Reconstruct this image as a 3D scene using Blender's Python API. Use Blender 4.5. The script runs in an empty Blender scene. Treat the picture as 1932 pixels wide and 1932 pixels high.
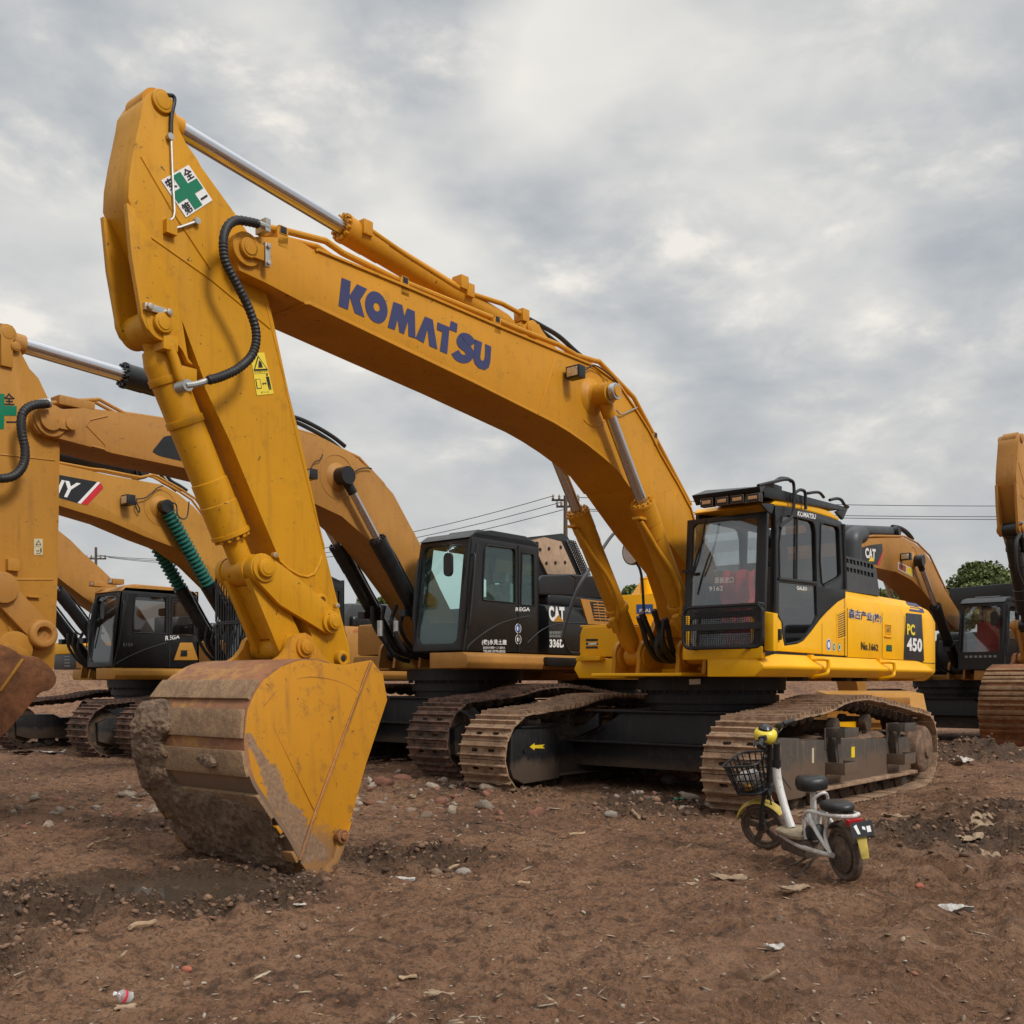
import bpy, bmesh, math, random
import numpy as np
from mathutils import Vector, Matrix
from mathutils.geometry import tessellate_polygon
R = math.radians
random.seed(7)
scene = bpy.context.scene
# ------------------------------------------------------------------ camera
CAM_H = 1.34; FPX = 1932.0; CU = 966.0; HV = 1290.0      # reference frame of 1932 px, level camera with vertical shift
cam = bpy.data.cameras.new("camera"); camo = bpy.data.objects.new("camera", cam)
scene.collection.objects.link(camo); scene.camera = camo
camo.location = (0, 0, CAM_H); camo.rotation_euler = (R(90), 0, 0)
cam.sensor_width = 36; cam.lens = 36.0; cam.shift_y = (HV - 966) / 1932.0
cam.clip_start = 0.05; cam.clip_end = 6000
# ------------------------------------------------------------------ world: overcast sky
SUN_EL, SUN_AZ = R(41), R(137)       # azimuth measured clockwise from +Y: soft light from behind the camera
world = bpy.data.worlds.new("World"); scene.world = world; world.use_nodes = True
nt = world.node_tree; nt.nodes.clear()
def N(t, ty, **kw):
    n = t.nodes.new(ty)
    for k, v in kw.items():
        if k.startswith('i_'):
            key = k[2:].replace('_', ' ')
            n.inputs[int(key) if key.isdigit() else key].default_value = v
        else: setattr(n, k, v)
    return n
def mth(t, op, a, b=None, c=None, clamp=False):
    n = t.nodes.new('ShaderNodeMath'); n.operation = op; n.use_clamp = clamp
    for i, x in enumerate((a, b, c)):
        if x is None: continue
        if isinstance(x, (int, float)): n.inputs[i].default_value = x
        else: t.links.new(x, n.inputs[i])
    return n.outputs[0]
def ramp(t, fac, stops, interp='LINEAR'):
    n = t.nodes.new('ShaderNodeValToRGB'); n.color_ramp.interpolation = interp
    e = n.color_ramp.elements
    while len(e) < len(stops): e.new(0.5)
    for i, (p, c) in enumerate(stops):
        e[i].position = p; e[i].color = (c[0], c[1], c[2], 1) if not isinstance(c, (int, float)) else (c, c, c, 1)
    t.links.new(fac, n.inputs[0]); return n.outputs[0]
def mixc(t, fac, a, b, blend='MIX'):
    n = t.nodes.new('ShaderNodeMix'); n.data_type = 'RGBA'; n.blend_type = blend
    for s, x in ((n.inputs[0], fac), (n.inputs[6], a), (n.inputs[7], b)):
        if hasattr(x, 'links'): t.links.new(x, s)
        elif isinstance(x, (int, float)): s.default_value = x
        else: s.default_value = (x[0], x[1], x[2], 1)
    return n.outputs[2]
tc = N(nt, 'ShaderNodeTexCoord'); sep = N(nt, 'ShaderNodeSeparateXYZ'); nt.links.new(tc.outputs['Generated'], sep.inputs[0])
zc = mth(nt, 'MAXIMUM', sep.outputs[2], 0.0); den = mth(nt, 'ADD', zc, 0.34)
cx = mth(nt, 'DIVIDE', sep.outputs[0], den); cy = mth(nt, 'DIVIDE', sep.outputs[1], den)
cmb = N(nt, 'ShaderNodeCombineXYZ'); nt.links.new(cx, cmb.inputs[0]); nt.links.new(cy, cmb.inputs[1])
mps = N(nt, 'ShaderNodeMapping'); mps.inputs['Scale'].default_value = (1, 1, 2.0); mps.inputs['Location'].default_value = (0.31, 0.12, 0.4); nt.links.new(tc.outputs['Generated'], mps.inputs[0])
n1 = N(nt, 'ShaderNodeTexNoise', i_Scale=7.5, i_Detail=10.0, i_Roughness=0.56, i_Distortion=0.15); nt.links.new(mps.outputs[0], n1.inputs['Vector'])
mp = N(nt, 'ShaderNodeMapping'); mp.inputs['Location'].default_value = (3.1, 7.4, 0.3); nt.links.new(cmb.outputs[0], mp.inputs[0])
n2 = N(nt, 'ShaderNodeTexNoise', i_Scale=3.4, i_Detail=4.0, i_Roughness=0.4); nt.links.new(mp.outputs[0], n2.inputs['Vector'])
c1_ = ramp(nt, n1.outputs[0], [(0.36, (0.385, 0.41, 0.44)), (0.46, (0.44, 0.462, 0.482)), (0.54, (0.495, 0.507, 0.513)), (0.61, (0.585, 0.583, 0.57)), (0.69, (0.78, 0.745, 0.69))])
# brighter toward a patch high and a little left, where the sun sits behind the cloud
vd = N(nt, 'ShaderNodeVectorMath', operation='DOT_PRODUCT'); nt.links.new(tc.outputs['Generated'], vd.inputs[0])
vd.inputs[1].default_value = Vector((-0.09, 0.84, 0.53)).normalized()
glow = ramp(nt, vd.outputs['Value'], [(0.80, 0.0), (0.97, 0.6), (1.0, 1.0)])
gl = mth(nt, 'MULTIPLY', glow, ramp(nt, n2.outputs[0], [(0.42, 0.0), (0.6, 1.0)]))
c2_ = mixc(nt, mth(nt, 'MULTIPLY', gl, 0.85), c1_, (0.82, 0.79, 0.73))
hz = ramp(nt, sep.outputs[2], [(0.0, 1.0), (0.12, 0.7), (0.30, 0.0)])
c3_ = mixc(nt, mth(nt, 'MULTIPLY', hz, 0.85), c2_, (0.455, 0.462, 0.462))
zen = mth(nt, 'MULTIPLY_ADD', ramp(nt, sep.outputs[2], [(0.56, 0.0), (0.9, 1.0)]), 15.0, 10.0)
sc = N(nt, 'ShaderNodeVectorMath', operation='SCALE'); nt.links.new(c3_, sc.inputs[0]); nt.links.new(zen, sc.inputs['Scale'])
sky = N(nt, 'ShaderNodeTexSky', sky_type='NISHITA', sun_disc=False, sun_elevation=SUN_EL, sun_rotation=SUN_AZ)
fin = mixc(nt, 0.035, sc.outputs[0], sky.outputs[0])
bg = N(nt, 'ShaderNodeBackground', i_Strength=0.1); nt.links.new(fin, bg.inputs[0])
nt.links.new(bg.outputs[0], N(nt, 'ShaderNodeOutputWorld').inputs[0])
sl = bpy.data.lights.new("sun", 'SUN'); sl.energy = 2.0; sl.angle = R(13); sl.color = (1.0, 0.95, 0.88)
so = bpy.data.objects.new("sun", sl); scene.collection.objects.link(so)
sd = Vector((math.sin(SUN_AZ) * math.cos(SUN_EL), math.cos(SUN_AZ) * math.cos(SUN_EL), math.sin(SUN_EL)))
so.rotation_euler = sd.to_track_quat('Z', 'Y').to_euler(); so.location = (0, -5, 20)
scene.view_settings.view_transform = 'Standard'; scene.view_settings.look = 'None'
scene.view_settings.exposure = 0.2; scene.view_settings.gamma = 1.0
scene.cycles.max_bounces = 7; scene.cycles.transparent_max_bounces = 12
scene.cycles.use_denoising = True

# ------------------------------------------------------------------ materials
MATS = {}
def newmat(name):
    m = bpy.data.materials.new(name); m.use_nodes = True; t = m.node_tree; t.nodes.clear()
    b = t.nodes.new('ShaderNodeBsdfPrincipled'); o = t.nodes.new('ShaderNodeOutputMaterial')
    t.links.new(b.outputs[0], o.inputs[0]); MATS[name] = m
    return m, t, b
def setc(t, sock, v):
    if hasattr(v, 'links'): t.links.new(v, sock)
    elif isinstance(v, (int, float)): sock.default_value = v
    else: sock.default_value = (v[0], v[1], v[2], 1)
def noise(t, vec, scale, detail=4, rough=0.55, dist=0.0, loc=None, scl=None):
    if loc or scl:
        m = t.nodes.new('ShaderNodeMapping')
        if loc: m.inputs['Location'].default_value = loc
        if scl: m.inputs['Scale'].default_value = scl
        t.links.new(vec, m.inputs[0]); vec = m.outputs[0]
    n = N(t, 'ShaderNodeTexNoise', i_Scale=scale, i_Detail=float(detail), i_Roughness=rough, i_Distortion=dist)
    t.links.new(vec, n.inputs['Vector']); return n.outputs[0]
def bump(t, b, h, strength=0.3, dist=0.01):
    n = N(t, 'ShaderNodeBump', i_Strength=strength, i_Distance=dist); t.links.new(h, n.inputs['Height']); t.links.new(n.outputs[0], b.inputs['Normal'])
def paint(name, col, rough=0.42, dirt=(0.16, 0.09, 0.05), dirt_amt=0.35, streak=0.25, chips=0.0, spec=0.5, low=None, wave=0.012):
    """machine paint: faint fading, dust, vertical streaks, chips, mud splash below a height"""
    m, t, b = newmat(name)
    co = t.nodes.new('ShaderNodeTexCoord').outputs['Object']
    big = noise(t, co, 1.3, 4, 0.55)
    c = mixc(t, ramp(t, big, [(0.3, 0.0), (0.7, 1.0)]), col, tuple(x * 0.84 for x in col))
    st = noise(t, co, 2.2, 5, 0.65, scl=(6, 6, 0.5))
    c = mixc(t, mth(t, 'MULTIPLY', ramp(t, st, [(0.52, 0.0), (0.75, 1.0)]), streak), c, dirt)
    fine = noise(t, co, 9.0, 8, 0.7, 0.3)
    c = mixc(t, mth(t, 'MULTIPLY', ramp(t, fine, [(0.56, 0.0), (0.68, 1.0)]), dirt_amt), c, dirt)
    if chips:
        ch = noise(t, co, 26.0, 3, 0.5, 0.6, loc=(5, 2, 1))
        c = mixc(t, mth(t, 'MULTIPLY', ramp(t, ch, [(0.70, 0.0), (0.72, 1.0)]), chips), c, (0.05, 0.03, 0.02))
    rg = mth(t, 'MULTIPLY_ADD', fine, 0.35, rough - 0.14)
    if low:
        sp = t.nodes.new('ShaderNodeSeparateXYZ'); t.links.new(co, sp.inputs[0])
        edge = mth(t, 'MULTIPLY_ADD', noise(t, co, 4.5, 7, 0.75), low[1], sp.outputs[2])
        f = ramp(t, mth(t, 'SUBTRACT', low[0] + low[1] * 0.5, edge), [(0.0, 0.0), (0.12, 1.0)])
        c = mixc(t, mth(t, 'MULTIPLY', f, low[3]), c, low[2]); rg = mth(t, 'ADD', rg, mth(t, 'MULTIPLY', f, 0.35), clamp=True)
    setc(t, b.inputs['Base Color'], c); setc(t, b.inputs['Roughness'], rg)
    b.inputs['Specular IOR Level'].default_value = spec
    bp = mth(t, 'ADD', mth(t, 'MULTIPLY', noise(t, co, 2.5, 2, 0.5), wave / 0.002), mth(t, 'MULTIPLY', fine, 0.6))
    bump(t, b, bp, 0.25, 0.002)
    return m
def simple(name, col, rough=0.5, metal=0.0, var=0.15, bumps=0.0, scale=12, spec=0.5):
    m, t, b = newmat(name)
    co = t.nodes.new('ShaderNodeTexCoord').outputs['Object']
    n = noise(t, co, scale, 5, 0.6)
    c = mixc(t, ramp(t, n, [(0.3, 0.0), (0.7, 1.0)]), tuple(min(1, x * (1 + var)) for x in col), tuple(x * (1 - var) for x in col))
    setc(t, b.inputs['Base Color'], c); setc(t, b.inputs['Roughness'], mth(t, 'MULTIPLY_ADD', n, 0.2, rough - 0.1))
    b.inputs['Metallic'].default_value = metal; b.inputs['Specular IOR Level'].default_value = spec
    if bumps: bump(t, b, n, bumps, 0.01)
    return m
MUD = (0.15, 0.085, 0.05)
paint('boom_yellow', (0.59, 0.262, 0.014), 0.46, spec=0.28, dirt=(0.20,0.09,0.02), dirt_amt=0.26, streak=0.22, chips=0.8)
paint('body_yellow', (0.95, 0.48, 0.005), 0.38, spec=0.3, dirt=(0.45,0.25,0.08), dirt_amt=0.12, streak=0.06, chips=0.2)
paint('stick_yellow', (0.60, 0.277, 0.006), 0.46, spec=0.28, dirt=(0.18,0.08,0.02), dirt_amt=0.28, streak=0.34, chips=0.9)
paint('tan_orange', (0.44, 0.207, 0.044), 0.5, spec=0.35, dirt=(0.16,0.08,0.035), dirt_amt=0.34, streak=0.3, chips=0.6)
paint('deep_orange', (0.47, 0.218, 0.028), 0.5, spec=0.35, dirt=(0.16,0.08,0.03), dirt_amt=0.32, streak=0.3, chips=0.6)
paint('black_paint', (0.010, 0.011, 0.013), 0.34, dirt=(0.030, 0.030, 0.031), dirt_amt=0.3, streak=0.2)
paint('grey_paint', (0.045, 0.05, 0.055), 0.42, dirt=(0.12, 0.09, 0.07), dirt_amt=0.25, streak=0.2)
paint('frame_black', (0.011, 0.012, 0.014), 0.5, dirt=(0.10, 0.065, 0.045), dirt_amt=0.35, streak=0.3, low=(0.45, 0.5, (0.09, 0.06, 0.04), 0.8))
paint('frame_muddy', (0.075, 0.063, 0.052), 0.65, dirt=(0.19, 0.12, 0.075), dirt_amt=0.8, streak=0.75, low=(0.55, 0.7, (0.13, 0.082, 0.052), 0.9))
paint('bucket_side', (0.52, 0.225, 0.012), 0.5, spec=0.25, dirt=(0.20, 0.09, 0.03), dirt_amt=0.6, streak=0.45, chips=0.8, low=(0.34, 0.9, (0.20, 0.12, 0.075), 0.7))
simple('steel_dark', (0.03, 0.03, 0.032), 0.5, 0.4, 0.3)
simple('steel_bolt', (0.45, 0.45, 0.43), 0.4, 0.8, 0.2)
simple('rubber', (0.012, 0.012, 0.013), 0.55, 0, 0.2)
simple('rubber_dusty', (0.095, 0.066, 0.046), 0.85, 0, 0.5, 0.3, 30)
simple('seat_black', (0.012, 0.012, 0.013), 0.42, 0, 0.2, 0.1, 40)
paint('white_paint', (0.66, 0.65, 0.62), 0.4, dirt=(0.22, 0.13, 0.08), dirt_amt=0.85, streak=0.4, chips=0.9, low=(0.22, 0.35, (0.24, 0.155, 0.10), 0.8))
simple('decal_white', (0.78, 0.78, 0.77), 0.4, 0, 0.04)
simple('decal_black', (0.014, 0.015, 0.018), 0.3, 0, 0.2)
simple('decal_navy', (0.032, 0.038, 0.12), 0.38, 0, 0.1)
simple('decal_blue', (0.02, 0.10, 0.42), 0.35, 0, 0.1)
simple('decal_red', (0.55, 0.02, 0.03), 0.35, 0, 0.1)
simple('decal_green', (0.0, 0.17, 0.085), 0.35, 0, 0.06)
simple('decal_yellow', (0.85, 0.62, 0.03), 0.35, 0, 0.06)
simple('decal_cream', (0.55, 0.50, 0.33), 0.4, 0, 0.06)
simple('red_cloth', (0.62, 0.03, 0.035), 0.8, 0, 0.25, 0.5, 9)
simple('seat_grey', (0.20, 0.21, 0.21), 0.7, 0, 0.2)
simple('foam_tan', (0.36, 0.25, 0.17), 0.8, 0, 0.2, 0.6, 8)
simple('concrete', (0.25, 0.215, 0.18), 0.9, 0, 0.15)
simple('lens', (0.6, 0.58, 0.52), 0.12, 0.6, 0.3, 0, 60)
simple('amber_lens', (0.55, 0.32, 0.14), 0.2, 0.3, 0.3, 0, 60)
simple('dial_yellow', (0.80, 0.62, 0.05), 0.3, 0, 0.05)
simple('fender_yellow', (0.46, 0.34, 0.06), 0.6, 0, 0.35, 0, 14)
simple('tail_red', (0.35, 0.01, 0.012), 0.2, 0, 0.1)
simple('green_bellows', (0.01, 0.11, 0.085), 0.6, 0, 0.3)

simple('yellow_litter', (0.55, 0.42, 0.04), 0.6, 0, 0.1, 0.4, 14)
simple('twig_tan', (0.34, 0.23, 0.14), 0.9, 0, 0.3, 0.3, 20)
simple('plastic_green', (0.03, 0.22, 0.12), 0.5, 0, 0.2)
simple('brick_red', (0.30, 0.09, 0.05), 0.9, 0, 0.3, 0.6, 20)
simple('deck_mat', (0.26, 0.20, 0.13), 0.8, 0, 0.45, 0.5, 16)
# chrome rod
m, t, b = newmat('chrome'); b.inputs['Metallic'].default_value = 1.0; b.inputs['Base Color'].default_value = (0.62, 0.62, 0.64, 1)
co = t.nodes.new('ShaderNodeTexCoord').outputs['Object']; setc(t, b.inputs['Roughness'], mth(t, 'MULTIPLY_ADD', noise(t, co, 6, 6, 0.7), 0.3, 0.06))
# tracks: steel plates caked in dry mud
def mudsteel(name, a, c_, lo, hi, sc=7.0):
    m, t, b = newmat(name)
    co = t.nodes.new('ShaderNodeTexCoord').outputs['Object']
    n = noise(t, co, sc, 8, 0.72, 0.4); n2_ = noise(t, co, sc * 6, 5, 0.6)
    col = mixc(t, ramp(t, n, [(lo, 0.0), (hi, 1.0)]), a, c_)
    col = mixc(t, mth(t, 'MULTIPLY', ramp(t, n2_, [(0.35, 1.0), (0.6, 0.0)]), 0.45), col, tuple(x * 0.45 for x in c_))
    setc(t, b.inputs['Base Color'], col); b.inputs['Roughness'].default_value = 0.85
    bump(t, b, mth(t, 'ADD', mth(t, 'MULTIPLY', n, 2.0), n2_), 0.8, 0.012)
mudsteel('cardboard', (0.38, 0.27, 0.17), (0.20, 0.13, 0.08), 0.45, 0.7, 9)
mudsteel('paper_white', (0.62, 0.60, 0.56), (0.40, 0.33, 0.26), 0.42, 0.66, 9)
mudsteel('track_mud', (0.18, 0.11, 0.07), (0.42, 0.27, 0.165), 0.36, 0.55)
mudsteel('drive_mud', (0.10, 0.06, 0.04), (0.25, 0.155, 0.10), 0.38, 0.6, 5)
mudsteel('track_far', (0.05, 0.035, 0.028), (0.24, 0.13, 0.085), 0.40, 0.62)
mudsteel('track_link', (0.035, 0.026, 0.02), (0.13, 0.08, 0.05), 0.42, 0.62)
mudsteel('caked_mud', (0.10, 0.062, 0.038), (0.23, 0.145, 0.088), 0.36, 0.62, 9)
mudsteel('stone_mud', (0.2, 0.13, 0.085), (0.30, 0.20, 0.13), 0.4, 0.6, 5)
mudsteel('rust_brown', (0.10, 0.04, 0.022), (0.36, 0.15, 0.06), 0.35, 0.6, 3)
mudsteel('bucket_strap', (0.19, 0.11, 0.06), (0.34, 0.21, 0.11), 0.35, 0.6, 5)
mudsteel('smear_mud', (0.20, 0.115, 0.065), (0.30, 0.19, 0.115), 0.4, 0.6, 6)
# bucket back: worn yellow on top going to rust and dried mud lower down
m, t, b = newmat('bucket_back')
co = t.nodes.new('ShaderNodeTexCoord').outputs['Object']; sp = t.nodes.new('ShaderNodeSeparateXYZ'); t.links.new(co, sp.inputs[0])
nb = noise(t, co, 3.0, 8, 0.7, 0.5); nf = noise(t, co, 22, 6, 0.7, scl=(1, 0.5, 1))
col = mixc(t, ramp(t, nb, [(0.38, 0.0), (0.62, 1.0)]), (0.33, 0.14, 0.06), (0.22, 0.10, 0.05))
col = mixc(t, mth(t, 'MULTIPLY', ramp(t, noise(t, co, 2.4, 6, 0.75, 0.4, loc=(3, 1, 4)), [(0.53, 0.0), (0.64, 1.0)]), 0.75), col, (0.48, 0.25, 0.06))
col = mixc(t, mth(t, 'MULTIPLY', ramp(t, nf, [(0.52, 0.0), (0.66, 1.0)]), 0.5), col, (0.12, 0.065, 0.035))
e = mth(t, 'MULTIPLY_ADD', nb, 0.5, sp.outputs[2])
col = mixc(t, ramp(t, e, [(0.0, 1.0), (0.92 / 1.0, 1.0), (1.0, 0.0)]), col, (0.17, 0.105, 0.065))
setc(t, b.inputs['Base Color'], col); b.inputs['Roughness'].default_value = 0.75
bump(t, b, nf, 0.5, 0.006)
# glass
def glassmat(name, tint, refl, film=0.04, filmcol=(0.10, 0.10, 0.10)):
    m = bpy.data.materials.new(name); m.use_nodes = True; t = m.node_tree; t.nodes.clear(); MATS[name] = m
    o = t.nodes.new('ShaderNodeOutputMaterial'); tr = N(t, 'ShaderNodeBsdfTransparent'); tr.inputs[0].default_value = (*tint, 1)
    g = N(t, 'ShaderNodeBsdfGlossy'); g.inputs['Color'].default_value = (0.85, 0.88, 0.90, 1); g.inputs['Roughness'].default_value = 0.025
    d = N(t, 'ShaderNodeBsdfDiffuse'); d.inputs[0].default_value = (*filmcol, 1)
    fr = N(t, 'ShaderNodeFresnel', i_IOR=1.5); ge_ = t.nodes.new('ShaderNodeNewGeometry'); t.links.new(mth(t, 'SUBTRACT', 1.5, mth(t, 'MULTIPLY', ge_.outputs['Backfacing'], 0.8333)), fr.inputs['IOR']); co = t.nodes.new('ShaderNodeTexCoord').outputs['Object']
    m1_ = N(t, 'ShaderNodeMixShader'); t.links.new(mth(t, 'ADD', fr.outputs[0], refl, clamp=True), m1_.inputs[0]); t.links.new(tr.outputs[0], m1_.inputs[1]); t.links.new(g.outputs[0], m1_.inputs[2])
    m2_ = N(t, 'ShaderNodeMixShader'); t.links.new(mth(t, 'MULTIPLY', ramp(t, noise(t, co, 5, 6, 0.65), [(0.3, 0.4), (0.7, 1.6)]), film), m2_.inputs[0]); t.links.new(m1_.outputs[0], m2_.inputs[1]); t.links.new(d.outputs[0], m2_.inputs[2])
    t.links.new(m2_.outputs[0], o.inputs[0])
glassmat('glass_dark', (0.50, 0.48, 0.46), 0.06, 0.03)
glassmat('glass_smoke', (0.84, 0.86, 0.86), 0.07, 0.05, (0.22, 0.23, 0.235))
glassmat('glass_green', (0.80, 0.97, 0.93), 0.02, 0.03, (0.14, 0.22, 0.20))
glassmat('clear_plastic', (0.88, 0.90, 0.90), 0.12, 0.35, (0.6, 0.6, 0.6))
# water
m, t, b = newmat('puddle_water'); b.inputs['Base Color'].default_value = (0.075, 0.052, 0.035, 1); b.inputs['Roughness'].default_value = 0.04
b.inputs['Specular IOR Level'].default_value = 0.5
# ground
m, t, b = newmat('mud_ground')
co = t.nodes.new('ShaderNodeTexCoord').outputs['Object']
g1 = noise(t, co, 0.55, 8, 0.62, 0.4); g2 = noise(t, co, 5.5, 9, 0.68, 0.5); g3 = noise(t, co, 42, 6, 0.7)
col = ramp(t, g1, [(0.30, (0.215, 0.102, 0.053)), (0.45, (0.325, 0.165, 0.088)), (0.58, (0.41, 0.222, 0.122)), (0.72, (0.30, 0.170, 0.100))])
col = mixc(t, ramp(t, g2, [(0.36, 0.75), (0.50, 0.0)]), col, (0.065, 0.037, 0.024))
col = mixc(t, mth(t, 'MULTIPLY', ramp(t, g2, [(0.54, 0.0), (0.68, 1.0)]), 0.5), col, (0.40, 0.25, 0.15))
col = mixc(t, mth(t, 'MULTIPLY', ramp(t, g3, [(0.34, 1.0), (0.5, 0.0)]), 0.7), col, (0.05, 0.03, 0.02))
g4 = noise(t, co, 17, 6, 0.7, 0.4, loc=(4, 6, 2))
col = mixc(t, mth(t, 'MULTIPLY', ramp(t, g4, [(0.38, 1.0), (0.48, 0.0)]), 0.6), col, (0.075, 0.042, 0.026))
col = mixc(t, mth(t, 'MULTIPLY', ramp(t, g4, [(0.56, 0.0), (0.66, 1.0)]), 0.5), col, (0.42, 0.27, 0.165))
vor = N(t, 'ShaderNodeTexVoronoi', i_Scale=30.0, i_Randomness=1.0); t.links.new(co, vor.inputs['Vector'])
spm = mth(t, 'MULTIPLY', ramp(t, vor.outputs['Distance'], [(0.12, 1.0), (0.22, 0.0)]), ramp(t, noise(t, co, 11, 4, 0.6, loc=(9, 3, 0)), [(0.56, 0.0), (0.62, 1.0)]))
hs = t.nodes.new('ShaderNodeSeparateColor'); t.links.new(vor.outputs['Color'], hs.inputs[0])
pc = ramp(t, hs.outputs[0], [(0.0, (0.30, 0.22, 0.15)), (0.35, (0.36, 0.30, 0.24)), (0.6, (0.24, 0.10, 0.06)), (0.8, (0.46, 0.42, 0.37))], 'CONSTANT')
col = mixc(t, mth(t, 'MULTIPLY', spm, 0.8), col, pc)
ca_ = t.nodes.new('ShaderNodeAttribute'); ca_.attribute_name = 'churn'; ra_ = t.nodes.new('ShaderNodeAttribute'); ra_.attribute_name = 'rut'
cf = ramp(t, mth(t, 'ADD', ca_.outputs['Fac'], mth(t, 'MULTIPLY', mth(t, 'SUBTRACT', g2, 0.5), 1.2)), [(0.22, 0.0), (0.75, 0.85)])
col = mixc(t, mth(t, 'MULTIPLY', ra_.outputs['Fac'], 0.35), col, (0.36, 0.205, 0.125))
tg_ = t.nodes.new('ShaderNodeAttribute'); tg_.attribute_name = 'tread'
col = mixc(t, mth(t, 'MULTIPLY', tg_.outputs['Fac'], 0.62), col, (0.085, 0.048, 0.030))  # tread grooves painted darker, standing in for their shade as well as damp
col = mixc(t, cf, col, mixc(t, ramp(t, g3, [(0.35, 0.0), (0.65, 1.0)]), (0.06, 0.036, 0.022), (0.14, 0.085, 0.052)))
setc(t, b.inputs['Base Color'], col)
setc(t, b.inputs['Roughness'], mth(t, 'SUBTRACT', ramp(t, g1, [(0.3, 0.62), (0.5, 0.9)]), mth(t, 'MULTIPLY', cf, 0.25)))
b.inputs['Specular IOR Level'].default_value = 0.3
hh = mth(t, 'ADD', mth(t, 'ADD', mth(t, 'MULTIPLY', g2, 3.0), mth(t, 'MULTIPLY', noise(t, co, 15, 6, 0.7, 0.3, loc=(2,8,1)), 2.0)), mth(t, 'ADD', mth(t, 'MULTIPLY', g3, 0.9), mth(t, 'MULTIPLY', spm, 0.5)))
bump(t, b, hh, 1.0, 0.045)
# stones with a colour of their own per stone
m, t, b = newmat('stones')
at = t.nodes.new('ShaderNodeAttribute'); at.attribute_name = 'stone_color'
co = t.nodes.new('ShaderNodeTexCoord').outputs['Object']
sn = noise(t, co, 40, 5, 0.7)
col = mixc(t, ramp(t, sn, [(0.35, 0.6), (0.6, 0.0)]), at.outputs['Color'], (0.10, 0.06, 0.04))
setc(t, b.inputs['Base Color'], col); b.inputs['Roughness'].default_value = 0.92; bump(t, b, sn, 0.6, 0.006)
# foliage / bark
m, t, b = newmat('leaves')
at = t.nodes.new('ShaderNodeAttribute'); at.attribute_name = 'leaf_tone'
col = ramp(t, at.outputs['Fac'], [(0.0, (0.05, 0.075, 0.022)), (0.5, (0.11, 0.15, 0.04)), (1.0, (0.20, 0.23, 0.07))])
setc(t, b.inputs['Base Color'], col); b.inputs['Roughness'].default_value = 0.7
simple('bark', (0.09, 0.065, 0.045), 0.9, 0, 0.3, 0.6, 10)

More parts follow.
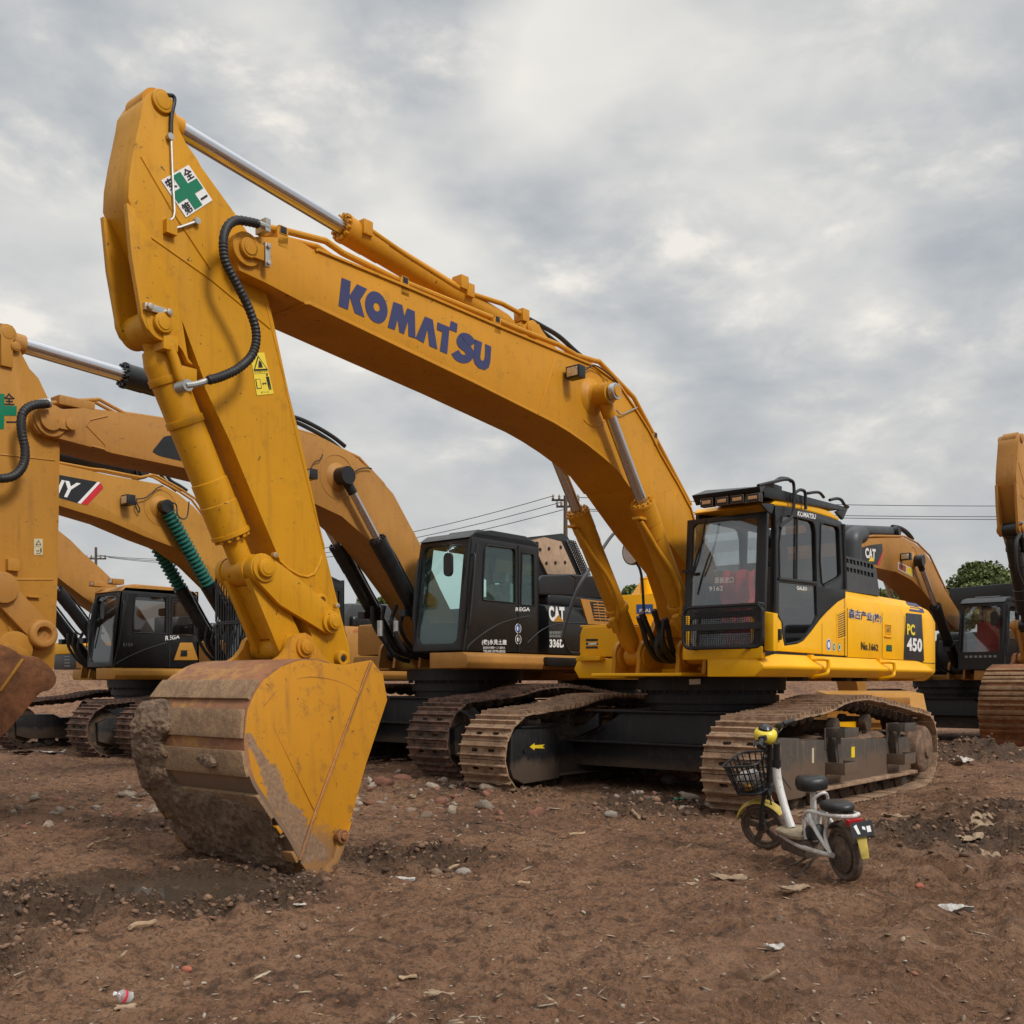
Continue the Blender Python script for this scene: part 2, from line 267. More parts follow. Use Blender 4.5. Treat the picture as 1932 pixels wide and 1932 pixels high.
# ------------------------------------------------------------------ mesh helpers
def link(o): scene.collection.objects.link(o); return o
class MB:
    """collects geometry in local coordinates; each face remembers a material slot"""
    def __init__(s): s.v = []; s.f = []; s.m = []; s.cur = 0
    def add(s, vs, fs, mi=None):
        o = len(s.v); s.v += [tuple(p) for p in vs]
        s.f += [tuple(i + o for i in f) for f in fs]; s.m += [s.cur if mi is None else mi] * len(fs); return s
    def box(s, a, b_, mi=None, rot=None):
        x0, y0, z0 = a; x1, y1, z1 = b_
        vs = [Vector(p) for p in ((x0,y0,z0),(x1,y0,z0),(x1,y1,z0),(x0,y1,z0),(x0,y0,z1),(x1,y0,z1),(x1,y1,z1),(x0,y1,z1))]
        if rot is not None:
            c = Vector(((x0+x1)/2, (y0+y1)/2, (z0+z1)/2)); vs = [c + rot @ (p - c) for p in vs]
        return s.add(vs, [(0,3,2,1),(4,5,6,7),(0,1,5,4),(1,2,6,5),(2,3,7,6),(3,0,4,7)], mi)
    def cyl(s, p0, p1, r0, r1=None, seg=20, mi=None, caps=True):
        r1 = r0 if r1 is None else r1
        p0 = Vector(p0); p1 = Vector(p1); d = (p1 - p0).normalized()
        a = d.orthogonal().normalized(); c = d.cross(a)
        vs = []
        for p, r in ((p0, r0), (p1, r1)):
            for i in range(seg):
                w = 2 * math.pi * i / seg; vs.append(p + a * (r * math.cos(w)) + c * (r * math.sin(w)))
        fs = [(i, (i + 1) % seg, seg + (i + 1) % seg, seg + i) for i in range(seg)]
        if caps: fs += [tuple(range(seg - 1, -1, -1)), tuple(range(seg, 2 * seg))]
        return s.add(vs, fs, mi)
    def lathe(s, p0, p1, prof, seg=28, mi=None):
        """prof: list of (distance along the axis from p0, radius)"""
        p0 = Vector(p0); d = (Vector(p1) - p0).normalized(); a = d.orthogonal().normalized(); c = d.cross(a)
        vs = []; fs = []
        for h, r in prof:
            for i in range(seg):
                w = 2 * math.pi * i / seg; vs.append(p0 + d * h + a * (r * math.cos(w)) + c * (r * math.sin(w)))
        for k in range(len(prof) - 1):
            for i in range(seg):
                j = (i + 1) % seg; fs.append((k*seg+i, k*seg+j, (k+1)*seg+j, (k+1)*seg+i))
        fs += [tuple(range(seg - 1, -1, -1)), tuple(range((len(prof)-1)*seg, len(prof)*seg))]
        return s.add(vs, fs, mi)
    def tube(s, pts, r, seg=8, mi=None, ridge=0.0, smooth=True):
        pts = [Vector(p) for p in pts]
        if smooth and len(pts) > 2: pts = spline(pts, 6)
        if ridge:
            q = []; L = 0
            for a, b_ in zip(pts, pts[1:]):
                n = max(1, int((b_ - a).length / 0.011))
                q += [a.lerp(b_, i / n) for i in range(n)]
            pts = q + [pts[-1]]
        vs = []; fs = []; up = None
        for i, p in enumerate(pts):
            d = (pts[min(i+1, len(pts)-1)] - pts[max(i-1, 0)]).normalized()
            a = d.orthogonal().normalized() if up is None else (up - d * up.dot(d)).normalized()
            up = a; c = d.cross(a); rr = r * (1 + (ridge if i % 2 else -ridge))
            for k in range(seg):
                w = 2 * math.pi * k / seg; vs.append(p + a * (rr * math.cos(w)) + c * (rr * math.sin(w)))
        for i in range(len(pts) - 1):
            for k in range(seg):
                j = (k + 1) % seg; fs.append((i*seg+k, i*seg+j, (i+1)*seg+j, (i+1)*seg+k))
        fs += [tuple(range(seg - 1, -1, -1)), tuple(range((len(pts)-1)*seg, len(pts)*seg))]
        return s.add(vs, fs, mi)
    def prism(s, poly, y0, y1, mi=None, axis='y', taper=None):
        """polygon of (a,b) pairs; axis y: a=x,b=z extruded over y; axis x: a=y,b=z; axis z: a=x,b=y. y0/y1 may be functions of b"""
        n = len(poly); A = sum(poly[i][0]*poly[(i+1)%n][1]-poly[(i+1)%n][0]*poly[i][1] for i in range(n))
        if A < 0: poly = poly[::-1]
        def mk(p, h):
            h = h(p[1]) if callable(h) else h
            return {'y': (p[0], h, p[1]), 'x': (h, p[0], p[1]), 'z': (p[0], p[1], h)}[axis]
        vs = [mk(p, y0) for p in poly] + [mk(p, y1) for p in poly]
        fs = [tuple(range(n)), tuple(range(2*n-1, n-1, -1))] + [(i, i+n, (i+1)%n+n, (i+1)%n) for i in range(n)]
        return s.add(vs, fs, mi)
    def plate(s, outline, holes, y0, y1, mi=None, axis='y'):
        """like prism but with holes"""
        loops = [list(outline)] + [list(h) for h in holes]
        flat = [p for l in loops for p in l]; n = len(flat)
        tris = tessellate_polygon([[Vector((p[0], p[1], 0)) for p in l] for l in loops])
        def mk(p, h): return {'y': (p[0], h, p[1]), 'x': (h, p[0], p[1]), 'z': (p[0], p[1], h)}[axis]
        vs = [mk(p, y0) for p in flat] + [mk(p, y1) for p in flat]; fs = []
        for t_ in tris: fs += [tuple(t_), tuple(i + n for i in t_[::-1])]
        o = 0
        for l in loops:
            k = len(l); fs += [(o+i, o+(i+1)%k, n+o+(i+1)%k, n+o+i) for i in range(k)]; o += k
        return s.add(vs, fs, mi)
    def build(s, name, mats, parent=None, bevel=0.0, ang=32, seg=2, smooth=True):
        me = bpy.data.meshes.new(name); me.from_pydata([tuple(v) for v in s.v], [], s.f)
        if isinstance(mats, str): mats = [mats]
        for mm in mats: me.materials.append(MATS[mm])
        me.polygons.foreach_set('material_index', s.m)
        bm = bmesh.new(); bm.from_mesh(me)
        bmesh.ops.recalc_face_normals(bm, faces=bm.faces)
        if bevel:
            ed = [e for e in bm.edges if len(e.link_faces) == 2 and e.calc_face_angle(0) > R(ang)]
            bmesh.ops.bevel(bm, geom=ed, offset=bevel, segments=seg, profile=0.6, affect='EDGES', clamp_overlap=True)
        if smooth:
            for f in bm.faces: f.smooth = True
            for e in bm.edges:
                if len(e.link_faces) != 2 or e.calc_face_angle(0) > R(ang if not bevel else 38): e.smooth = False
        bm.to_mesh(me); bm.free()
        o = bpy.data.objects.new(name, me); link(o)
        if parent is not None: o.parent = parent
        return o
def spline(pts, n=6, closed=False):
    out = []; k = len(pts)
    rng = range(k) if closed else range(k - 1)
    for i in rng:
        g = (lambda j: pts[j % k]) if closed else (lambda j: pts[max(0, min(k-1, j))])
        p0, p1, p2, p3 = g(i-1), g(i), g(i+1), g(i+2)
        for s_ in range(n):
            t_ = s_ / n
            out.append(0.5*((2*p1)+(p2-p0)*t_+(2*p0-5*p1+4*p2-p3)*t_*t_+(3*p1-p0-3*p2+p3)*t_**3))
    if not closed: out.append(pts[-1])
    return out
def spl2(pts, n=4, closed=False):
    return [(p.x, p.y) for p in spline([Vector((a, b_, 0)) for a, b_ in pts], n, closed)]
def empty(name, loc, rz=0.0):
    o = bpy.data.objects.new(name, None); link(o); o.location = loc; o.rotation_euler = (0, 0, rz); o.empty_display_size = 0.3; return o
def tag(o, label=None, cat=None, group=None, kind=None):
    if label: o['label'] = label
    if cat: o['category'] = cat
    if group: o['group'] = group
    if kind: o['kind'] = kind
    return o
def copy_tree(o, parent=None):
    c = o.copy(); link(c); c.parent = parent
    for ch in [x for x in scene.objects if x.parent == o]: copy_tree(ch, c)
    return c
# text outlines as flat meshes, scaled to the unit square
_tx = {}
def text_geo(s_, bold=0.0):
    k = (s_, bold)
    if k not in _tx:
        cu = bpy.data.curves.new('t', 'FONT'); cu.body = s_; cu.offset = bold; cu.resolution_u = 4; cu.space_character = 1.0 + bold * 1.5
        o = bpy.data.objects.new('t', cu); link(o); dg = bpy.context.evaluated_depsgraph_get()
        me = bpy.data.meshes.new_from_object(o.evaluated_get(dg))
        vs = [(v.co.x, v.co.y) for v in me.vertices]; fs = [tuple(p.vertices) for p in me.polygons]
        bpy.data.objects.remove(o); bpy.data.curves.remove(cu); bpy.data.meshes.remove(me)
        x0 = min(v[0] for v in vs); x1 = max(v[0] for v in vs); y0 = min(v[1] for v in vs); y1 = max(v[1] for v in vs)
        _tx[k] = ([((a-x0)/(x1-x0), (b_-y0)/(y1-y0)) for a, b_ in vs], fs)
    return _tx[k]
def quadmap(q):
    TL, TR, BR, BL = [Vector(p) for p in q]
    return lambda a, b_: (BL.lerp(BR, a)).lerp(TL.lerp(TR, a), b_)
def put_text(mb, s_, q, bold=0.0, mi=None, off=Vector((0, 0, 0))):
    vs, fs = text_geo(s_, bold); f = quadmap(q); mb.add([f(a, b_) + off for a, b_ in vs], fs, mi)
def put_poly(mb, pts, q=None, mi=None, off=Vector((0, 0, 0))):
    f = quadmap(q) if q else None
    vs = [(f(a, b_) if f else Vector(p)) + off for p in pts for a, b_ in [p[:2]]]
    mb.add(vs, [tuple(range(len(vs)))], mi)
def circ(cx_, cy_, rx, ry=None, n=28, ph=0):
    ry = rx if ry is None else ry
    return [(cx_ + rx*math.cos(2*math.pi*i/n+ph), cy_ + ry*math.sin(2*math.pi*i/n+ph)) for i in range(n)]
def rrect(x0, y0, x1, y1, r, n=4):
    out = []
    for cx_, cy_, a in ((x1-r, y1-r, 0), (x0+r, y1-r, 90), (x0+r, y0+r, 180), (x1-r, y0+r, 270)):
        for i in range(n + 1):
            w = R(a + 90*i/n); out.append((cx_ + r*math.cos(w), cy_ + r*math.sin(w)))
    return out
class Frame:
    """a machine standing at (x,y) with its nose turned by phi; turns picture points into real points on its own planes"""
    def __init__(s, X, Y, phi, z0=0.0, k=1.0):
        s.X, s.Y, s.z0 = X, Y, z0; s.s, s.c = math.sin(R(phi)), math.cos(R(phi)); s.rz = math.atan2(-s.c, -s.s); s.k = k
    def P(s, uv, y):
        u, v = uv; k = (u - CU) / FPX; yy = y(1.0) if callable(y) else y
        for _ in range(8 if callable(y) else 1):
            x = (k*s.Y - k*yy*s.s - s.X - yy*s.c) / (k*s.c - s.s)
            Yw = s.Y - x*s.c - yy*s.s
            z = CAM_H - (v - HV)/FPX*Yw - s.z0
            if callable(y): yy = y(z)
        return Vector((x, yy, z))
    def XZ(s, uvs, y): return [(p.x, p.z) for p in (s.P(q, y) for q in uvs)]
    def Q(s, uv, x):
        """point on the plane x = const"""
        u, v = uv; k = (u - CU) / FPX
        y = (k*s.Y - k*x*s.c - s.X + x*s.s) / (s.c + k*s.s)
        Yw = s.Y - x*s.c - y*s.s
        return Vector((x, y, CAM_H - (v - HV)/FPX*Yw - s.z0))
    def proj(s, p):
        Xw = s.X - p[0]*s.s + p[1]*s.c; Yw = s.Y - p[0]*s.c - p[1]*s.s
        return (CU + FPX*Xw/Yw, HV - FPX*(p[2] + s.z0 - CAM_H)/Yw)
def crop(x0, y0, w):
    k = 0.62890625; s_ = w/1932*k
    return lambda pts: [(x0*k + s_*a, y0*k + s_*b_) for a, b_ in pts]
c1 = crop(200,200,1000); c2 = crop(300,1000,1000); c3 = crop(300,1800,1000); c4 = crop(900,600,1000)
b1 = crop(1600,1000,700); b2 = crop(2000,1400,900); b3 = crop(2050,2050,800); b4 = crop(1150,1500,800)
l1 = crop(0,950,700); l2 = crop(0,1600,700); r1 = crop(2472,1300,600); r2 = crop(2472,1750,600)
m1 = crop(1650,1500,500); m2 = crop(1650,1850,600); m3 = crop(950,1600,500); m4 = crop(2572,1700,500); s1 = crop(2200,2100,600)

# ------------------------------------------------------------------ shared machine builders
TRACK_PATH = [(1.0-.0, .03), (2.05,.02), (2.36,.15), (2.5,.40), (2.47,.66), (2.32,.86), (2.1,.95), (1.51,1.0), (.98,1.05), (.61,1.12), (.01,1.155),
              (-.64,1.10), (-1.34,1.02), (-2.1,.93), (-2.32,.84), (-2.45,.64), (-2.46,.42), (-2.36,.2), (-2.05,.04), (-1.0,.03)]
def smooth_closed(path, n=5): return [(p.x, p.y) for p in spline([Vector((a, b_, 0)) for a, b_ in path], n, True)]
def track(parent, yc, w, path=TRACK_PATH, mat='track_mud', nsh=None, slots=True):
    pts = smooth_closed(path); P_ = np.array(pts + [pts[0]]); seg = np.hypot(*(P_[1:] - P_[:-1]).T); L = np.concatenate([[0], np.cumsum(seg)])
    n = nsh or int(round(L[-1] / 0.216)); pitch = L[-1] / n
    A = sum(P_[i][0]*P_[i+1][1] - P_[i+1][0]*P_[i][1] for i in range(len(pts)))
    t_ = MB(); h = w / 2
    hp = pitch * 0.49
    holes = []
    if slots:
        holes = [rrect(-.022, sy*.13 - .05, .018, sy*.13 + .05, .016, 2) for sy in (-1, 1)]
    t_.plate([(-hp, -h), (hp, -h), (hp, h), (-hp, h)], holes, 0.0, 0.016, axis='z')
    for cx_ in (-hp*.55, hp*.50):
        a, b_ = .013, .007
        hh = .046
        vs = [(cx_-a, -h, .014), (cx_+a, -h, .014), (cx_+b_, -h, .014+hh), (cx_-b_, -h, .014+hh)]; vs += [(x, h, z) for x, _, z in vs]
        t_.add(vs, [(0,3,2,1), (4,5,6,7), (0,1,5,4), (1,2,6,5), (2,3,7,6), (3,0,4,7)])
    nk = len(t_.v)
    for sy in (-.1, .1):
        t_.prism([(-hp*1.05, -.02), (-hp*.9, -.10), (-hp*.2, -.115), (hp*.5, -.085), (hp*1.05, -.055), (hp*.9, -.0)], sy - .025, sy + .025, mi=1)
    T = np.array(t_.v); out = MB(); rng = np.random.RandomState(int(abs(yc) * 100) + 3)
    for i in range(n):
        d = (i + .5) * pitch
        def at(dd):
            dd %= L[-1]; j = min(np.searchsorted(L, dd, 'right') - 1, len(seg) - 1); return P_[j] + (P_[j+1] - P_[j]) * ((dd - L[j]) / seg[j])
        a, b_ = at(d - hp), at(d + hp); c = (a + b_) / 2; tg = (b_ - a) / np.linalg.norm(b_ - a)
        nr = np.array([tg[1], -tg[0]]) * (1 if A > 0 else -1)
        jit = rng.normal(0, .004)
        X = c[0] + tg[0]*T[:, 0] + nr[0]*(T[:, 2] + jit); Z = c[1] + tg[1]*T[:, 0] + nr[1]*(T[:, 2] + jit)
        out.add(np.stack([X, yc + T[:, 1], Z], 1).tolist(), t_.f, None); out.m[-len(t_.m):] = t_.m
    return out.build('track', [mat, 'track_link'], parent, smooth=False)
def undercarriage(root, gauge=3.3, w=.72, mats=('track_mud', 'track_mud'), frame='frame_black', near_detail=False, far_frame=None, slots=True):
    for i, sgn in enumerate((1, -1)):
        yc = sgn * gauge / 2
        tr = track(root, yc, w, mat=mats[i], slots=slots)
        fm = frame if i == 0 else (far_frame or frame)
        y0, y1 = yc - .22, yc + .22
        m_ = MB()
        m_.prism([(1.95,.20), (2.22,.28), (2.24,.62), (2.0,.70), (1.45,.70), (1.30,.62), (-1.85,.62), (-2.0,.55), (-2.0,.28), (-1.6,.20)], y0, y1)
        m_.box((-1.7, yc+.20, .19), (1.42, yc+.33, .215)); m_.box((-1.7, yc-.33, .19), (1.42, yc-.20, .215))
        m_.build('track_frame', fm, tr, bevel=.02)
        g = MB()
        for xx, zz, rr, yy in [(2.08, .49, .38, .13), (-2.1, .49, .36, .10)]:
            g.lathe((xx, yc-yy, zz), (xx, yc+yy, zz), [(0, rr*.6), (0, rr*.92), (yy*.5, rr*.94), (yy*.55, rr), (yy*1.45, rr), (yy*1.5, rr*.94), (yy*2, rr*.92), (yy*2, rr*.6)], 32)
        g.build('idler', 'track_link', tr)
        if near_detail:
            d_ = MB()
            d_.lathe((-2.1, yc+.08, .49), (-2.1, yc+.42, .49), [(0, .26), (.06, .36), (.12, .36), (.13, .31), (.22, .30), (.25, .26), (.26, .12), (.29, .11)], 30)
            d_.build('final_drive', 'drive_mud', tr, bevel=.008)
        for j in range(8):
            xx = 1.5 - j * .44
            r_ = MB(); r_.lathe((xx, yc-.17, .155), (xx, yc+.17, .155), [(0, .09), (.02, .12), (.08, .12), (.09, .085), (.25, .085), (.26, .12), (.32, .12), (.34, .09)], 18); r_.build('track_roller', 'track_link', tr)
        for xx, zt in ((.5, 1.06), (-.45, 1.08)):
            r_ = MB(); r_.lathe((xx, yc-.16, zt-.2), (xx, yc+.2, zt-.2), [(0, .07), (0, .10), (.07, .10), (.08, .075), (.26, .075), (.27, .10), (.36, .10), (.36, .06)], 18)
            r_.box((xx-.14, yc-.2, .62), (xx+.14, yc+.16, .70)); r_.box((xx-.05, yc+.02, .62), (xx+.05, yc+.08, zt-.2))
            for k in range(3):
                r_.cyl((xx-.10+k*.1, yc+.12, .69), (xx-.10+k*.1, yc+.12, .77), .035, seg=6)
            r_.build('carrier_roller', 'track_link', tr, bevel=.004)
    q = MB()
    gi = gauge/2 - .22
    q.prism([(-gi, .62), (-1.15, .70), (-.7, 1.0), (.7, 1.0), (1.15, .70), (gi, .62), (gi, .30), (-gi, .30)], -.85, .95, axis='x')
    q.box((-.95, -gi-.02, .60), (1.1, gi+.02, .63))
    q.box((-.9, -1.05, .985), (1.02, 1.05, 1.015))
    q.prism([(-1.0, .98), (-gi+.1, .74), (-gi+.1, .66), (-1.0, .80)], .97, 1.06, axis='x'); q.prism([(1.0, .98), (gi-.1, .74), (gi-.1, .66), (1.0, .80)], .97, 1.06, axis='x')
    q.build('car_body', 'frame_black' if frame != 'grey_paint' else frame, root, bevel=.012)
    s_ = MB(); s_.lathe((0, 0, 1.0), (0, 0, 1.4), [(0, .78), (.10, .78), (.10, .84), (.2, .84), (.2, .80), (.26, .80), (.26, .92), (.43, .92)], 56)
    for k in range(40):
        w_ = 2*math.pi*k/40; s_.cyl((.88*math.cos(w_), .88*math.sin(w_), 1.22), (.88*math.cos(w_), .88*math.sin(w_), 1.26), .016, seg=6)
    s_.build('slew_ring', 'frame_black', root)
def ram(parent, name, base, rod_end, split, r, mats, eye=(.10, .10), collar=True, bolts=True, axis=(0, 1, 0), rodr=None, eyes=(True, True)):
    """hydraulic cylinder: barrel from base to split (0..1), rod beyond; rod is a sub-part"""
    base, rod_end = Vector(base), Vector(rod_end); d = (rod_end - base); L = d.length; u = d / L; ax = Vector(axis)
    m_ = MB(); s0 = eye[0] * 1.1; s1 = split * L
    pr = [(s0, r*.55), (s0+.02, r*.8), (s0+.10, r*.98), (s0+.12, r)]
    if collar: pr += [(s1-.42, r), (s1-.415, r*1.06), (s1-.25, r*1.06), (s1-.245, r*1.10), (s1-.03, r*1.10), (s1-.028, r*1.16), (s1, r*1.16), (s1, r*.5)]
    else: pr += [(s1, r), (s1, r*.5)]
    m_.lathe(base, rod_end, pr, 32)
    if eyes[0]:
        m_.cyl(base - ax*eye[1], base + ax*eye[1], eye[0], seg=24); m_.cyl(base - ax*(eye[1]+.04), base + ax*(eye[1]+.04), eye[0]*.6, seg=24)
    m_.cyl(base, base + u*(s0+.06), r*.62, seg=16)
    if bolts:
        a = u.orthogonal().normalized(); c = u.cross(a)
        for k in range(12):
            w_ = 2*math.pi*k/12; o = (a*math.cos(w_) + c*math.sin(w_)) * r * .93
            m_.cyl(base + u*(s1-.01) + o, base + u*(s1+.028) + o, r*.16, seg=6)
    ob = m_.build(name, mats[0], parent)
    q = MB(); rr = rodr or r*.52
    q.cyl(base + u*(s1-.05), rod_end - u*(eye[0]*.5), rr, seg=28, mi=0)
    if eyes[1]:
        q.cyl(rod_end - ax*eye[1], rod_end + ax*eye[1], eye[0], seg=24, mi=1); q.cyl(rod_end - u*(eye[0]*2.2), rod_end, rr*1.25, seg=20, mi=1)
    q.build('rod', [mats[1], mats[2] if len(mats) > 2 else mats[0]], ob)
    return ob
def pincap(mb, p, r, depth=.05, sgn=1, mi=None):
    p = Vector(p); n = Vector((0, sgn, 0))
    mb.lathe(p - n*.02, p + n*depth, [(0, r), (.02+depth*.6, r), (.02+depth*.8, r*.93), (.02+depth*.8, r*.72), (.02+depth, r*.68), (.02+depth, r*.1)], 30, mi)

# ================================================================== MAIN EXCAVATOR
MF = Frame(2.53, 13.01, 40.0)
ME = empty('excavator', (MF.X, MF.Y, 0), MF.rz)
tag(ME, 'big yellow excavator nearest the camera, its muddy bucket resting on the ground in front', 'excavator')
BY, SY = .30, .165        # boom and stick half widths
# --- boom
top = [(455,447.5)] + c1([(1075,985),(1260,990),(1310,996),(1370,1022),(1440,1068)]) + c4([(100,290),(630,510),(1120,720),(1480,870),(1650,940)]) + b1([(500,270),(690,405),(830,610),(950,800),(1050,1000),(1200,1260),(1300,1450),(1335,1570)]) + [(1345,1050),(1372,1130),(1376,1180)]
bot = [(1330,1200),(1318,1130)] + m1([(1620,820),(1430,560),(1290,380)]) + [(1218,962)] + b1([(800,1270),(690,1120)]) + c4([(1760,1490),(1660,1410),(1560,1340),(1470,1285),(1380,1240),(1000,1050),(560,840),(60,600)]) + c1([(1410,1370),(1375,1368),(1340,1350),(1150,1250),(1000,1180),(960,1155)])
tipc = MF.P(c1([(1033,1062)])[0], BY)
arc = []
for k in range(9):
    w_ = R(255 - 165*k/8 + 0)
    arc.append((tipc.x + .12*math.cos(math.radians(-60 + 150*k/8)), tipc.z + .12*math.sin(math.radians(-60+150*k/8))))
prof = MF.XZ(top[1:], BY) + MF.XZ(bot[:-1], BY)
prof = prof + arc[0:]
m_ = MB(); m_.prism(prof, -BY, BY, mi=0)
# protruding edges of top and bottom flange plates
def flange(pts, w, h, dy):
    P3 = [Vector((a, 0, b_)) for a, b_ in pts]; vs = []; fs = []
    for i, p in enumerate(P3):
        d = (P3[min(i+1, len(P3)-1)] - P3[max(0, i-1)]).normalized(); n = Vector((-d.z, 0, d.x))
        for y, k in ((-BY-dy, -h), (BY+dy, -h), (BY+dy, h), (-BY-dy, h)): vs.append(p + n*k + Vector((0, y, 0)))
    for i in range(len(P3)-1):
        for k in range(4): fs.append((i*4+k, i*4+(k+1)%4, i*4+4+(k+1)%4, i*4+4+k))
    fs += [(0,1,2,3), (len(vs)-1, len(vs)-2, len(vs)-3, len(vs)-4)]
    m_.add(vs, fs, 0)
flange(MF.XZ(top[5:-3], BY), 0, .010, .018); flange(MF.XZ(bot[6:-4], BY), 0, .012, .006)
# seam ribs on the side
for (a, b_) in (((1480,900),(1380,1240)),):
    q0, q1 = MF.XZ(c4([a, b_]), BY); m_.tube([(q0[0], BY+.001, q0[1]), (q1[0], BY+.001, q1[1])], .012, 6, smooth=False)
# tip boss, pin cap and lock plate
m_.cyl((tipc.x, -BY-.03, tipc.z), (tipc.x, BY+.03, tipc.z), .118, seg=36)
pincap(m_, (tipc.x, BY+.03, tipc.z), .072, .04); pincap(m_, (tipc.x, -BY-.03, tipc.z), .072, .04, -1)
lk = MF.P(c1([(1115,1090)])[0], BY)
m_.box((tipc.x-.02, BY+.03, tipc.z-.09), (lk.x-.0, BY+.062, tipc.z+.02)) if lk.x > tipc.x else m_.box((lk.x, BY+.03, lk.z-.06), (tipc.x, BY+.062, lk.z+.05))
lk = MF.P(c1([(1133,1105)])[0], BY)
m_.box((lk.x-.022, BY+.04, lk.z-.085), (lk.x+.022, BY+.07, lk.z+.085), mi=1)
for dz in (-.06, .06): m_.cyl((lk.x, BY+.06, lk.z+dz), (lk.x, BY+.09, lk.z+dz), .018, seg=6, mi=1)
# cylinder boss on the side, ring welds
bp = MF.P((1150,741), .52); bx, bz = bp.x, bp.z
for sg in (1, -1):
    m_.lathe((bx, sg*BY*.98, bz), (bx, sg*.56, bz), [(0, .20), (.015, .185), (.05, .125), (.09, .105), (.16, .10), (.20, .10)], 36)
    ring = [(bx+.30*math.cos(a), sg*(BY+.001), bz+.30*math.sin(a)) for a in np.linspace(.6, 5.2, 22)]
    m_.tube(ring, .008, 6, smooth=False)
# arm cylinder foot bracket on the top
fb = MF.XZ(c4([(1290,790),(1290,745),(1300,722),(1340,705),(1380,722),(1400,760),(1480,860),(1400,840)]), .16)
m_.prism(fb, .13, .17); m_.prism(fb, -.17, -.13)
fp = MF.P(c4([(1342,752)])[0], .17); FPIV = Vector((fp.x, 0, fp.z))
pincap(m_, (fp.x, .17, fp.z), .085, .04)
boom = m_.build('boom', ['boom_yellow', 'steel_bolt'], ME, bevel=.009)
# raised wordmark on the boom side
m_ = MB(); off = Vector((0, .004, 0))
def c4p(pts, y=BY): return [MF.P(q, y) for q in c4(pts)]
m_.add([p+off for p in c4p([(240,450),(293,472),(286,553),(328,488),(388,516),(346,582),(373,681),(316,655),(288,562),(277,637),(222,614)])], [tuple(range(11))])
def ringpoly(o, i):
    n = len(o); m_.add([p+off for p in c4p(o+i)], [(k, (k+1)%n, n+(k+1)%n, n+k) for k in range(n)])
def rotell(cx_, cy_, rx, ry, a, n=36): return [(cx_+rx*math.cos(t_)*math.cos(a)-ry*math.sin(t_)*math.sin(a), cy_+rx*math.cos(t_)*math.sin(a)+ry*math.sin(t_)*math.cos(a)) for t_ in np.linspace(0, 2*math.pi, n, endpoint=False)]
ringpoly(rotell(441,622,62,95,-.28), rotell(443,621,18,26,-.28))
m_.add([p+off for p in c4p([(507,738),(540,590),(591,609),(603,674),(620,627),(664,646),(668,803),(627,789),(625,702),(601,778),(574,766),(565,690),(549,753)])], [tuple(range(13))])
m_.add([p+off for p in c4p([(668,801),(722,675),(768,694),(795,866),(748,846),(738,748),(716,830)])], [tuple(range(7))])
m_.add([p+off for p in c4p([(795,708),(866,738),(873,700),(912,718),(907,768),(864,751),(852,893),(809,875),(823,765),(792,752)])], [tuple(range(10))])
m_.add([p+off for p in c4p([(1012,807),(1054,826),(1044,905),(1046,925),(1056,933),(1066,925),(1070,905),(1072,833),(1107,851),(1102,940),(1092,972),(1068,986),(1035,975),(1012,950),(1002,915)])], [tuple(range(15))])
sp_ = spl2([(1000,838),(975,805),(945,793),(930,812),(938,838),(968,862),(983,890),(972,915),(945,922),(915,908),(897,880)], 4)
vs = []; hw = 24
for i, p in enumerate(sp_):
    a = sp_[max(0, i-1)]; b_ = sp_[min(len(sp_)-1, i+1)]; dx, dy = b_[0]-a[0], b_[1]-a[1]; l_ = math.hypot(dx, dy); vs += [(p[0]-dy/l_*hw, p[1]+dx/l_*hw), (p[0]+dy/l_*hw, p[1]-dx/l_*hw)]
m_.add([p+off for p in c4p(vs)], [(2*i, 2*i+2, 2*i+3, 2*i+1) for i in range(len(sp_)-1)])
m_.build('lettering', 'decal_navy', boom, smooth=False)
# work light on the boom
def work_light(parent, p, s_=.07, rot=0.0):
    p = Vector(p); w_ = MB()
    w_.box((p.x-.01, p.y-.03, p.z-s_*.8), (p.x+s_*1.3, p.y+s_*1.8, p.z+s_*.8), mi=0)
    w_.box((p.x+s_*.3, p.y-.02-s_, p.z-.02), (p.x+s_*.8, p.y, p.z+.02), mi=0)
    w_.box((p.x+s_*1.28, p.y-.015, p.z-s_*.62), (p.x+s_*1.36, p.y+s_*1.6, p.z+s_*.62), mi=1)
    return w_.build('work_light', ['black_paint', 'lens'], parent, bevel=.006)
wl = MF.P(b1([(345,325)])[0], BY+.12); work_light(boom, (wl.x-.05, BY+.07, wl.z), .075)
m_ = MB(); m_.tube([MF.P(q, BY+.05) for q in b1([(410,320),(450,290),(500,265),(560,290),(640,350),(700,410)])], .008, 6); m_.build('cable', 'rubber', boom)
m_ = MB(); m_.tube([MF.P(q, BY+.03) for q in b1([(650,600),(690,640),(730,670),(800,640),(860,615)])], .008, 6); m_.build('grease_line', 'steel_bolt', boom)
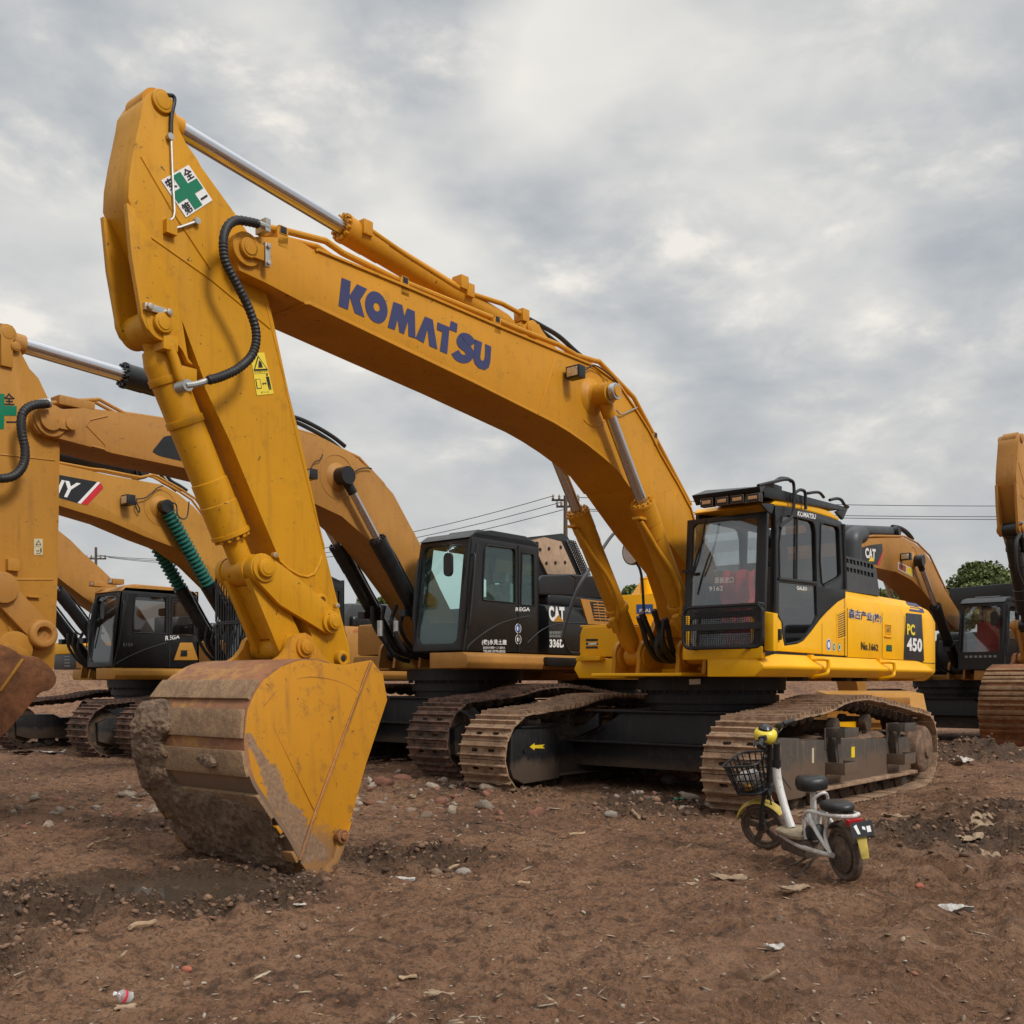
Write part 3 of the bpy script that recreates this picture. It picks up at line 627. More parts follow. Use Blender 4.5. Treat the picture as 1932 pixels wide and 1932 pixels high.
# steel pipes along the top of the boom
pp = [MF.P(q, .26) for q in c1([(1170,935),(1260,950),(1500,1010),(1600,1080),(1930,1240)]) + c4([(1130,690),(1220,730),(1500,840),(1600,900),(1720,935)]) + b1([(540,230),(830,530),(1000,850),(1200,1230),(1300,1420)])]
for dy in (0, -.10):
    m_ = MB(); m_.tube([p + Vector((0, dy, -.0 if dy == 0 else -.02)) for p in pp], .026, 10, smooth=False)
    for fr in (.26, .5): pass
    m_.build('hydraulic_pipe', 'boom_yellow', boom)
for q in c4([(590,475),(1125,700)]) + c1([(1235,960)]) + b1([(985,850)]):
    p = MF.P(q, .26); m_ = MB(); m_.box((p.x-.05, .10, p.z-.13), (p.x+.05, .30, p.z+.02), mi=0); m_.box((p.x-.035, .13, p.z-.03), (p.x+.035, .305, p.z+.035), mi=1); m_.build('pipe_clamp', ['boom_yellow', 'black_paint'], boom, bevel=.006)
# hoses arching over the boom behind the arm cylinder
for k, pts in enumerate(([(1325,690),(1400,730),(1500,790),(1600,880),(1680,945)], [(1380,745),(1450,800),(1530,860),(1610,920)])):
    m_ = MB(); m_.tube([MF.P(q, .02-.1*k) for q in c4(pts)], .024, 8); m_.build('hydraulic_hose', 'rubber', boom)
# --- stick
near = c1([(440,212),(480,150),(520,128),(570,143),(610,190),(632,270),(655,370),(690,440),(760,540),(780,580),(1000,885),(1065,985),(1145,1250),(1200,1480),(1290,1900)]) + c2([(1160,600),(1300,1240),(1400,1650),(1445,1820)]) + [(661,1249),(641,1262),(612,1250)]
left = c2([(1230,1760),(1090,1440),(1040,1310),(880,930),(760,640),(610,320)]) + c1([(790,1800),(680,1500),(560,1250),(440,960),(395,860),(357,760),(362,640),(385,500),(430,280)])
sp1 = MF.XZ(near + left, SY)
m_ = MB(); m_.prism(sp1, -SY, SY, mi=0)
tp = MF.P(c1([(550,205)])[0], SY); TPIV = Vector((tp.x, 0, tp.z))
pincap(m_, (tp.x, SY, tp.z), .078, .03); pincap(m_, (tp.x, -SY, tp.z), .078, .03, -1)
# bracket plates that carry the bucket cylinder
br = MF.XZ(c1([(345,790),(400,830),(490,1000),(610,1250),(670,1500),(700,1690),(730,1730),(700,1715),(670,1650),(640,1610),(600,1592),(560,1580),(500,1560),(455,1510),(430,1450),(425,1400),(375,1110)]), SY)
bi = MF.XZ(c1([(545,1492)]), SY)[0]
for y0, y1 in ((SY-.035, SY+.008), (-SY-.008, -SY+.035)): m_.prism(br, y0, y1)
for y0, y1 in ((SY-.05, SY+.012), (-SY-.012, -SY+.05)): m_.cyl((bi[0], y0, bi[1]), (bi[0], y1, bi[1]), .112, seg=36)
pincap(m_, (bi[0], SY+.015, bi[1]), .068, .04); pincap(m_, (bi[0], -SY-.015, bi[1]), .068, .04, -1)
lp = MF.XZ(c1([(515,1415)]), SY)[0]; m_.box((lp[0]-.10, SY+.005, lp[1]-.025), (lp[0]+.10, SY+.04, lp[1]+.025), mi=1)
for dx in (-.07, .07): m_.cyl((lp[0]+dx, SY+.03, lp[1]), (lp[0]+dx, SY+.065, lp[1]), .024, seg=6, mi=1)
# weld ribs visible on the side plate
def rib(pts, y, r=.009): m_.tube([(a, y, b_) for a, b_ in pts], r, 6, smooth=False)
rib(MF.XZ(c1([(430,520),(620,850),(830,1170)]), SY), SY); rib(MF.XZ(c1([(440,955),(830,1230),(1180,1520)]), SY), SY)
rib(MF.XZ(c2([(1045,1320),(1090,1365),(1150,1400),(1200,1412),(1240,1395),(1270,1340),(1285,1290)]), SY), SY, .012)
rib(MF.XZ(c1([(1130,1250),(1200,1560),(1290,1930)]), SY), SY-.004, .012); rib(MF.XZ(c2([(1010,0),(1150,640),(1300,1250)]), SY), SY-.004, .012)
# bosses low on the stick
for q, r_ in (((1268,1552), .055), ((1390,1885), .06)):
    p = MF.P(c2([q])[0], SY); m_.lathe((p.x, SY-.01, p.z), (p.x, SY+.05, p.z), [(0, r_*1.1), (.05, r_), (.06, r_*.9), (.06, r_*.55), (.02, r_*.5)], 24)
    m_.cyl((p.x, SY+.03, p.z), (p.x, SY+.042, p.z), r_*.5, seg=16, mi=2)
hp_ = MF.P(c2([(1350,1672)])[0], .25)
m_.cyl((hp_.x, -SY-.04, hp_.z), (hp_.x, SY+.02, hp_.z), .10, seg=30)
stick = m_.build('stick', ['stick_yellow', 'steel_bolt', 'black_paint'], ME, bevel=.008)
# boss block at the top front of the stick, thin greasing pipes
m_ = MB(); g_ = [MF.P(q, SY+.02) for q in c1([(585,165),(615,170),(625,200),(608,290),(605,420)])]; m_.tube(g_, .014, 8, mi=0)
g_ = [MF.P(q, SY+.02) for q in c1([(605,400),(612,600),(625,840),(618,875),(580,908)])]; m_.tube(g_, .009, 6, mi=1, smooth=False)
g_ = [MF.P(q, SY+.02) for q in c1([(600,945),(660,930),(745,900)])]; m_.tube(g_, .010, 6, mi=1, smooth=False)
p = MF.P(c1([(580,925)])[0], SY); m_.box((p.x-.05, SY, p.z-.06), (p.x+.03, SY+.05, p.z+.03), mi=2)
for q in ((745,900), (580,908), (600,945), (590,412)):
    p = MF.P(c1([q])[0], SY); m_.cyl((p.x, SY-.01, p.z), (p.x, SY+.035, p.z), .024, seg=8, mi=1)
m_.build('grease_line', ['rubber', 'steel_bolt', 'stick_yellow'], stick)
# safety sign
q4 = [MF.P(q, SY)+Vector((0, .005, 0)) for q in c1([(545,660),(705,570),(843,775),(690,875)])]
m_ = MB(); put_poly(m_, [(0,0),(1,0),(1,1),(0,1)], q4, 0)
e_ = Vector((0, .003, 0)); put_poly(m_, [(.36,.04),(.64,.04),(.64,.36),(.96,.36),(.96,.64),(.64,.64),(.64,.96),(.36,.96),(.36,.64),(.04,.64),(.04,.36),(.36,.36)], q4, 1, e_)
f = quadmap(q4)
for ch, (a0, b0, a1, b1_) in {'安': (.05,.69,.32,.97), '全': (.68,.69,.95,.97), '第': (.05,.03,.32,.31), '一': (.70,.14,.94,.19)}.items():
    put_text(m_, ch, [f(a0,b1_), f(a1,b1_), f(a1,b0), f(a0,b0)], .02, 2, Vector((0,.004,0)))
m_.build('safety_sign', ['decal_white', 'decal_green', 'decal_black'], stick, smooth=False)
# warning label with triangle and standing figure
q4 = [MF.P(q, SY)+Vector((0, .004, 0)) for q in c2([(868,112),(950,112),(1005,350),(908,360)])]
m_ = MB(); put_poly(m_, [(0,0),(1,0),(1,1),(0,1)], q4, 0); f = quadmap(q4)
def pl_(pts, mi=1, o=.002): put_poly(m_, pts, q4, mi, Vector((0, o, 0)))
pl_([(.02,.57),(.98,.57),(.5,.93)]); pl_([(.13,.61),(.87,.61),(.5,.88)], 0, .004); pl_([(.35,.64),(.65,.64),(.62,.76),(.5,.82),(.40,.72)], 1, .006)
pl_([(.05,.15),(.35,.15),(.35,.38),(.05,.38)]); pl_([(.09,.165),(.31,.165),(.31,.365),(.09,.365)], 0, .004)
pl_([(.42,.26),(.50,.30),(.50,.27),(.62,.27),(.62,.30),(.70,.26),(.62,.22),(.62,.25),(.50,.25),(.50,.22)])
pl_([(.76,.10),(.82,.10),(.84,.25),(.86,.10),(.92,.10),(.94,.42),(.74,.42)]); pl_(circ(.84,.465,.055,.03,14))
pl_([(.0,.50),(1,.50),(1,.505),(0,.505)])
put_text(m_, 'はね飛ばされ', [f(.05,.565), f(.95,.565), f(.95,.525), f(.05,.525)], 0, 1, Vector((0,.002,0)))
put_text(m_, '近づくな', [f(.25,.08), f(.75,.08), f(.75,.035), f(.25,.035)], 0, 1, Vector((0,.002,0)))
m_.build('warning_label', ['dial_yellow', 'decal_black'], stick, smooth=False)
# corrugated hose with metal ends from boom pipe to bucket cylinder
hz_ = c1([(1110,912),(1050,898),(980,892),(930,930),(908,1010),(920,1130),(985,1260),(1055,1400),(1098,1540),(1080,1660),(1000,1745),(900,1795),(820,1818)])
m_ = MB(); pts = [MF.P(q, .40) for q in hz_]; m_.tube(pts, .031, 12, mi=0, ridge=.07)
e0 = [MF.P(q, .40) for q in c1([(1040,897),(1110,910),(1170,935)])]; m_.tube(e0, .024, 10, mi=1)
e1_ = [MF.P(q, .38) for q in c1([(830,1815),(760,1838),(690,1850)])]; m_.tube(e1_, .022, 10, mi=1)
p = MF.P(c1([(690,1850)])[0], .36); m_.cyl(p - Vector((0,.08,0)), p + Vector((0,.03,0)), .04, seg=12, mi=1)
p = MF.P(c1([(1148,925)])[0], .38); m_.box((p.x-.022, p.y-.08, p.z-.045), (p.x+.022, p.y+.04, p.z+.045), mi=1)
m_.build('hydraulic_hose', ['rubber', 'steel_bolt'], stick)
# --- cylinders
arm = ram(ME, 'arm_cylinder', FPIV, TPIV, .0, .1, ('boom_yellow', 'chrome', 'boom_yellow')) if False else None
cc = MF.P(c1([(1600,930)])[0], 0.0); sp_frac = (cc - FPIV).length / (TPIV - FPIV).length
armc = ram(ME, 'arm_cylinder', FPIV, TPIV, sp_frac, .105, ('boom_yellow', 'chrome', 'boom_yellow'), eye=(.11, .11), rodr=.062)
m_ = MB(); m_.tube([MF.P(q, .10) for q in c4([(385,165),(420,185),(600,310),(900,500),(1010,550),(1170,600),(1290,665)])], .024, 10, smooth=False)
for q in c4([(930,485),(965,530),(370,170),(1285,675)]):
    p = MF.P(q, .08); m_.box((p.x-.05, p.y-.06, p.z-.06), (p.x+.05, p.y+.06, p.z+.06))
m_.build('supply_pipe', 'boom_yellow', armc, bevel=.008)
for sg in (1, -1):
    bc = ram(ME, 'boom_cylinder', (1.08, sg*.43, 1.67), (bx, sg*.43, bz), .615, .118, ('boom_yellow', 'chrome', 'boom_yellow'), eye=(.11, .10), rodr=.06)
    m_ = MB(); bsv = Vector((1.08, sg*.43, 1.67)); uu = (Vector((bx, sg*.43, bz)) - bsv).normalized(); nn = Vector((uu.z, 0, -uu.x))
    if nn.x < 0: nn = -nn
    def bcp(s_, n_, dy): return bsv + uu*s_ + nn*n_ + Vector((0, dy, 0))
    m_.tube([bcp(1.88,.17,.02), bcp(1.72,.16,.05), bcp(1.5,.13,.07), bcp(1.2,.10,.13), bcp(.85,.10,.13), bcp(.62,.16,.06)], .026, 10)
    m_.box(bcp(1.84,.10,-.05), bcp(1.95,.20,.06)); 
    m_.lathe(bcp(.66,0,0), bcp(.76,0,0), [(0,.13),(0,.142),(.07,.142),(.07,.13)], 28)
    m_.cyl(bcp(.62,.05,0), bcp(.62,.26,0), .035, seg=12); m_.cyl(bcp(.52,.22,.05), bcp(.70,.22,.05), .045, seg=10)
    m_.build('supply_pipe', 'boom_yellow', bc, bevel=.004)
    if sg == 1:   # bright locking ring at the rod pin
        m_ = MB(); m_.lathe((bx, .555, bz), (bx, .62, bz), [(0, .084), (.045, .086), (.06, .08), (.06, .055)], 30, mi=0); m_.cyl((bx, .60, bz), (bx, .625, bz), .055, seg=26, mi=1); m_.build('pin_ring', ['steel_bolt', 'boom_yellow'], boom)
rp = MF.P(c2([(960,1360)])[0], .25); RPIV = Vector((rp.x, 0, rp.z))
bkc = ram(ME, 'bucket_cylinder', (bi[0], 0, bi[1]), RPIV, .845, .125, ('stick_yellow', 'chrome', 'stick_yellow'), eye=(.112, .112), rodr=.068)
m_ = MB(); m_.tube([MF.P(q, .16) for q in c1([(590,1610),(625,1700),(660,1810),(685,1850)])], .034, 12)
p = MF.P(c1([(585,1610)])[0], .14); m_.box((p.x-.05, p.y-.08, p.z-.05), (p.x+.06, p.y+.05, p.z+.05))
u_ = (RPIV - Vector((bi[0], 0, bi[1]))).normalized(); b0_ = Vector((bi[0], 0, bi[1]))
for s_ in (.32, .62): m_.lathe(b0_+u_*s_, b0_+u_*(s_+.1), [(0,.126),(0,.136),(.05,.136),(.05,.126)], 30)
p = MF.P(c1([(680,1790)])[0], .14); m_.box((p.x-.07, p.y-.05, p.z-.05), (p.x+.05, p.y+.05, p.z+.05))
m_.build('supply_pipe', 'stick_yellow', bkc, bevel=.006)
# --- bucket linkage
kp = MF.P(c3([(1183,272)])[0], .31)        # bucket ear pin on the plane of the near ear
KPIV = Vector((kp.x, 0, kp.z)); SP_ = Vector((hp_.x, 0, hp_.z))
for sg in (1, -1):
    m_ = MB(); a, b_ = RPIV, SP_; d = (b_-a).normalized(); n = Vector((-d.z, 0, d.x)); mid = a.lerp(b_, .45) + n*.05
    ol = []
    for ang in range(90, 271, 20): w_ = R(ang); v = a + d*(.11*math.cos(w_)) + n*(.11*math.sin(w_)); ol.append((v.x, v.z))
    v = a.lerp(b_, .4) - n*.12; ol.append((v.x, v.z)); v = a.lerp(b_, .75) - n*.11; ol.append((v.x, v.z))
    for ang in range(-90, 91, 20): w_ = R(ang); v = b_ + d*(.10*math.cos(w_)) + n*(.10*math.sin(w_)); ol.append((v.x, v.z))
    v = a.lerp(b_, .6) + n*.13; ol.append((v.x, v.z)); v = a.lerp(b_, .35) + n*.15; ol.append((v.x, v.z))
    y0, y1 = (.172, .225) if sg == 1 else (-.225, -.172)
    m_.prism(ol, y0, y1)
    m_.cyl((a.x, sg*.12, a.z), (a.x, sg*.245, a.z), .10, seg=30); m_.cyl((b_.x, sg*.168, b_.z), (b_.x, sg*.25, b_.z), .088, seg=30)
    pincap(m_, (a.x, sg*.245, a.z), .068, .04, sg); pincap(m_, (b_.x, sg*.25, b_.z), .060, .045, sg)
    for c_ in (a - n*.13 + d*.02, b_ - n*.13 - d*.03): m_.cyl((c_.x, sg*.225, c_.z), (c_.x, sg*.265, c_.z), .022, seg=8, mi=1)
    m_.build('side_link', ['stick_yellow', 'steel_bolt'], ME, bevel=.007)
m_ = MB(); d = (KPIV - RPIV).normalized(); n = Vector((-d.z, 0, d.x)); Lk = (KPIV-RPIV).length
m_.cyl((RPIV.x, -.165, RPIV.z), (RPIV.x, .165, RPIV.z), .095, seg=28); m_.cyl((KPIV.x, -.235, KPIV.z), (KPIV.x, .235, KPIV.z), .10, seg=28)
for y in (-.135, 0, .135):
    w0, w1 = .11, .12
    ol = [RPIV+n*w0+d*.03, RPIV-n*w0+d*.03, KPIV-n*w1-d*.02, KPIV+n*w1-d*.02]
    m_.prism([(p.x, p.z) for p in ol], y-.03 if y else -.1, y+.03 if y else .1) if y else m_.prism([(p.x, p.z) for p in [RPIV+n*.06+d*.1, RPIV-n*.06+d*.1, KPIV-n*.06-d*.1, KPIV+n*.06-d*.1]], -.135, .135)
m_.build('bucket_link', 'stick_yellow', ME, bevel=.01)
# --- bucket
def bw(z): return .60 + .15*max(0.0, min(1.0, (1.35 - z)/1.3))
BO = c3([(1575,350),(1640,430),(1665,580),(1540,960),(1450,1290),(1340,1605),(1215,1597),(1170,1530),(1090,1380),(960,1180),(880,1050),(845,900),(838,780),(852,640),(890,550),(950,460),(1050,385),(1150,348),(1250,345),(1330,367),(1430,377),(1500,362)])
bo = [MF.P(q, bw) for q in BO]; bop = [(p.x, p.z) for p in bo]
bucket = MB()
for sg in (1, -1):
    bucket.prism(bop, (lambda z: bw(z)-.03) if sg == 1 else (lambda z: -bw(z)), (lambda z: bw(z)) if sg == 1 else (lambda z: -bw(z)+.03))
    # raised wear plate, edge rib and arcs on the cheek
    def onside(pts, o=.0): return [Vector((p.x, sg*(bw(p.z)+o), p.z)) for p in (MF.P(q, bw) for q in c3(pts))]
    bucket.tube(onside([(1570,360),(1500,545),(1250,1225),(1155,1510)], .002), .016, 6, smooth=False, mi=1)
    bucket.tube(onside([(1500,540),(1420,490),(1330,458),(1210,445),(1110,470),(1020,530),(945,612)], .001), .009, 6, mi=1)
    bucket.tube(onside([(945,612),(1070,870),(1240,1215)], .0), .006, 6, smooth=False, mi=1)
    lipq = onside([(1450,1285),(1425,1330),(1370,1355),(1360,1380),(1368,1400),(1345,1500),(1290,1560),(1262,1600),(1340,1605),(1400,1450)], .02)
    bucket.add(lipq + [p - Vector((0, sg*.045, 0)) for p in lipq], [tuple(range(10)), tuple(range(19, 9, -1))] + [(i, (i+1)%10, 10+(i+1)%10, 10+i) for i in range(10)], 0)
    p = onside([(1380,1365)], .02)[0]; bucket.cyl(p, p + Vector((0, sg*.04, 0)), .05, seg=16, mi=1); bucket.cyl(p, p + Vector((0, sg*.06, 0)), .028, seg=6, mi=1)
    p = onside([(1300,1585)], .02)[0]; bucket.cyl(p, p + Vector((0, sg*.04, 0)), .045, seg=16, mi=0)
bk = bucket.build('bucket', ['bucket_side', 'rust_brown'], ME, bevel=.006)
# ears
earp = c3([(1010,352),(1060,320),(1095,270),(1110,225),(1140,198),(1190,190),(1230,215),(1250,260),(1290,320),(1340,368),(1400,385),(1500,372),(1400,480),(1050,480)])
for yc in (.285, -.285):
    m_ = MB(); m_.prism([(p.x, p.z) for p in (MF.P(q, .31) for q in earp)], yc-.03, yc+.03)
    s__ = 1 if yc > 0 else -1
    m_.cyl((KPIV.x, yc-.05, KPIV.z), (KPIV.x, yc+.05, KPIV.z), .08, seg=28); pincap(m_, (KPIV.x, yc+s__*.05, KPIV.z), .055, .03, s__)
    m_.build('ear', 'bucket_side', bk, bevel=.006)
# curved back shell with wear straps
back = [bo[i] for i in (19, 18, 17, 16, 15, 14, 13, 12, 11, 10, 9, 8, 7)]
bb = spl2([(p.x, p.z) for p in back], 5)
def shell(mb, pl, thick, o, f0, f1, ny, mi, disp=None):
    """strip following the back profile between profile fractions f0..f1, offset o outward"""
    n = len(pl); i0, i1 = int(f0*(n-1)), int(f1*(n-1)); rows = []
    cx_ = sum(p[0] for p in pl)/n - .6; cz_ = sum(p[1] for p in pl)/n
    for i in range(i0, i1+1):
        a = Vector(pl[max(0, i-1)]); b_ = Vector(pl[min(n-1, i+1)]); d = (b_-a).normalized(); nn_ = Vector((d.y, -d.x))
        if nn_.dot(Vector(pl[i]) - Vector((cx_, cz_))) < 0: nn_ = -nn_
        rows.append((Vector(pl[i]), nn_))
    vs = []; k = ny + 1
    for j, (p, nn_) in enumerate(rows):
        for y in range(k):
            w_ = bw(p.y); yy = -w_ + 2*w_*y/ny; d = o + (disp(j, y) if disp else 0)
            vs.append((p.x + nn_.x*d, yy, p.y + nn_.y*d))
    base = len(vs)
    for j, (p, nn_) in enumerate(rows):
        for y in range(k):
            w_ = bw(p.y); yy = -w_ + 2*w_*y/ny; vs.append((p.x + nn_.x*(o-thick), yy, p.y + nn_.y*(o-thick)))
    fs = []
    for j in range(len(rows)-1):
        for y in range(ny):
            q = (j*k+y, j*k+y+1, (j+1)*k+y+1, (j+1)*k+y); fs.append(q); fs.append(tuple(base+t_ for t_ in q[::-1]))
    def rim(idx):
        for a, b_ in zip(idx, idx[1:]): fs.append((a, b_, base+b_, base+a))
    r_ = len(rows)-1; rim([y for y in range(k)]); rim([r_*k+y for y in range(k)]); rim([j*k for j in range(r_+1)]); rim([j*k+ny for j in range(r_+1)])
    mb.add(vs, fs, mi)
m_ = MB(); shell(m_, bb, .03, .004, 0, 1, 8, 0); m_.build('bucket_back', 'bucket_back', bk)
m_ = MB()
for f0, f1, o in ((.36,.46,.03), (.50,.60,.035), (.66,.74,.03), (.80,.87,.03)): shell(m_, bb, .028, o, f0, f1, 6, 0)
m_.build('wear_strap', 'bucket_strap', bk, bevel=.004)
m_ = MB()
for f0, f1 in ((.885,.905), (.955,.985)): shell(m_, bb, .028, .034, f0, f1, 6, 0)
for k in range(5):
    y = -.60 + .30*k; p = bo[6]; q = bo[7]; z0 = (p.z+q.z)/2
    m_.add([(p.x+.02, y-.06, z0+.22), (p.x+.02, y+.06, z0+.22), (q.x-.10, y+.06, z0+.22), (q.x-.10, y-.06, z0+.22), (p.x-.03, y-.03, z0-.14), (p.x-.03, y+.03, z0-.14), (p.x-.09, y+.03, z0-.14), (p.x-.09, y-.03, z0-.14)], [(0,1,2,3), (4,7,6,5), (0,4,5,1), (1,5,6,2), (2,6,7,3), (3,7,4,0)])
m_.build('bucket_tooth', 'bucket_side', bk, bevel=.006)
# dried and wet mud stuck on the bucket back: lumps following the shell
rs = np.random.RandomState(11)
_G = rs.rand(64, 64, 64)
def vnoise(x, y, z):
    x, y, z = np.asarray(x, float), np.asarray(y, float), np.asarray(z, float)
    xi, yi, zi = np.floor(x).astype(int), np.floor(y).astype(int), np.floor(z).astype(int)
    fx, fy, fz = x-xi, y-yi, z-zi; fx, fy, fz = [f*f*(3-2*f) for f in (fx, fy, fz)]
    def g(a, b_, c): return _G[(xi+a) & 63, (yi+b_) & 63, (zi+c) & 63]
    return (((g(0,0,0)*(1-fx)+g(1,0,0)*fx)*(1-fy) + (g(0,1,0)*(1-fx)+g(1,1,0)*fx)*fy)*(1-fz) + ((g(0,0,1)*(1-fx)+g(1,0,1)*fx)*(1-fy) + (g(0,1,1)*(1-fx)+g(1,1,1)*fx)*fy)*fz)
def fbm(x, y, z=0.0, o=5, g=0.5, l=2.03):
    s_ = 0; a = 1; t_ = 0
    x, y = np.asarray(x, float), np.asarray(y, float); z = np.asarray(z, float) + x*0
    for i in range(o):
        s_ = s_ + a*vnoise(x*l**i+i*7.3, y*l**i+i*3.1, z*l**i+i*1.7); t_ += a; a *= g
    return s_ / t_
def mud_sheet():
    pl = bb; n = len(pl); F = np.linspace(.44, 1.0, 150); ny = 190
    vs = []; keep = np.zeros((150, ny+1)); cx_ = sum(p[0] for p in pl)/n - .6; cz_ = sum(p[1] for p in pl)/n
    for j, fr in enumerate(F):
        t_ = fr*(n-1); i = min(int(t_), n-2); p = Vector(pl[i]).lerp(Vector(pl[i+1]), t_-i); d = (Vector(pl[i+1])-Vector(pl[i])).normalized(); nn_ = Vector((d.y, -d.x))
        if nn_.dot(p - Vector((cx_, cz_))) < 0: nn_ = -nn_
        w_ = bw(p.y); yy = -w_ + 2*w_*np.linspace(0, 1, ny+1)
        S = fr*3.0
        big = fbm(yy*1.8+4, yy*0+S*1.5, 2.0, 3); fine = fbm(yy*9, yy*0+S*8, 5.0, 5, .6); rid = np.abs(fbm(yy*16, yy*0+S*14, 9.0, 3)-.5)*2
        # heavy on the far upper part and along the bottom middle
        m0 = np.exp(-((yy+.55)/.42)**2 - ((fr-.57)/.09)**2)*.55 + np.exp(-((yy+.0)/.55)**2 - ((fr-.97)/.13)**2)*.50 + np.exp(-((yy-.35)/.25)**2 - ((fr-.70)/.05)**2)*.3 + np.exp(-((yy+.2)/.5)**2 - ((fr-.68)/.04)**2)*.25
        amt = m0 + (big-.5)*1.1 - .22
        keep[j] = amt
        h = np.clip(amt, 0, .5)*.13 + np.where(amt > 0, (fine-.35)*.07 + rid*.02, -.03)
        for y, hh in zip(yy, h): vs.append((p.x+nn_.x*(.028+hh), y, p.y+nn_.y*(.028+hh)))
    fs = []; k = ny+1
    for j in range(149):
        for y in range(ny):
            if max(keep[j, y], keep[j+1, y+1]) > -.02: fs.append((j*k+y, j*k+y+1, (j+1)*k+y+1, (j+1)*k+y))
    m_ = MB(); m_.add(vs, fs); return m_.build('caked_mud', 'caked_mud', bk, ang=50)
mud_sheet()
# smear of dried mud along the lower edge of the near cheek: a stain in the cheek's own material
t = MATS['bucket_side'].node_tree; bs = [n for n in t.nodes if n.type == 'BSDF_PRINCIPLED'][0]; src = bs.inputs['Base Color'].links[0].from_socket; rsrc = bs.inputs['Roughness'].links[0].from_socket
co = t.nodes.new('ShaderNodeTexCoord').outputs['Object']; sp = t.nodes.new('ShaderNodeSeparateXYZ'); t.links.new(co, sp.inputs[0])
fac = None
for qa, qb, wd in (((862,800),(985,1010),.045), ((985,1010),(1080,1240),.085), ((1080,1240),(1220,1440),.10), ((1200,1380),(1290,1470),.07)):
    A_ = MF.P(c3([qa])[0], bw); B_ = MF.P(c3([qb])[0], bw); d = Vector((B_.x-A_.x, B_.z-A_.z)); Ls = d.length; d /= Ls
    dx_ = mth(t, 'SUBTRACT', sp.outputs[0], A_.x); dz_ = mth(t, 'SUBTRACT', sp.outputs[2], A_.z)
    al = mth(t, 'ADD', mth(t, 'MULTIPLY', dx_, d.x), mth(t, 'MULTIPLY', dz_, d.y)); ac = mth(t, 'SUBTRACT', al, mth(t, 'MINIMUM', mth(t, 'MAXIMUM', al, 0.0), Ls))
    pe = mth(t, 'ADD', mth(t, 'MULTIPLY', dx_, d.y), mth(t, 'MULTIPLY', dz_, -d.x)); ds_ = mth(t, 'SQRT', mth(t, 'ADD', mth(t, 'MULTIPLY', ac, ac), mth(t, 'MULTIPLY', pe, pe)))
    f_ = mth(t, 'SUBTRACT', 1.0, mth(t, 'DIVIDE', ds_, wd)); fac = f_ if fac is None else mth(t, 'MAXIMUM', fac, f_)
nz_ = noise(t, co, 9, 8, 0.72, 0.4); nf_ = noise(t, co, 40, 5, 0.7)
fm = ramp(t, mth(t, 'ADD', fac, mth(t, 'MULTIPLY', mth(t, 'SUBTRACT', nz_, 0.5), 2.2)), [(0.0, 0.0), (0.10, 0.55), (0.32, 0.95)])
mc_ = mixc(t, ramp(t, nf_, [(0.35, 0.0), (0.65, 1.0)]), (0.17, 0.105, 0.066), (0.30, 0.195, 0.125))
t.links.new(mixc(t, fm, src, mc_), bs.inputs['Base Color']); t.links.new(mth(t, 'ADD', rsrc, mth(t, 'MULTIPLY', fm, 0.4), clamp=True), bs.inputs['Roughness'])

undercarriage(ME, near_detail=True)
near_frame = [o for o in scene.objects if o.name == 'track_frame'][0]; near_track = near_frame.parent
near_frame.data.materials[0] = MATS['frame_muddy']
YN = 1.65
m_ = MB(); vs = []; nx_, ny_ = 120, 14
for i in range(nx_+1):
    for j in range(ny_+1):
        x = -1.75+3.2*i/nx_; y = YN-.20+.44*j/ny_; e_ = min(1, min(j, ny_-j)/2.5)*min(1, min(i, nx_-i)/3)
        vs.append((x, y, .70 - max(0, (.3-x))*.012*0 + e_*(.02+.10*float(fbm(x*6, y*6, 3, 4))*max(.1, float(fbm(x*1.7+4, y*2, 8, 2))*1.3-.1)) + (.08 if x > 1.52 else 0)*e_))
m_.add(vs, [(i*(ny_+1)+j, (i+1)*(ny_+1)+j, (i+1)*(ny_+1)+j+1, i*(ny_+1)+j+1) for i in range(nx_) for j in range(ny_)]); m_.build('settled_mud', 'drive_mud', near_track, ang=60)
m_ = MB()   # flared front guard of the near frame and lower rail
m_.prism([(2.02,.16), (2.22,.30), (2.22,.72), (2.05,.80), (1.62,.78), (1.52,.70), (1.52,.16)], YN-.26, YN+.27); m_.prism([(1.52,.16),(1.52,.75),(-1.75,.66),(-1.75,.24)], YN+.15, YN+.245)
m_.build('side_guard', 'frame_muddy', near_track, bevel=.02)
m_ = MB(); m_.box((-1.75, YN+.22, .20), (1.35, YN+.34, .24)); m_.build('guard_rail', 'track_mud', near_track, bevel=.006)
for xs in (.72, -1.12):     # box steps
    m_ = MB(); y0 = YN+.24
    m_.plate([(xs-.22, .63), (xs+.22, .63), (xs+.22, .86), (xs-.22, .86)], [], y0, y0+.012)
    for z0, dz in ((.76, .10), (.36, .13)):
        m_.box((xs-.20, y0, z0), (xs-.188, y0+.22, z0+dz)); m_.box((xs+.188, y0, z0), (xs+.20, y0+.22, z0+dz)); m_.box((xs-.20, y0+.208, z0), (xs+.20, y0+.22, z0+dz)); m_.box((xs-.20, y0, z0), (xs+.20, y0+.014, z0+dz))
    m_.prism([(xs-.16,.40),(xs+.06,.40),(xs+.16,.80),(xs-.06,.80)], y0+.0, y0+.06); m_.prism([(xs+.0,.47),(xs+.12,.47),(xs+.19,.80),(xs+.10,.80)], y0+.12, y0+.13)
    m_.build('step', 'frame_muddy', near_track, bevel=.004)
m_ = MB(); m_.box((1.22, YN+.246, .50), (1.27, YN+.25, .66)); m_.build('plate', 'decal_cream', near_track)
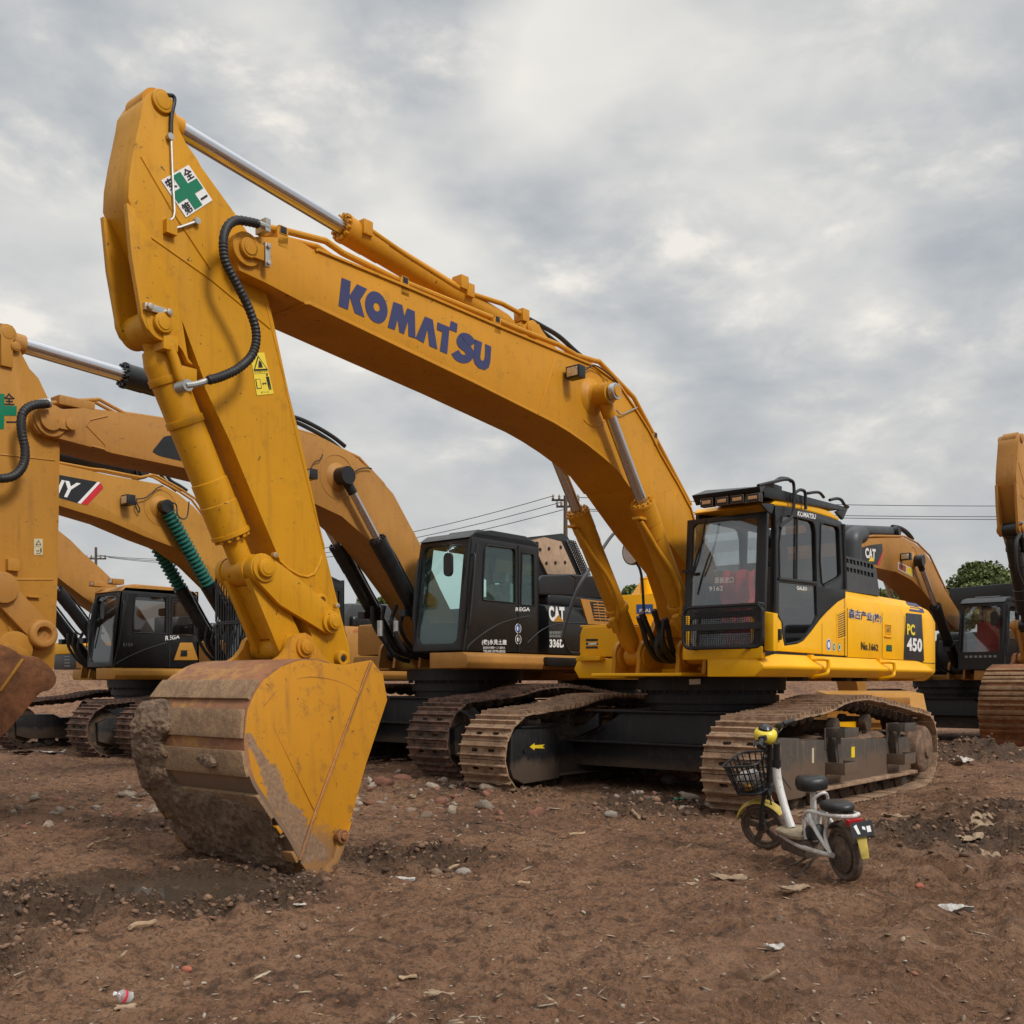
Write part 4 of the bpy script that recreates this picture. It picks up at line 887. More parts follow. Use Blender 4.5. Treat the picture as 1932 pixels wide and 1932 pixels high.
m_ = MB(); m_.box((.10, YN+.246, .50), (.20, YN+.25, .62)); m_.build('reflector', 'decal_yellow', near_track)
m_ = MB(); m_.prism([(.35,.86),(-.55,.80),(-.62,.84),(-.4,.89),(.2,.90)], YN-.05, YN+.08); m_.build('marker', 'body_yellow', near_track, bevel=.01)
# far frame nose box with the yellow arrow
far_frame = [o for o in scene.objects if o.name.startswith('track_frame')][1]; far_track = far_frame.parent
YF = -1.65
m_ = MB(); m_.prism([(2.30,.22), (2.36,.34), (2.34,.72), (2.22,.80), (1.55,.78), (1.40,.68), (1.40,.16), (2.1,.14)], YF+.06, YF+.30)
m_.box((1.35, YF+.06, .80), (2.1, YF+.27, .83)); m_.build('side_guard', 'frame_black', far_track, bevel=.02)
m_ = MB(); put_poly(m_, [(0,.5),(.32,.98),(.32,.70),(1.0,.78),(.85,.5),(1.0,.22),(.32,.30),(.32,.02)], [MF.P(q, YF+.305) for q in b4([(1060,1760),(1170,1760),(1170,1812),(1060,1815)])], 0)
p = MF.P(b4([(1022,1815)])[0], YF+.305); m_.cyl(p, p+Vector((0,.012,0)), .028, seg=16, mi=1)
m_.build('arrow_decal', ['decal_yellow', 'frame_black'], far_track, smooth=False)

# ------------------------------------------------------------------ upper structure
YD = 1.6
def sl(z): return YD if z < 2.26 else YD - (z-2.26)*1.0      # hood side leaning in above its crease
def body(pts, y=YD): return MF.XZ(pts, y)
# deck: skirt boxes with a sloping top edge on both sides
XF, XR = 1.80, -3.85
def skirt(mb, x0, x1, yi, yo, s_=1, mi=0):
    """sloped upper face, vertical lower face"""
    sec = [(yi, 1.655), (yo, 1.53), (yo-.02, 1.50), (yo-.10, 1.415), (yi-.2, 1.415), (yi-.2, 1.655)]
    mb.prism([(s_*a, b_) for a, b_ in sec], x0, x1, mi, axis='x')
dk = MB()
n0 = [(YD, 1.655), (YD+.14, 1.53), (YD+.135, 1.50), (YD+.03, 1.415), (-.0+.95, 1.415), (.95, 1.655)]
vs = []
for x, e_ in ((XF, .30), (XF-.30, 0), (XR+1.0, 0), (XR+.55, .12)):
    for y, z in n0: vs.append((x if y < 1.5 or True else x, y - (e_*.45 if y > 1.3 else 0), z))
fs = []; k = len(n0)
for i in range(3):
    for j in range(k): fs.append((i*k+j, i*k+(j+1)%k, (i+1)*k+(j+1)%k, (i+1)*k+j))
fs += [tuple(range(k)), tuple(range(4*k-1, 3*k-1, -1))]
dk.add(vs, fs, 0)
dk.box((-3.1, -1.45, 1.42), (.78, .98, 1.52), 0)
dk.box((.75, -.62, 1.425), (1.75, .60, 1.462), 0)
deck = dk.build('deck', ['body_yellow'], ME, bevel=.012)
# front mounting brackets for boom cylinders and boom foot plates
for y in (-.62, -.27, .27, .62):
    m_ = MB(); m_.prism([(.75,1.45),(1.30,1.45),(1.27,1.62)] + [(1.08+.20*math.cos(R(a)), 1.67+.20*math.sin(R(a))) for a in range(0, 181, 15)] + [(.85,1.62)], y-.025, y+.025)
    m_.cyl((1.08, y-.045, 1.67), (1.08, y+.045, 1.67), .15, seg=28)
    if abs(y) > .3: pincap(m_, (1.08, y + (.045 if y > 0 else -.045), 1.67), .10, .03, 1 if y > 0 else -1)
    m_.build('mounting_bracket', 'boom_yellow', deck, bevel=.006)
for y in (-.40, .40):
    m_ = MB(); m_.prism([(1.0,1.5),(.72,2.1),(.35,2.45),(.1,2.45),(-.5,1.7),(-.9,1.5)], y-.03, y+.03); m_.build('mounting_bracket', 'boom_yellow', deck, bevel=.006)
m_ = MB(); m_.box((-1.0,-.38,1.5),(.6,.38,1.9)); m_.build('centre_frame', 'boom_yellow', deck, bevel=.01)
for q0, q1, q2 in (((940,1240),(1040,1290),(975,1355)), ((1380,1260),(1465,1310),(1408,1367))):
    a = MF.P(b2([q0])[0], YD+.06); b_ = MF.P(b2([q1])[0], YD+.20); c_ = MF.P(b2([q2])[0], YD+.10)
    m_ = MB(); m_.tube([Vector((a.x+.02, YD+.05, a.z)), Vector(((a.x*.35+b_.x*.65), YD+.18, a.z-.0)), Vector((b_.x, YD+.20, (a.z+b_.z)/2+.02)), Vector((b_.x, YD+.20, b_.z-.02)), Vector((b_.x+.03, YD+.18, c_.z+.03)), Vector((c_.x, YD+.02, c_.z))], .022, 10)
    m_.box((a.x-.04, YD+.01, a.z-.06), (a.x+.04, YD+.06, a.z+.05)); m_.build('grab_handle', 'body_yellow', deck, bevel=.004)
m_ = MB(); put_poly(m_, [(0,0),(1,0),(1,1),(0,1)], [Vector((MF.P(q, YD+.07).x, YD+.075 + dy, MF.P(q, YD+.07).z+.004)) for q, dy in zip(b2([(1022,1245),(1065,1248),(1075,1278),(1035,1275)]), (-.03, -.03, .01, .01))], 0); m_.build('label', 'decal_white', deck, smooth=False)
for q in ((895,1380),(1175,1383),(1280,1385)):
    p = MF.P(b2([q])[0], YD-.1); m_ = MB(); m_.box((p.x-.07, 1.3, 1.37), (p.x+.07, 1.5, 1.42)); m_.build('bracket', 'frame_black', deck, bevel=.004)

# engine house: yellow side panels, sloping shoulders, rounded counterweight
hx0 = -.33; zc, zt = 2.26, 2.52
def house(mb, x0, x1, ylo=-1.55, yhi=YD, zb=1.66, mi=0, zt0=None, zt1=None):
    a = zt if zt0 is None else zt0; b_ = zt if zt1 is None else zt1
    sec = lambda zt_: [(yhi, zb), (yhi, zc), (yhi-.06, zc+.13), (yhi-.26, zt_), (ylo+.26, zt_), (ylo+.06, zc+.13), (ylo, zc), (ylo, zb)]
    vs = [(x0, y, z) for y, z in sec(a)] + [(x1, y, z) for y, z in sec(b_)]
    fs = [tuple(range(8)), tuple(range(15, 7, -1))] + [(i, (i+1) % 8, 8+(i+1) % 8, 8+i) for i in range(8)]
    mb.add(vs, fs, mi)
def xat(p, y=YD): return MF.P(b2([p])[0], y).x
x_a, x_b, x_c, x_d, x_e = -.30, xat((1165,1100)), xat((1388,1100)), xat((1530,1100)), xat((1655,1100))
x_end = xat((1775,1150))
hood = MB(); house(hood, x_d-.004, x_c+.004); house(hood, x_c-.004, x_b+.004)
house(hood, x_e-.002, x_d+.004)
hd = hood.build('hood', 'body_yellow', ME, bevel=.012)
# panel beside the cab: rises behind the door line
pa = body(b2([(1165,1220),(1165,905),(1150,840),(1100,870),(1030,935),(985,985),(930,1060),(880,1120),(840,1140),(760,1152),(748,1100),(740,1000),(700,940),(690,940),(690,1185)]))
m_ = MB(); m_.prism([(p[0] if i else p[0], p[1]) for i, p in enumerate(pa)], YD-.05, YD); m_.prism([(x_b+.004,1.66),(x_b+.004,2.26),(x_b+.1,2.30),(-.36,2.35),(-.36,1.66)], YD-.5, YD-.04)
fp_ = m_.build('side_panel', 'body_yellow', ME, bevel=.01)
m_ = MB(); m_.prism([(x_b+.004, zc), (-.36, zc), (-.36, 2.46), (x_b+.004, zt)], -1.4, YD-.28); m_.prism([(x_b+.004, zc), (-.36, zc+.0), (-.36, zc+.02), (x_b+.004, zc+.02)], YD-.3, YD-.005)
vs = [(x_b+.004, YD, zc), (x_b+.004, YD-.06, zc+.13), (x_b+.004, YD-.26, zt), (-.40, YD-.26, zt), (-.40, YD-.06, zc+.13), (-.40, YD, zc), (x_b+.004, YD-.3, zc), (-.40, YD-.3, zc)]
m_.add(vs, [(0,5,4,1), (1,4,3,2), (0,1,2,6), (5,7,3,4), (6,2,3,7)])
m_.build('shoulder', 'body_yellow', fp_, bevel=.01)
# seams and dark shadow gap under the panels
m_ = MB()
for x in (x_b, x_c, x_d): m_.box((x-.004, YD-.01, 1.67), (x+.004, YD+.0015, 2.25))
m_.box((x_e, YD-.04, 1.635), (1.55, YD-.01, 1.67))
p0, p1 = MF.P(b2([(995,1010)])[0], YD), MF.P(b2([(1000,1210)])[0], YD); m_.box((p1.x-.004, YD-.01, 1.68), (p1.x+.004, YD+.0015, p0.z))
m_.build('panel_seam', 'black_paint', hd)
# louvres, lock, badges on the side
m_ = MB(); lo = [MF.P(q, YD) for q in b2([(1090,945),(1155,915),(1160,1095),(1097,1117)])]; fq = quadmap(lo)
for i in range(11):
    b0 = .06 + .082*i; v4 = [fq(.12, b0), fq(.88, b0+.0), fq(.88, b0+.032), fq(.12, b0+.032)]; m_.add([p+Vector((0,.003,0)) for p in v4], [(0,1,2,3)], 0)
m_.tube([p+Vector((0,.001,0)) for p in lo+[lo[0]]], .005, 6, mi=1, smooth=False)
m_.build('louvre', ['decal_black', 'body_yellow'], fp_, smooth=False)
m_ = MB(); lo = [MF.P(q, YD) for q in b2([(1405,1015),(1440,1020),(1442,1078),(1408,1073)])]; m_.add([p+Vector((0,.004,0)) for p in lo], [(0,1,2,3)], 1); m_.tube([p+Vector((0,.003,0)) for p in lo+[lo[0]]], .009, 6, mi=0, smooth=False)
lc = MF.P(b2([(1423,1050)])[0], YD); m_.cyl(lc, lc+Vector((0,.02,0)), .022, seg=12, mi=2); m_.box((lo[3].x+.05, YD, lo[3].z-.05), (lo[2].x-.02, YD+.02, lo[3].z-.03), 0)
m_.build('door_lock', ['body_yellow', 'stick_yellow', 'steel_bolt'], hd)
def sidetext(parent, s_, pts, mat, bold=0.02, o=.004, y=YD, name='lettering', outline=None, cr=b2):
    q = [MF.P(p, y) for p in cr(pts)]; m_ = MB()
    if outline:
        put_text(m_, s_, q, bold+.05, 1, Vector((0, o, 0)))
    put_text(m_, s_, q, bold, 0, Vector((0, o+.002, 0)))
    return m_.build(name, [mat] + ([outline] if outline else []), parent, smooth=False)
sidetext(hd, '森古产业(株)', [(1170,910),(1380,952),(1380,1010),(1170,985)], 'decal_navy', .02, outline='decal_white')
sidetext(hd, 'No.1662', [(1250,1125),(1360,1145),(1360,1187),(1250,1180)], 'decal_black', .03)
def roundel(parent, pts, ry, cols, y=YD, cr=b2):
    m_ = MB(); c_ = MF.P(cr([pts])[0], y); t_ = MF.P(cr([(pts[0], pts[1]-ry)])[0], y); r_ = t_.z - c_.z
    for i, (f_, mi) in enumerate(((1, 0), (.86, 1), (.55, 2))): m_.add([Vector((c_.x + a, y+.003+.001*i, c_.z + b_)) for a, b_ in circ(0, 0, r_*f_*.9, r_*f_)], [tuple(range(28))], mi)
    return m_.build('round_badge', cols, parent, smooth=False)
roundel(fp_, (1042,1147), 40, ['decal_white', 'decal_blue', 'decal_white']); roundel(fp_, (1077,1161), 27, ['decal_white', 'decal_green', 'decal_cream']); roundel(fp_, (1111,1163), 26, ['decal_navy', 'decal_white', 'decal_green'])
m_ = MB(); q = [MF.P(p, YD) for p in b2([(1415,1148),(1449,1150),(1449,1190),(1413,1188)])]; put_poly(m_, [(0,0),(1,0),(1,1),(0,1)], q, 0, Vector((0,.004,0)))
for k in range(3): put_poly(m_, [(.08,.15+.27*k),(.92,.15+.27*k),(.92,.31+.27*k),(.08,.31+.27*k)], q, 1, Vector((0,.006,0)))
m_.build('small_label', ['decal_black', 'decal_green'], hd, smooth=False)
# dark model panel and stripes
m_ = MB(); q = [MF.P(p, YD) for p in b2([(1540,942),(1641,952),(1657,1252),(1524,1242)])]; put_poly(m_, [(0,0),(1,0),(1,1),(0,1)], q, 0, Vector((0,.004,0)))
m_.build('model_panel', 'decal_black', hd, smooth=False)
sidetext(hd, 'PC', [(1543,1010),(1594,1018),(1596,1087),(1545,1082)], 'decal_yellow', .045, .007)
sidetext(hd, '450', [(1543,1100),(1641,1108),(1641,1195),(1543,1185)], 'decal_white', .045, .007)
m_ = MB()
for pts in ([(1530,872),(1598,884),(1612,906),(1532,894)], [(1535,905),(1621,918),(1636,943),(1540,931)]):
    q = [MF.P(p, sl) for p in b2(pts)]
    vv = []
    for i in range(5):
        for t_, b_ in ((i/4, 0), (i/4, 1)):
            a = q[0].lerp(q[1], t_) if b_ == 0 else q[3].lerp(q[2], t_)
            z = a.z; y = YD if z < zc else (YD - (z-zc)/.13*.06 if z < zc+.13 else YD-.06-(z-zc-.13)/.13*.20)
            vv.append(Vector((a.x, y+.006, z+.004)))
    m_.add(vv, [(2*i, 2*i+2, 2*i+3, 2*i+1) for i in range(4)])
m_.build('stripe', 'decal_navy', hd, smooth=False)
# counterweight: rounded box
def rbox_x(mb, x_front, x_back, yh, z0, z1, mi=0):
    vs = []; rows = []
    prof = [(x_front, 0), (x_back+.55, 0), (x_back+.22, .07), (x_back+.05, .22), (x_back, .50)]
    top_ = [0, 0, .03, .08, .16]
    for (x, e), d in zip(prof, top_):
        yy = yh - e
        rows.append([(x, yy, z0+.12), (x, yy, zc-d), (x, yy-.06, zc+.13-d), (x, yy-.26, z1-d), (x, -yy+.26+.05, z1-d), (x, -yy+.11, zc+.13-d), (x, -yy+.05, zc-d), (x, -yy+.05, z0+.12), (x, -yy+.2, z0), (x, yy-.14, z0)])
    k = 10
    for r_ in rows: vs += r_
    fs = [(i*k+j, i*k+(j+1)%k, (i+1)*k+(j+1)%k, (i+1)*k+j) for i in range(len(rows)-1) for j in range(k)]
    fs += [tuple(range(k)), tuple(range(len(vs)-1, len(vs)-1-k, -1))]
    mb.add(vs, fs, mi)
m_ = MB(); rbox_x(m_, x_e-.006, x_end-.12, YD, 1.38, zt-.02); cw = m_.build('counterweight', 'body_yellow', ME, bevel=.035, seg=3)
m_ = MB(); m_.box((x_e-.5, YD-.02, 1.628), (x_e-.01, YD+.002, 1.638)); m_.build('panel_seam', 'black_paint', cw)
# grey engine cover with two rows of slots, elbow exhaust
ec = body(b2([(1150,800),(1372,832),(1350,660),(1320,615),(1140,572)]), YD-.22)
slots = []
for r_, (ya, xs_) in enumerate(((590, 1156), (645, 1158))):
    for i in range(8):
        xx = xs_+22.5*i; yy = ya + 5.2*i; s_ = MF.XZ(b2([(xx,yy),(xx+15,yy+3),(xx+17,yy+32),(xx+2,yy+29)]), YD-.22); slots.append(s_)
m_ = MB(); m_.plate(ec, slots, YD-.235, YD-.22, mi=0)
m_.prism(ec, YD-.50, YD-.27, mi=1); m_.prism(ec, -.6, YD-.51, mi=0)
P1 = MF.XZ(b2([(1140,572),(1320,615)]), YD-.22)
m_.add([(P1[0][0], YD-.235, P1[0][1]), (P1[1][0], YD-.235, P1[1][1]), (P1[1][0], -.6, P1[1][1]), (P1[0][0], -.6, P1[0][1])], [(0,1,2,3)], 0)
e2 = MF.XZ(b2([(1372,832),(1350,660),(1320,615)]), YD-.22)
m_.add([(a, YD-.22, b_) for a, b_ in e2] + [(a, YD-.5, b_) for a, b_ in e2], [(0,1,4,3), (1,2,5,4)], 0)
engc = m_.build('engine_cover', ['grey_paint', 'decal_black'], ME, ang=30)
m_ = MB(); m_.tube([MF.P(q, YD-.6) for q in b2([(1192,640),(1192,520),(1195,470),(1212,448),(1245,438)])], .13, 18); m_.build('exhaust_pipe', 'grey_paint', ME)
# right-hand tool box and deck, handrail and mirror
XB = .90
def Q(pts, x=XB): return [MF.Q(q, x) for q in pts]
zb0, zb1 = 1.68, 2.07
m_ = MB()
yL = MF.Q((1093, 1200), XB).y; yl2 = MF.Q((1085, 1240), XB).y
sec = [(yL+.0, zb0), (yL+.01, zb1-.10), (yL+.05, zb1), (-.70, zb1), (-.70, zb0)]
m_.prism(sec, -1.4, XB, axis='x'); m_.prism([(yL-.02, zb1), (yL-.02, zb1+.025), (-.72, zb1+.025), (-.72, zb1)], -1.4, XB-.04, axis='x')
tb = m_.build('tool_box', 'body_yellow', ME, bevel=.03, seg=3)
m_ = MB(); m_.prism([(yl2, 1.53), (yl2+.06, 1.655), (-.68, 1.655), (-.68, 1.41), (yl2+.08, 1.41)], -1.4, XB+.03, axis='x'); m_.build('deck', 'body_yellow', tb, bevel=.02)
m_ = MB(); v_ = Q(m1([(320,1815),(600,1815),(600,1860),(320,1860)]), XB+.1); m_.box((XB+.02, min(v_[0].y, v_[1].y), v_[2].z), (XB+.14, max(v_[0].y, v_[1].y), v_[0].z+.0)); m_.build('step', 'body_yellow', tb, bevel=.008)
m_ = MB()
for k in range(3):
    v_ = Q(m1([(415,1610+43*k),(555,1610+43*k),(555,1635+43*k),(415,1637+43*k)]), XB+.003); m_.add(v_, [(0,1,2,3)], 0)
v_ = Q(m1([(445,1655),(540,1652),(540,1676),(445,1680)]), XB+.006); m_.add(v_, [(0,1,2,3)], 1)
m_.build('louvre', ['decal_black', 'lens'], tb, smooth=False)
m_ = MB(); m_.tube([MF.P(q, -1.30) for q in m1([(340,1782),(225,1765),(165,1640),(150,1570),(190,1400),(330,1010),(540,680),(660,490),(735,395),(770,385),(905,412),(950,520)])], .022, 10); m_.build('handrail', 'grey_paint', tb)
m_ = MB(); mc = MF.Q(m1([(975,600)])[0], .8)
m_.prism([(mc.y+a, mc.z+b_) for a, b_ in circ(0, 0, .14, .17)], .80, .86, axis='x', mi=0); m_.prism([(mc.y+a, mc.z+b_) for a, b_ in circ(0, 0, .125, .155)], .861, .864, axis='x', mi=1)
m_.build('mirror', ['black_paint', 'chrome'], tb)
m_ = MB(); m_.tube([(.82, mc.y, mc.z-.1), (.82, mc.y+.12, mc.z-.3), (.78, mc.y+.14, 2.0)], .018, 8); m_.build('mirror_arm', 'black_paint', tb)
m_ = MB(); XT = -.35
ta, tb_ = MF.Q(m1([(668,1265)])[0], XT), MF.Q(m1([(890,1100)])[0], XT)
m_.prism([(ta.y, 1.66), (ta.y+.03, ta.z), (ta.y+.16, tb_.z), (-.42, tb_.z), (-.42, 1.66)], -1.35, XT, axis='x')
cn = MF.Q(m1([(1128,1080)])[0], XT-.2); m_.cyl((XT-.2, cn.y, tb_.z-.02), (XT-.2, cn.y, tb_.z+.22), .10, seg=24); m_.cyl((XT-.2, cn.y, tb_.z+.215), (XT-.2, cn.y, tb_.z+.235), .108, seg=24, mi=1)
tk = m_.build('fuel_tank', ['body_yellow', 'steel_bolt'], ME, bevel=.02)
m_ = MB(); q = [MF.Q(p, XT+.004) for p in m1([(1000,1210),(1192,1208),(1192,1318),(1000,1318)])]; put_poly(m_, [(0,0),(1,0),(1,1),(0,1)], q, 0)
put_text(m_, 'STAL', [MF.Q(p, XT+.008) for p in m1([(1035,1262),(1178,1258),(1178,1300),(1035,1302)])], .04, 1); m_.build('sticker', ['decal_blue', 'decal_white'], tk, smooth=False)
# bundle of black hoses at the boom foot
for k, (pts, yy) in enumerate((([(1040,1380),(1080,1500),(1120,1650),(1190,1780),(1260,1850),(1420,1870)], -.05), ([(1075,1340),(1130,1470),(1190,1620),(1240,1760),(1330,1850),(1500,1870)], .0), ([(1210,1300),(1240,1400),(1270,1520),(1280,1640),(1330,1760),(1430,1850)], .15), ([(1340,1400),(1370,1500),(1390,1620),(1430,1740),(1490,1830)], .2), ([(1290,1420),(1290,1500),(1250,1600),(1240,1700),(1270,1800),(1400,1870)], .1), ([(1310,1430),(1300,1560),(1320,1680),(1400,1790),(1520,1860)], .18))):
    m_ = MB(); m_.tube([MF.P(q, yy) for q in m1(pts)], .032, 8, mi=0); pa_, pb_ = [MF.P(q, yy) for q in m1(pts)][:2]; m_.tube([pa_ + (pa_-pb_)*.25, pa_, pa_.lerp(pb_, .35)], .036, 8, mi=1, smooth=False); m_.build('hydraulic_hose', ['rubber', 'steel_dark'], deck)
m_ = MB(); q = [MF.Q(p, 1.0) for p in m2([(1315,605),(1425,600),(1425,652),(1315,657)])]
r_ = [Vector((.93, p.y, p.z)) for p in q]; m_.add(r_, [(0,1,2,3)], 0); 
m_.build('data_plate', 'decal_white', ME, smooth=False)

# ------------------------------------------------------------------ cab
CW = .95; yl, yr = YD-CW, YD; zf = 1.66; zr = 3.14
cab = MB()
# side wall (near): black panel with two window openings
blk = body(b2([(697,250),(760,258),(860,275),(960,300),(1060,330),(1117,352),(1138,375),(1145,500),(1150,800),(1150,842),(1100,870),(1030,935),(985,985),(930,1060),(880,1120),(840,1140),(760,1152),(748,1100),(740,1000),(706,950),(690,940)]))
win1 = body(b2([(742,325),(775,310),(930,350),(945,370),(955,420),(962,745),(725,718),(722,500)]))
win2 = body(b2([(990,368),(1005,362),(1095,385),(1108,410),(1120,690),(1110,712),(1010,768),(995,745),(985,600)]))
win3 = body(b2([(722,742),(962,768),(968,960),(955,1000),(905,1085),(870,1118),(840,1126),(768,1140),(755,1085),(748,1010),(722,950)]))
m_.v = []; 
for y0, y1 in ((YD-.045, YD+.004), (yl, yl+.045)): cab.plate(blk, [win1, win2, win3] if y0 > 1 else [win1, win2], y0, y1, 0)
fx = XF
fr_out = [(yl, zf), (yr, zf), (yr, zr), (yl, zr)]
fr_in = rrect(yl+.07, 2.12, yr-.11, zr-.05, .06); fr_in2 = rrect(yl+.07, 1.75, yr-.11, 2.05, .06)
lean = .16
def leanx(mb, start):
    for i in range(start, len(mb.v)):
        x, y, z = mb.v[i]; mb.v[i] = (x - (z-zf)/(zr-zf)*lean*.6, y, z)
s0 = len(cab.v); cab.plate(fr_out, [fr_in, fr_in2], fx-.05, fx+.0, 0, axis='x'); leanx(cab, s0)
xb_ = min(p[0] for p in blk); cab.plate([(yl, zf), (yr, zf), (yr, zr+.05), (yl, zr+.05)], [rrect(yl+.1, 2.3, yr-.1, zr-.1, .05)], xb_, xb_+.04, 0, axis='x')
cab.box((xb_, yl+.02, zf-.02), (fx-.02, yr-.02, zf+.03), 0)
# roof: black frame with yellow cap
rf = body(b2([(697,252),(760,258),(860,275),(960,300),(1060,330),(1117,352),(1105,322),(1060,290),(980,255),(880,228),(780,213),(700,215),(682,240)]))
cabo = cab.build('cab', ['black_paint'], ME, bevel=.008)
m_ = MB(); m_.prism(rf, yl-.0, yr-.003); m_.build('roof', 'body_yellow', cabo, bevel=.03, seg=3)
m_ = MB(); pts = body(b2([(706,952),(748,1000),(757,1150),(780,1160),(690,1190),(690,945)])); m_.prism(body(b2([(629,930),(690,940),(690,1188),(629,1183)])), YD-.16, YD-.0)
m_.prism([(p.y, p.z) for p in [MF.Q(q, fx) for q in b2([(629,935),(690,942),(690,1188),(629,1183)])]], fx-.1, fx+.004, axis='x')
m_.box((fx-.06, yl, 1.60), (fx+.006, yr, 1.73)); m_.prism([(yl, 1.66), (yl+.07, 1.66), (yl+.07, 2.08), (yl, 2.08)], fx-.08, fx+.005, axis='x')
m_.build('cab_corner', 'body_yellow', cabo, bevel=.012)
# glass
def pane(parent, name, poly, y0, y1, mat, axis='y', ln=False):
    m_ = MB(); m_.prism(poly, y0, y1, axis=axis)
    if ln: leanx(m_, 0)
    return m_.build(name, mat, parent, smooth=False)
for nm, w_, mt in (('door_window', win1, 'glass_dark'), ('rear_side_window', win2, 'glass_dark'), ('lower_door_window', win3, 'glass_dark')):
    pane(cabo, nm, w_, YD-.02, YD-.014, mt)
    if nm != 'lower_door_window': pane(cabo, nm, w_, yl+.015, yl+.02, 'glass_smoke')
pane(cabo, 'windshield', fr_in, fx-.025, fx-.018, 'glass_smoke', 'x', True); pane(cabo, 'lower_windshield', fr_in2, fx-.025, fx-.018, 'glass_smoke', 'x', True)
pane(cabo, 'rear_window', rrect(yl+.1, 2.3, yr-.1, zr-.1, .05), xb_+.01, xb_+.016, 'glass_smoke', 'x')
# rubber seals, door bar, wiper, hinges, door handle
m_ = MB()
for w_ in (win1, win2):
    L_ = [Vector((a, YD+.006, b_)) for a, b_ in w_]; m_.tube(L_+[L_[0]], .010, 6, smooth=False)
a, b_ = [MF.P(q, YD) for q in b2([(840,335),(835,735)])]; m_.tube([a, b_], .012, 6, smooth=False)
a, b_ = [MF.P(q, YD+.008) for q in b2([(718,722),(966,752)])]; m_.tube([a, b_], .016, 6, smooth=False)
m_.tube([MF.P(q, YD+.006) for q in b2([(700,310),(702,700),(697,1100)])], .012, 6)
m_.tube([MF.P(q, YD+.01) for q in b2([(1138,370),(1146,600),(1152,790)])], .022, 8)
m_.build('seal', 'rubber', cabo)
m_ = MB(); q = [MF.P(p, YD) for p in b2([(703,960),(722,955),(755,1010),(758,1150),(706,1160)])]
dh = [MF.P(p, YD) for p in b2([(712,1045),(727,1045),(727,1115),(712,1118)])]; m_.prism([(p.x, p.z) for p in dh], YD+.004, YD+.03); m_.build('door_handle', 'black_paint', cabo, bevel=.005)
m_ = MB(); m_.tube([MF.Q(q, fx+.03) for q in b2([(235,480),(200,560),(165,700),(145,810)])], .012, 6); m_.tube([MF.Q(q, fx+.04) for q in b2([(250,330),(215,560),(175,690)])], .009, 6); m_.box((fx+.02, yl+.02, 2.55), (fx+.05, yl+.10, 2.58)); m_.build('wiper', 'rubber', cabo)
# seat, levers, red cloth inside
m_ = MB(); yc_ = (yl+yr)/2
m_.box((.55, yc_-.26, 1.95), (1.10, yc_+.26, 2.10), 0); m_.box((.45, yc_-.25, 2.08), (.60, yc_+.25, 2.70), 0); m_.box((.47, yc_-.14, 2.72), (.58, yc_+.14, 2.92), 0); m_.box((.6, yc_-.2, 1.7), (1.0, yc_+.2, 1.95), 1)
m_.box((.6, yc_-.40, 2.05), (1.15, yc_-.30, 2.22), 1); m_.box((.6, yc_+.28, 2.05), (1.15, yc_+.38, 2.22), 1)
m_.build('seat', ['seat_grey', 'black_paint'], cabo, bevel=.04, seg=3)
m_ = MB()
for yy in (-.1, .1): m_.tube([(1.45, yc_+yy, 1.7), (1.42, yc_+yy, 2.0), (1.38, yc_+yy, 2.25)], .015, 8); m_.lathe((1.38, yc_+yy, 2.22), (1.36, yc_+yy, 2.32), [(0, .02), (.05, .03), (.1, .02)], 10)
m_.box((1.45, yl+.08, 1.7), (1.6, yl+.2, 2.45)); m_.build('control_lever', 'black_paint', cabo)
m_ = MB(); vs = []
for i in range(13):
    for j in range(9):
        y = yc_-.12 + .40*j/8; z = 2.52 - .80*i/12; w_ = .8 if i > 4 else 1.0
        vs.append((1.60 + .03*math.sin(j*1.9+i*.3) + .02*math.sin(i*1.1), yc_+.08+(y-yc_-.08)*w_, z + (.05*abs(math.sin(j*.9)) if i == 0 else 0)))
m_.add(vs, [(i*9+j, i*9+j+1, i*9+j+10, i*9+j+9) for i in range(12) for j in range(8)]); o = m_.build('red_cloth', 'red_cloth', None)
so_ = o.modifiers.new('s', 'SOLIDIFY'); so_.thickness = .02
o.location = (MF.X, MF.Y, 0); o.rotation_euler = (0, 0, MF.rz); tag(o, 'red cloth hanging behind the windshield of the nearest yellow excavator', 'cloth')
# front guard: rounded frame, mid bar and wire mesh
GX = fx + .12
go = [MF.Q(q, GX) for q in b2([(108,912),(618,905),(622,1165),(590,1178),(180,1170),(118,1130)])]
y0g, y1g = go[0].y, go[1].y; ylo_, yhi_ = min(y0g, y1g), max(y0g, y1g); zg0, zg1 = go[4].z, go[0].z
m_ = MB(); ro = rrect(ylo_, zg0, yhi_, zg1, .09, 5)
m_.tube([(GX, a, b_) for a, b_ in ro + [ro[0]]], .020, 8, smooth=False)
zm = MF.Q(b2([(350,1030)])[0], GX).z; m_.box((GX-.012, ylo_, zm-.035), (GX+.012, yhi_, zm+.035)); m_.box((GX-.01, ylo_, zg1-.035), (GX+.01, yhi_, zg1))
for k in range(1, 34):
    y = ylo_ + (yhi_-ylo_)*k/34; m_.box((GX-.003, y-.0022, zg0+.02), (GX+.003, y+.0022, zg1))
for k in range(1, 21):
    z = zg0 + (zg1-zg0)*k/21; m_.box((GX-.003, ylo_, z-.0022), (GX+.003, yhi_, z+.0022))
for y, z in ((yhi_-.06, zg1+.01), (ylo_+.02, zg1+.01), (ylo_+.1, zg0), (yhi_-.2, zg0)): m_.cyl((GX-.13, y, z), (GX+.02, y, z), .02, seg=10)
m_.build('front_guard', 'black_paint', cabo, smooth=False)
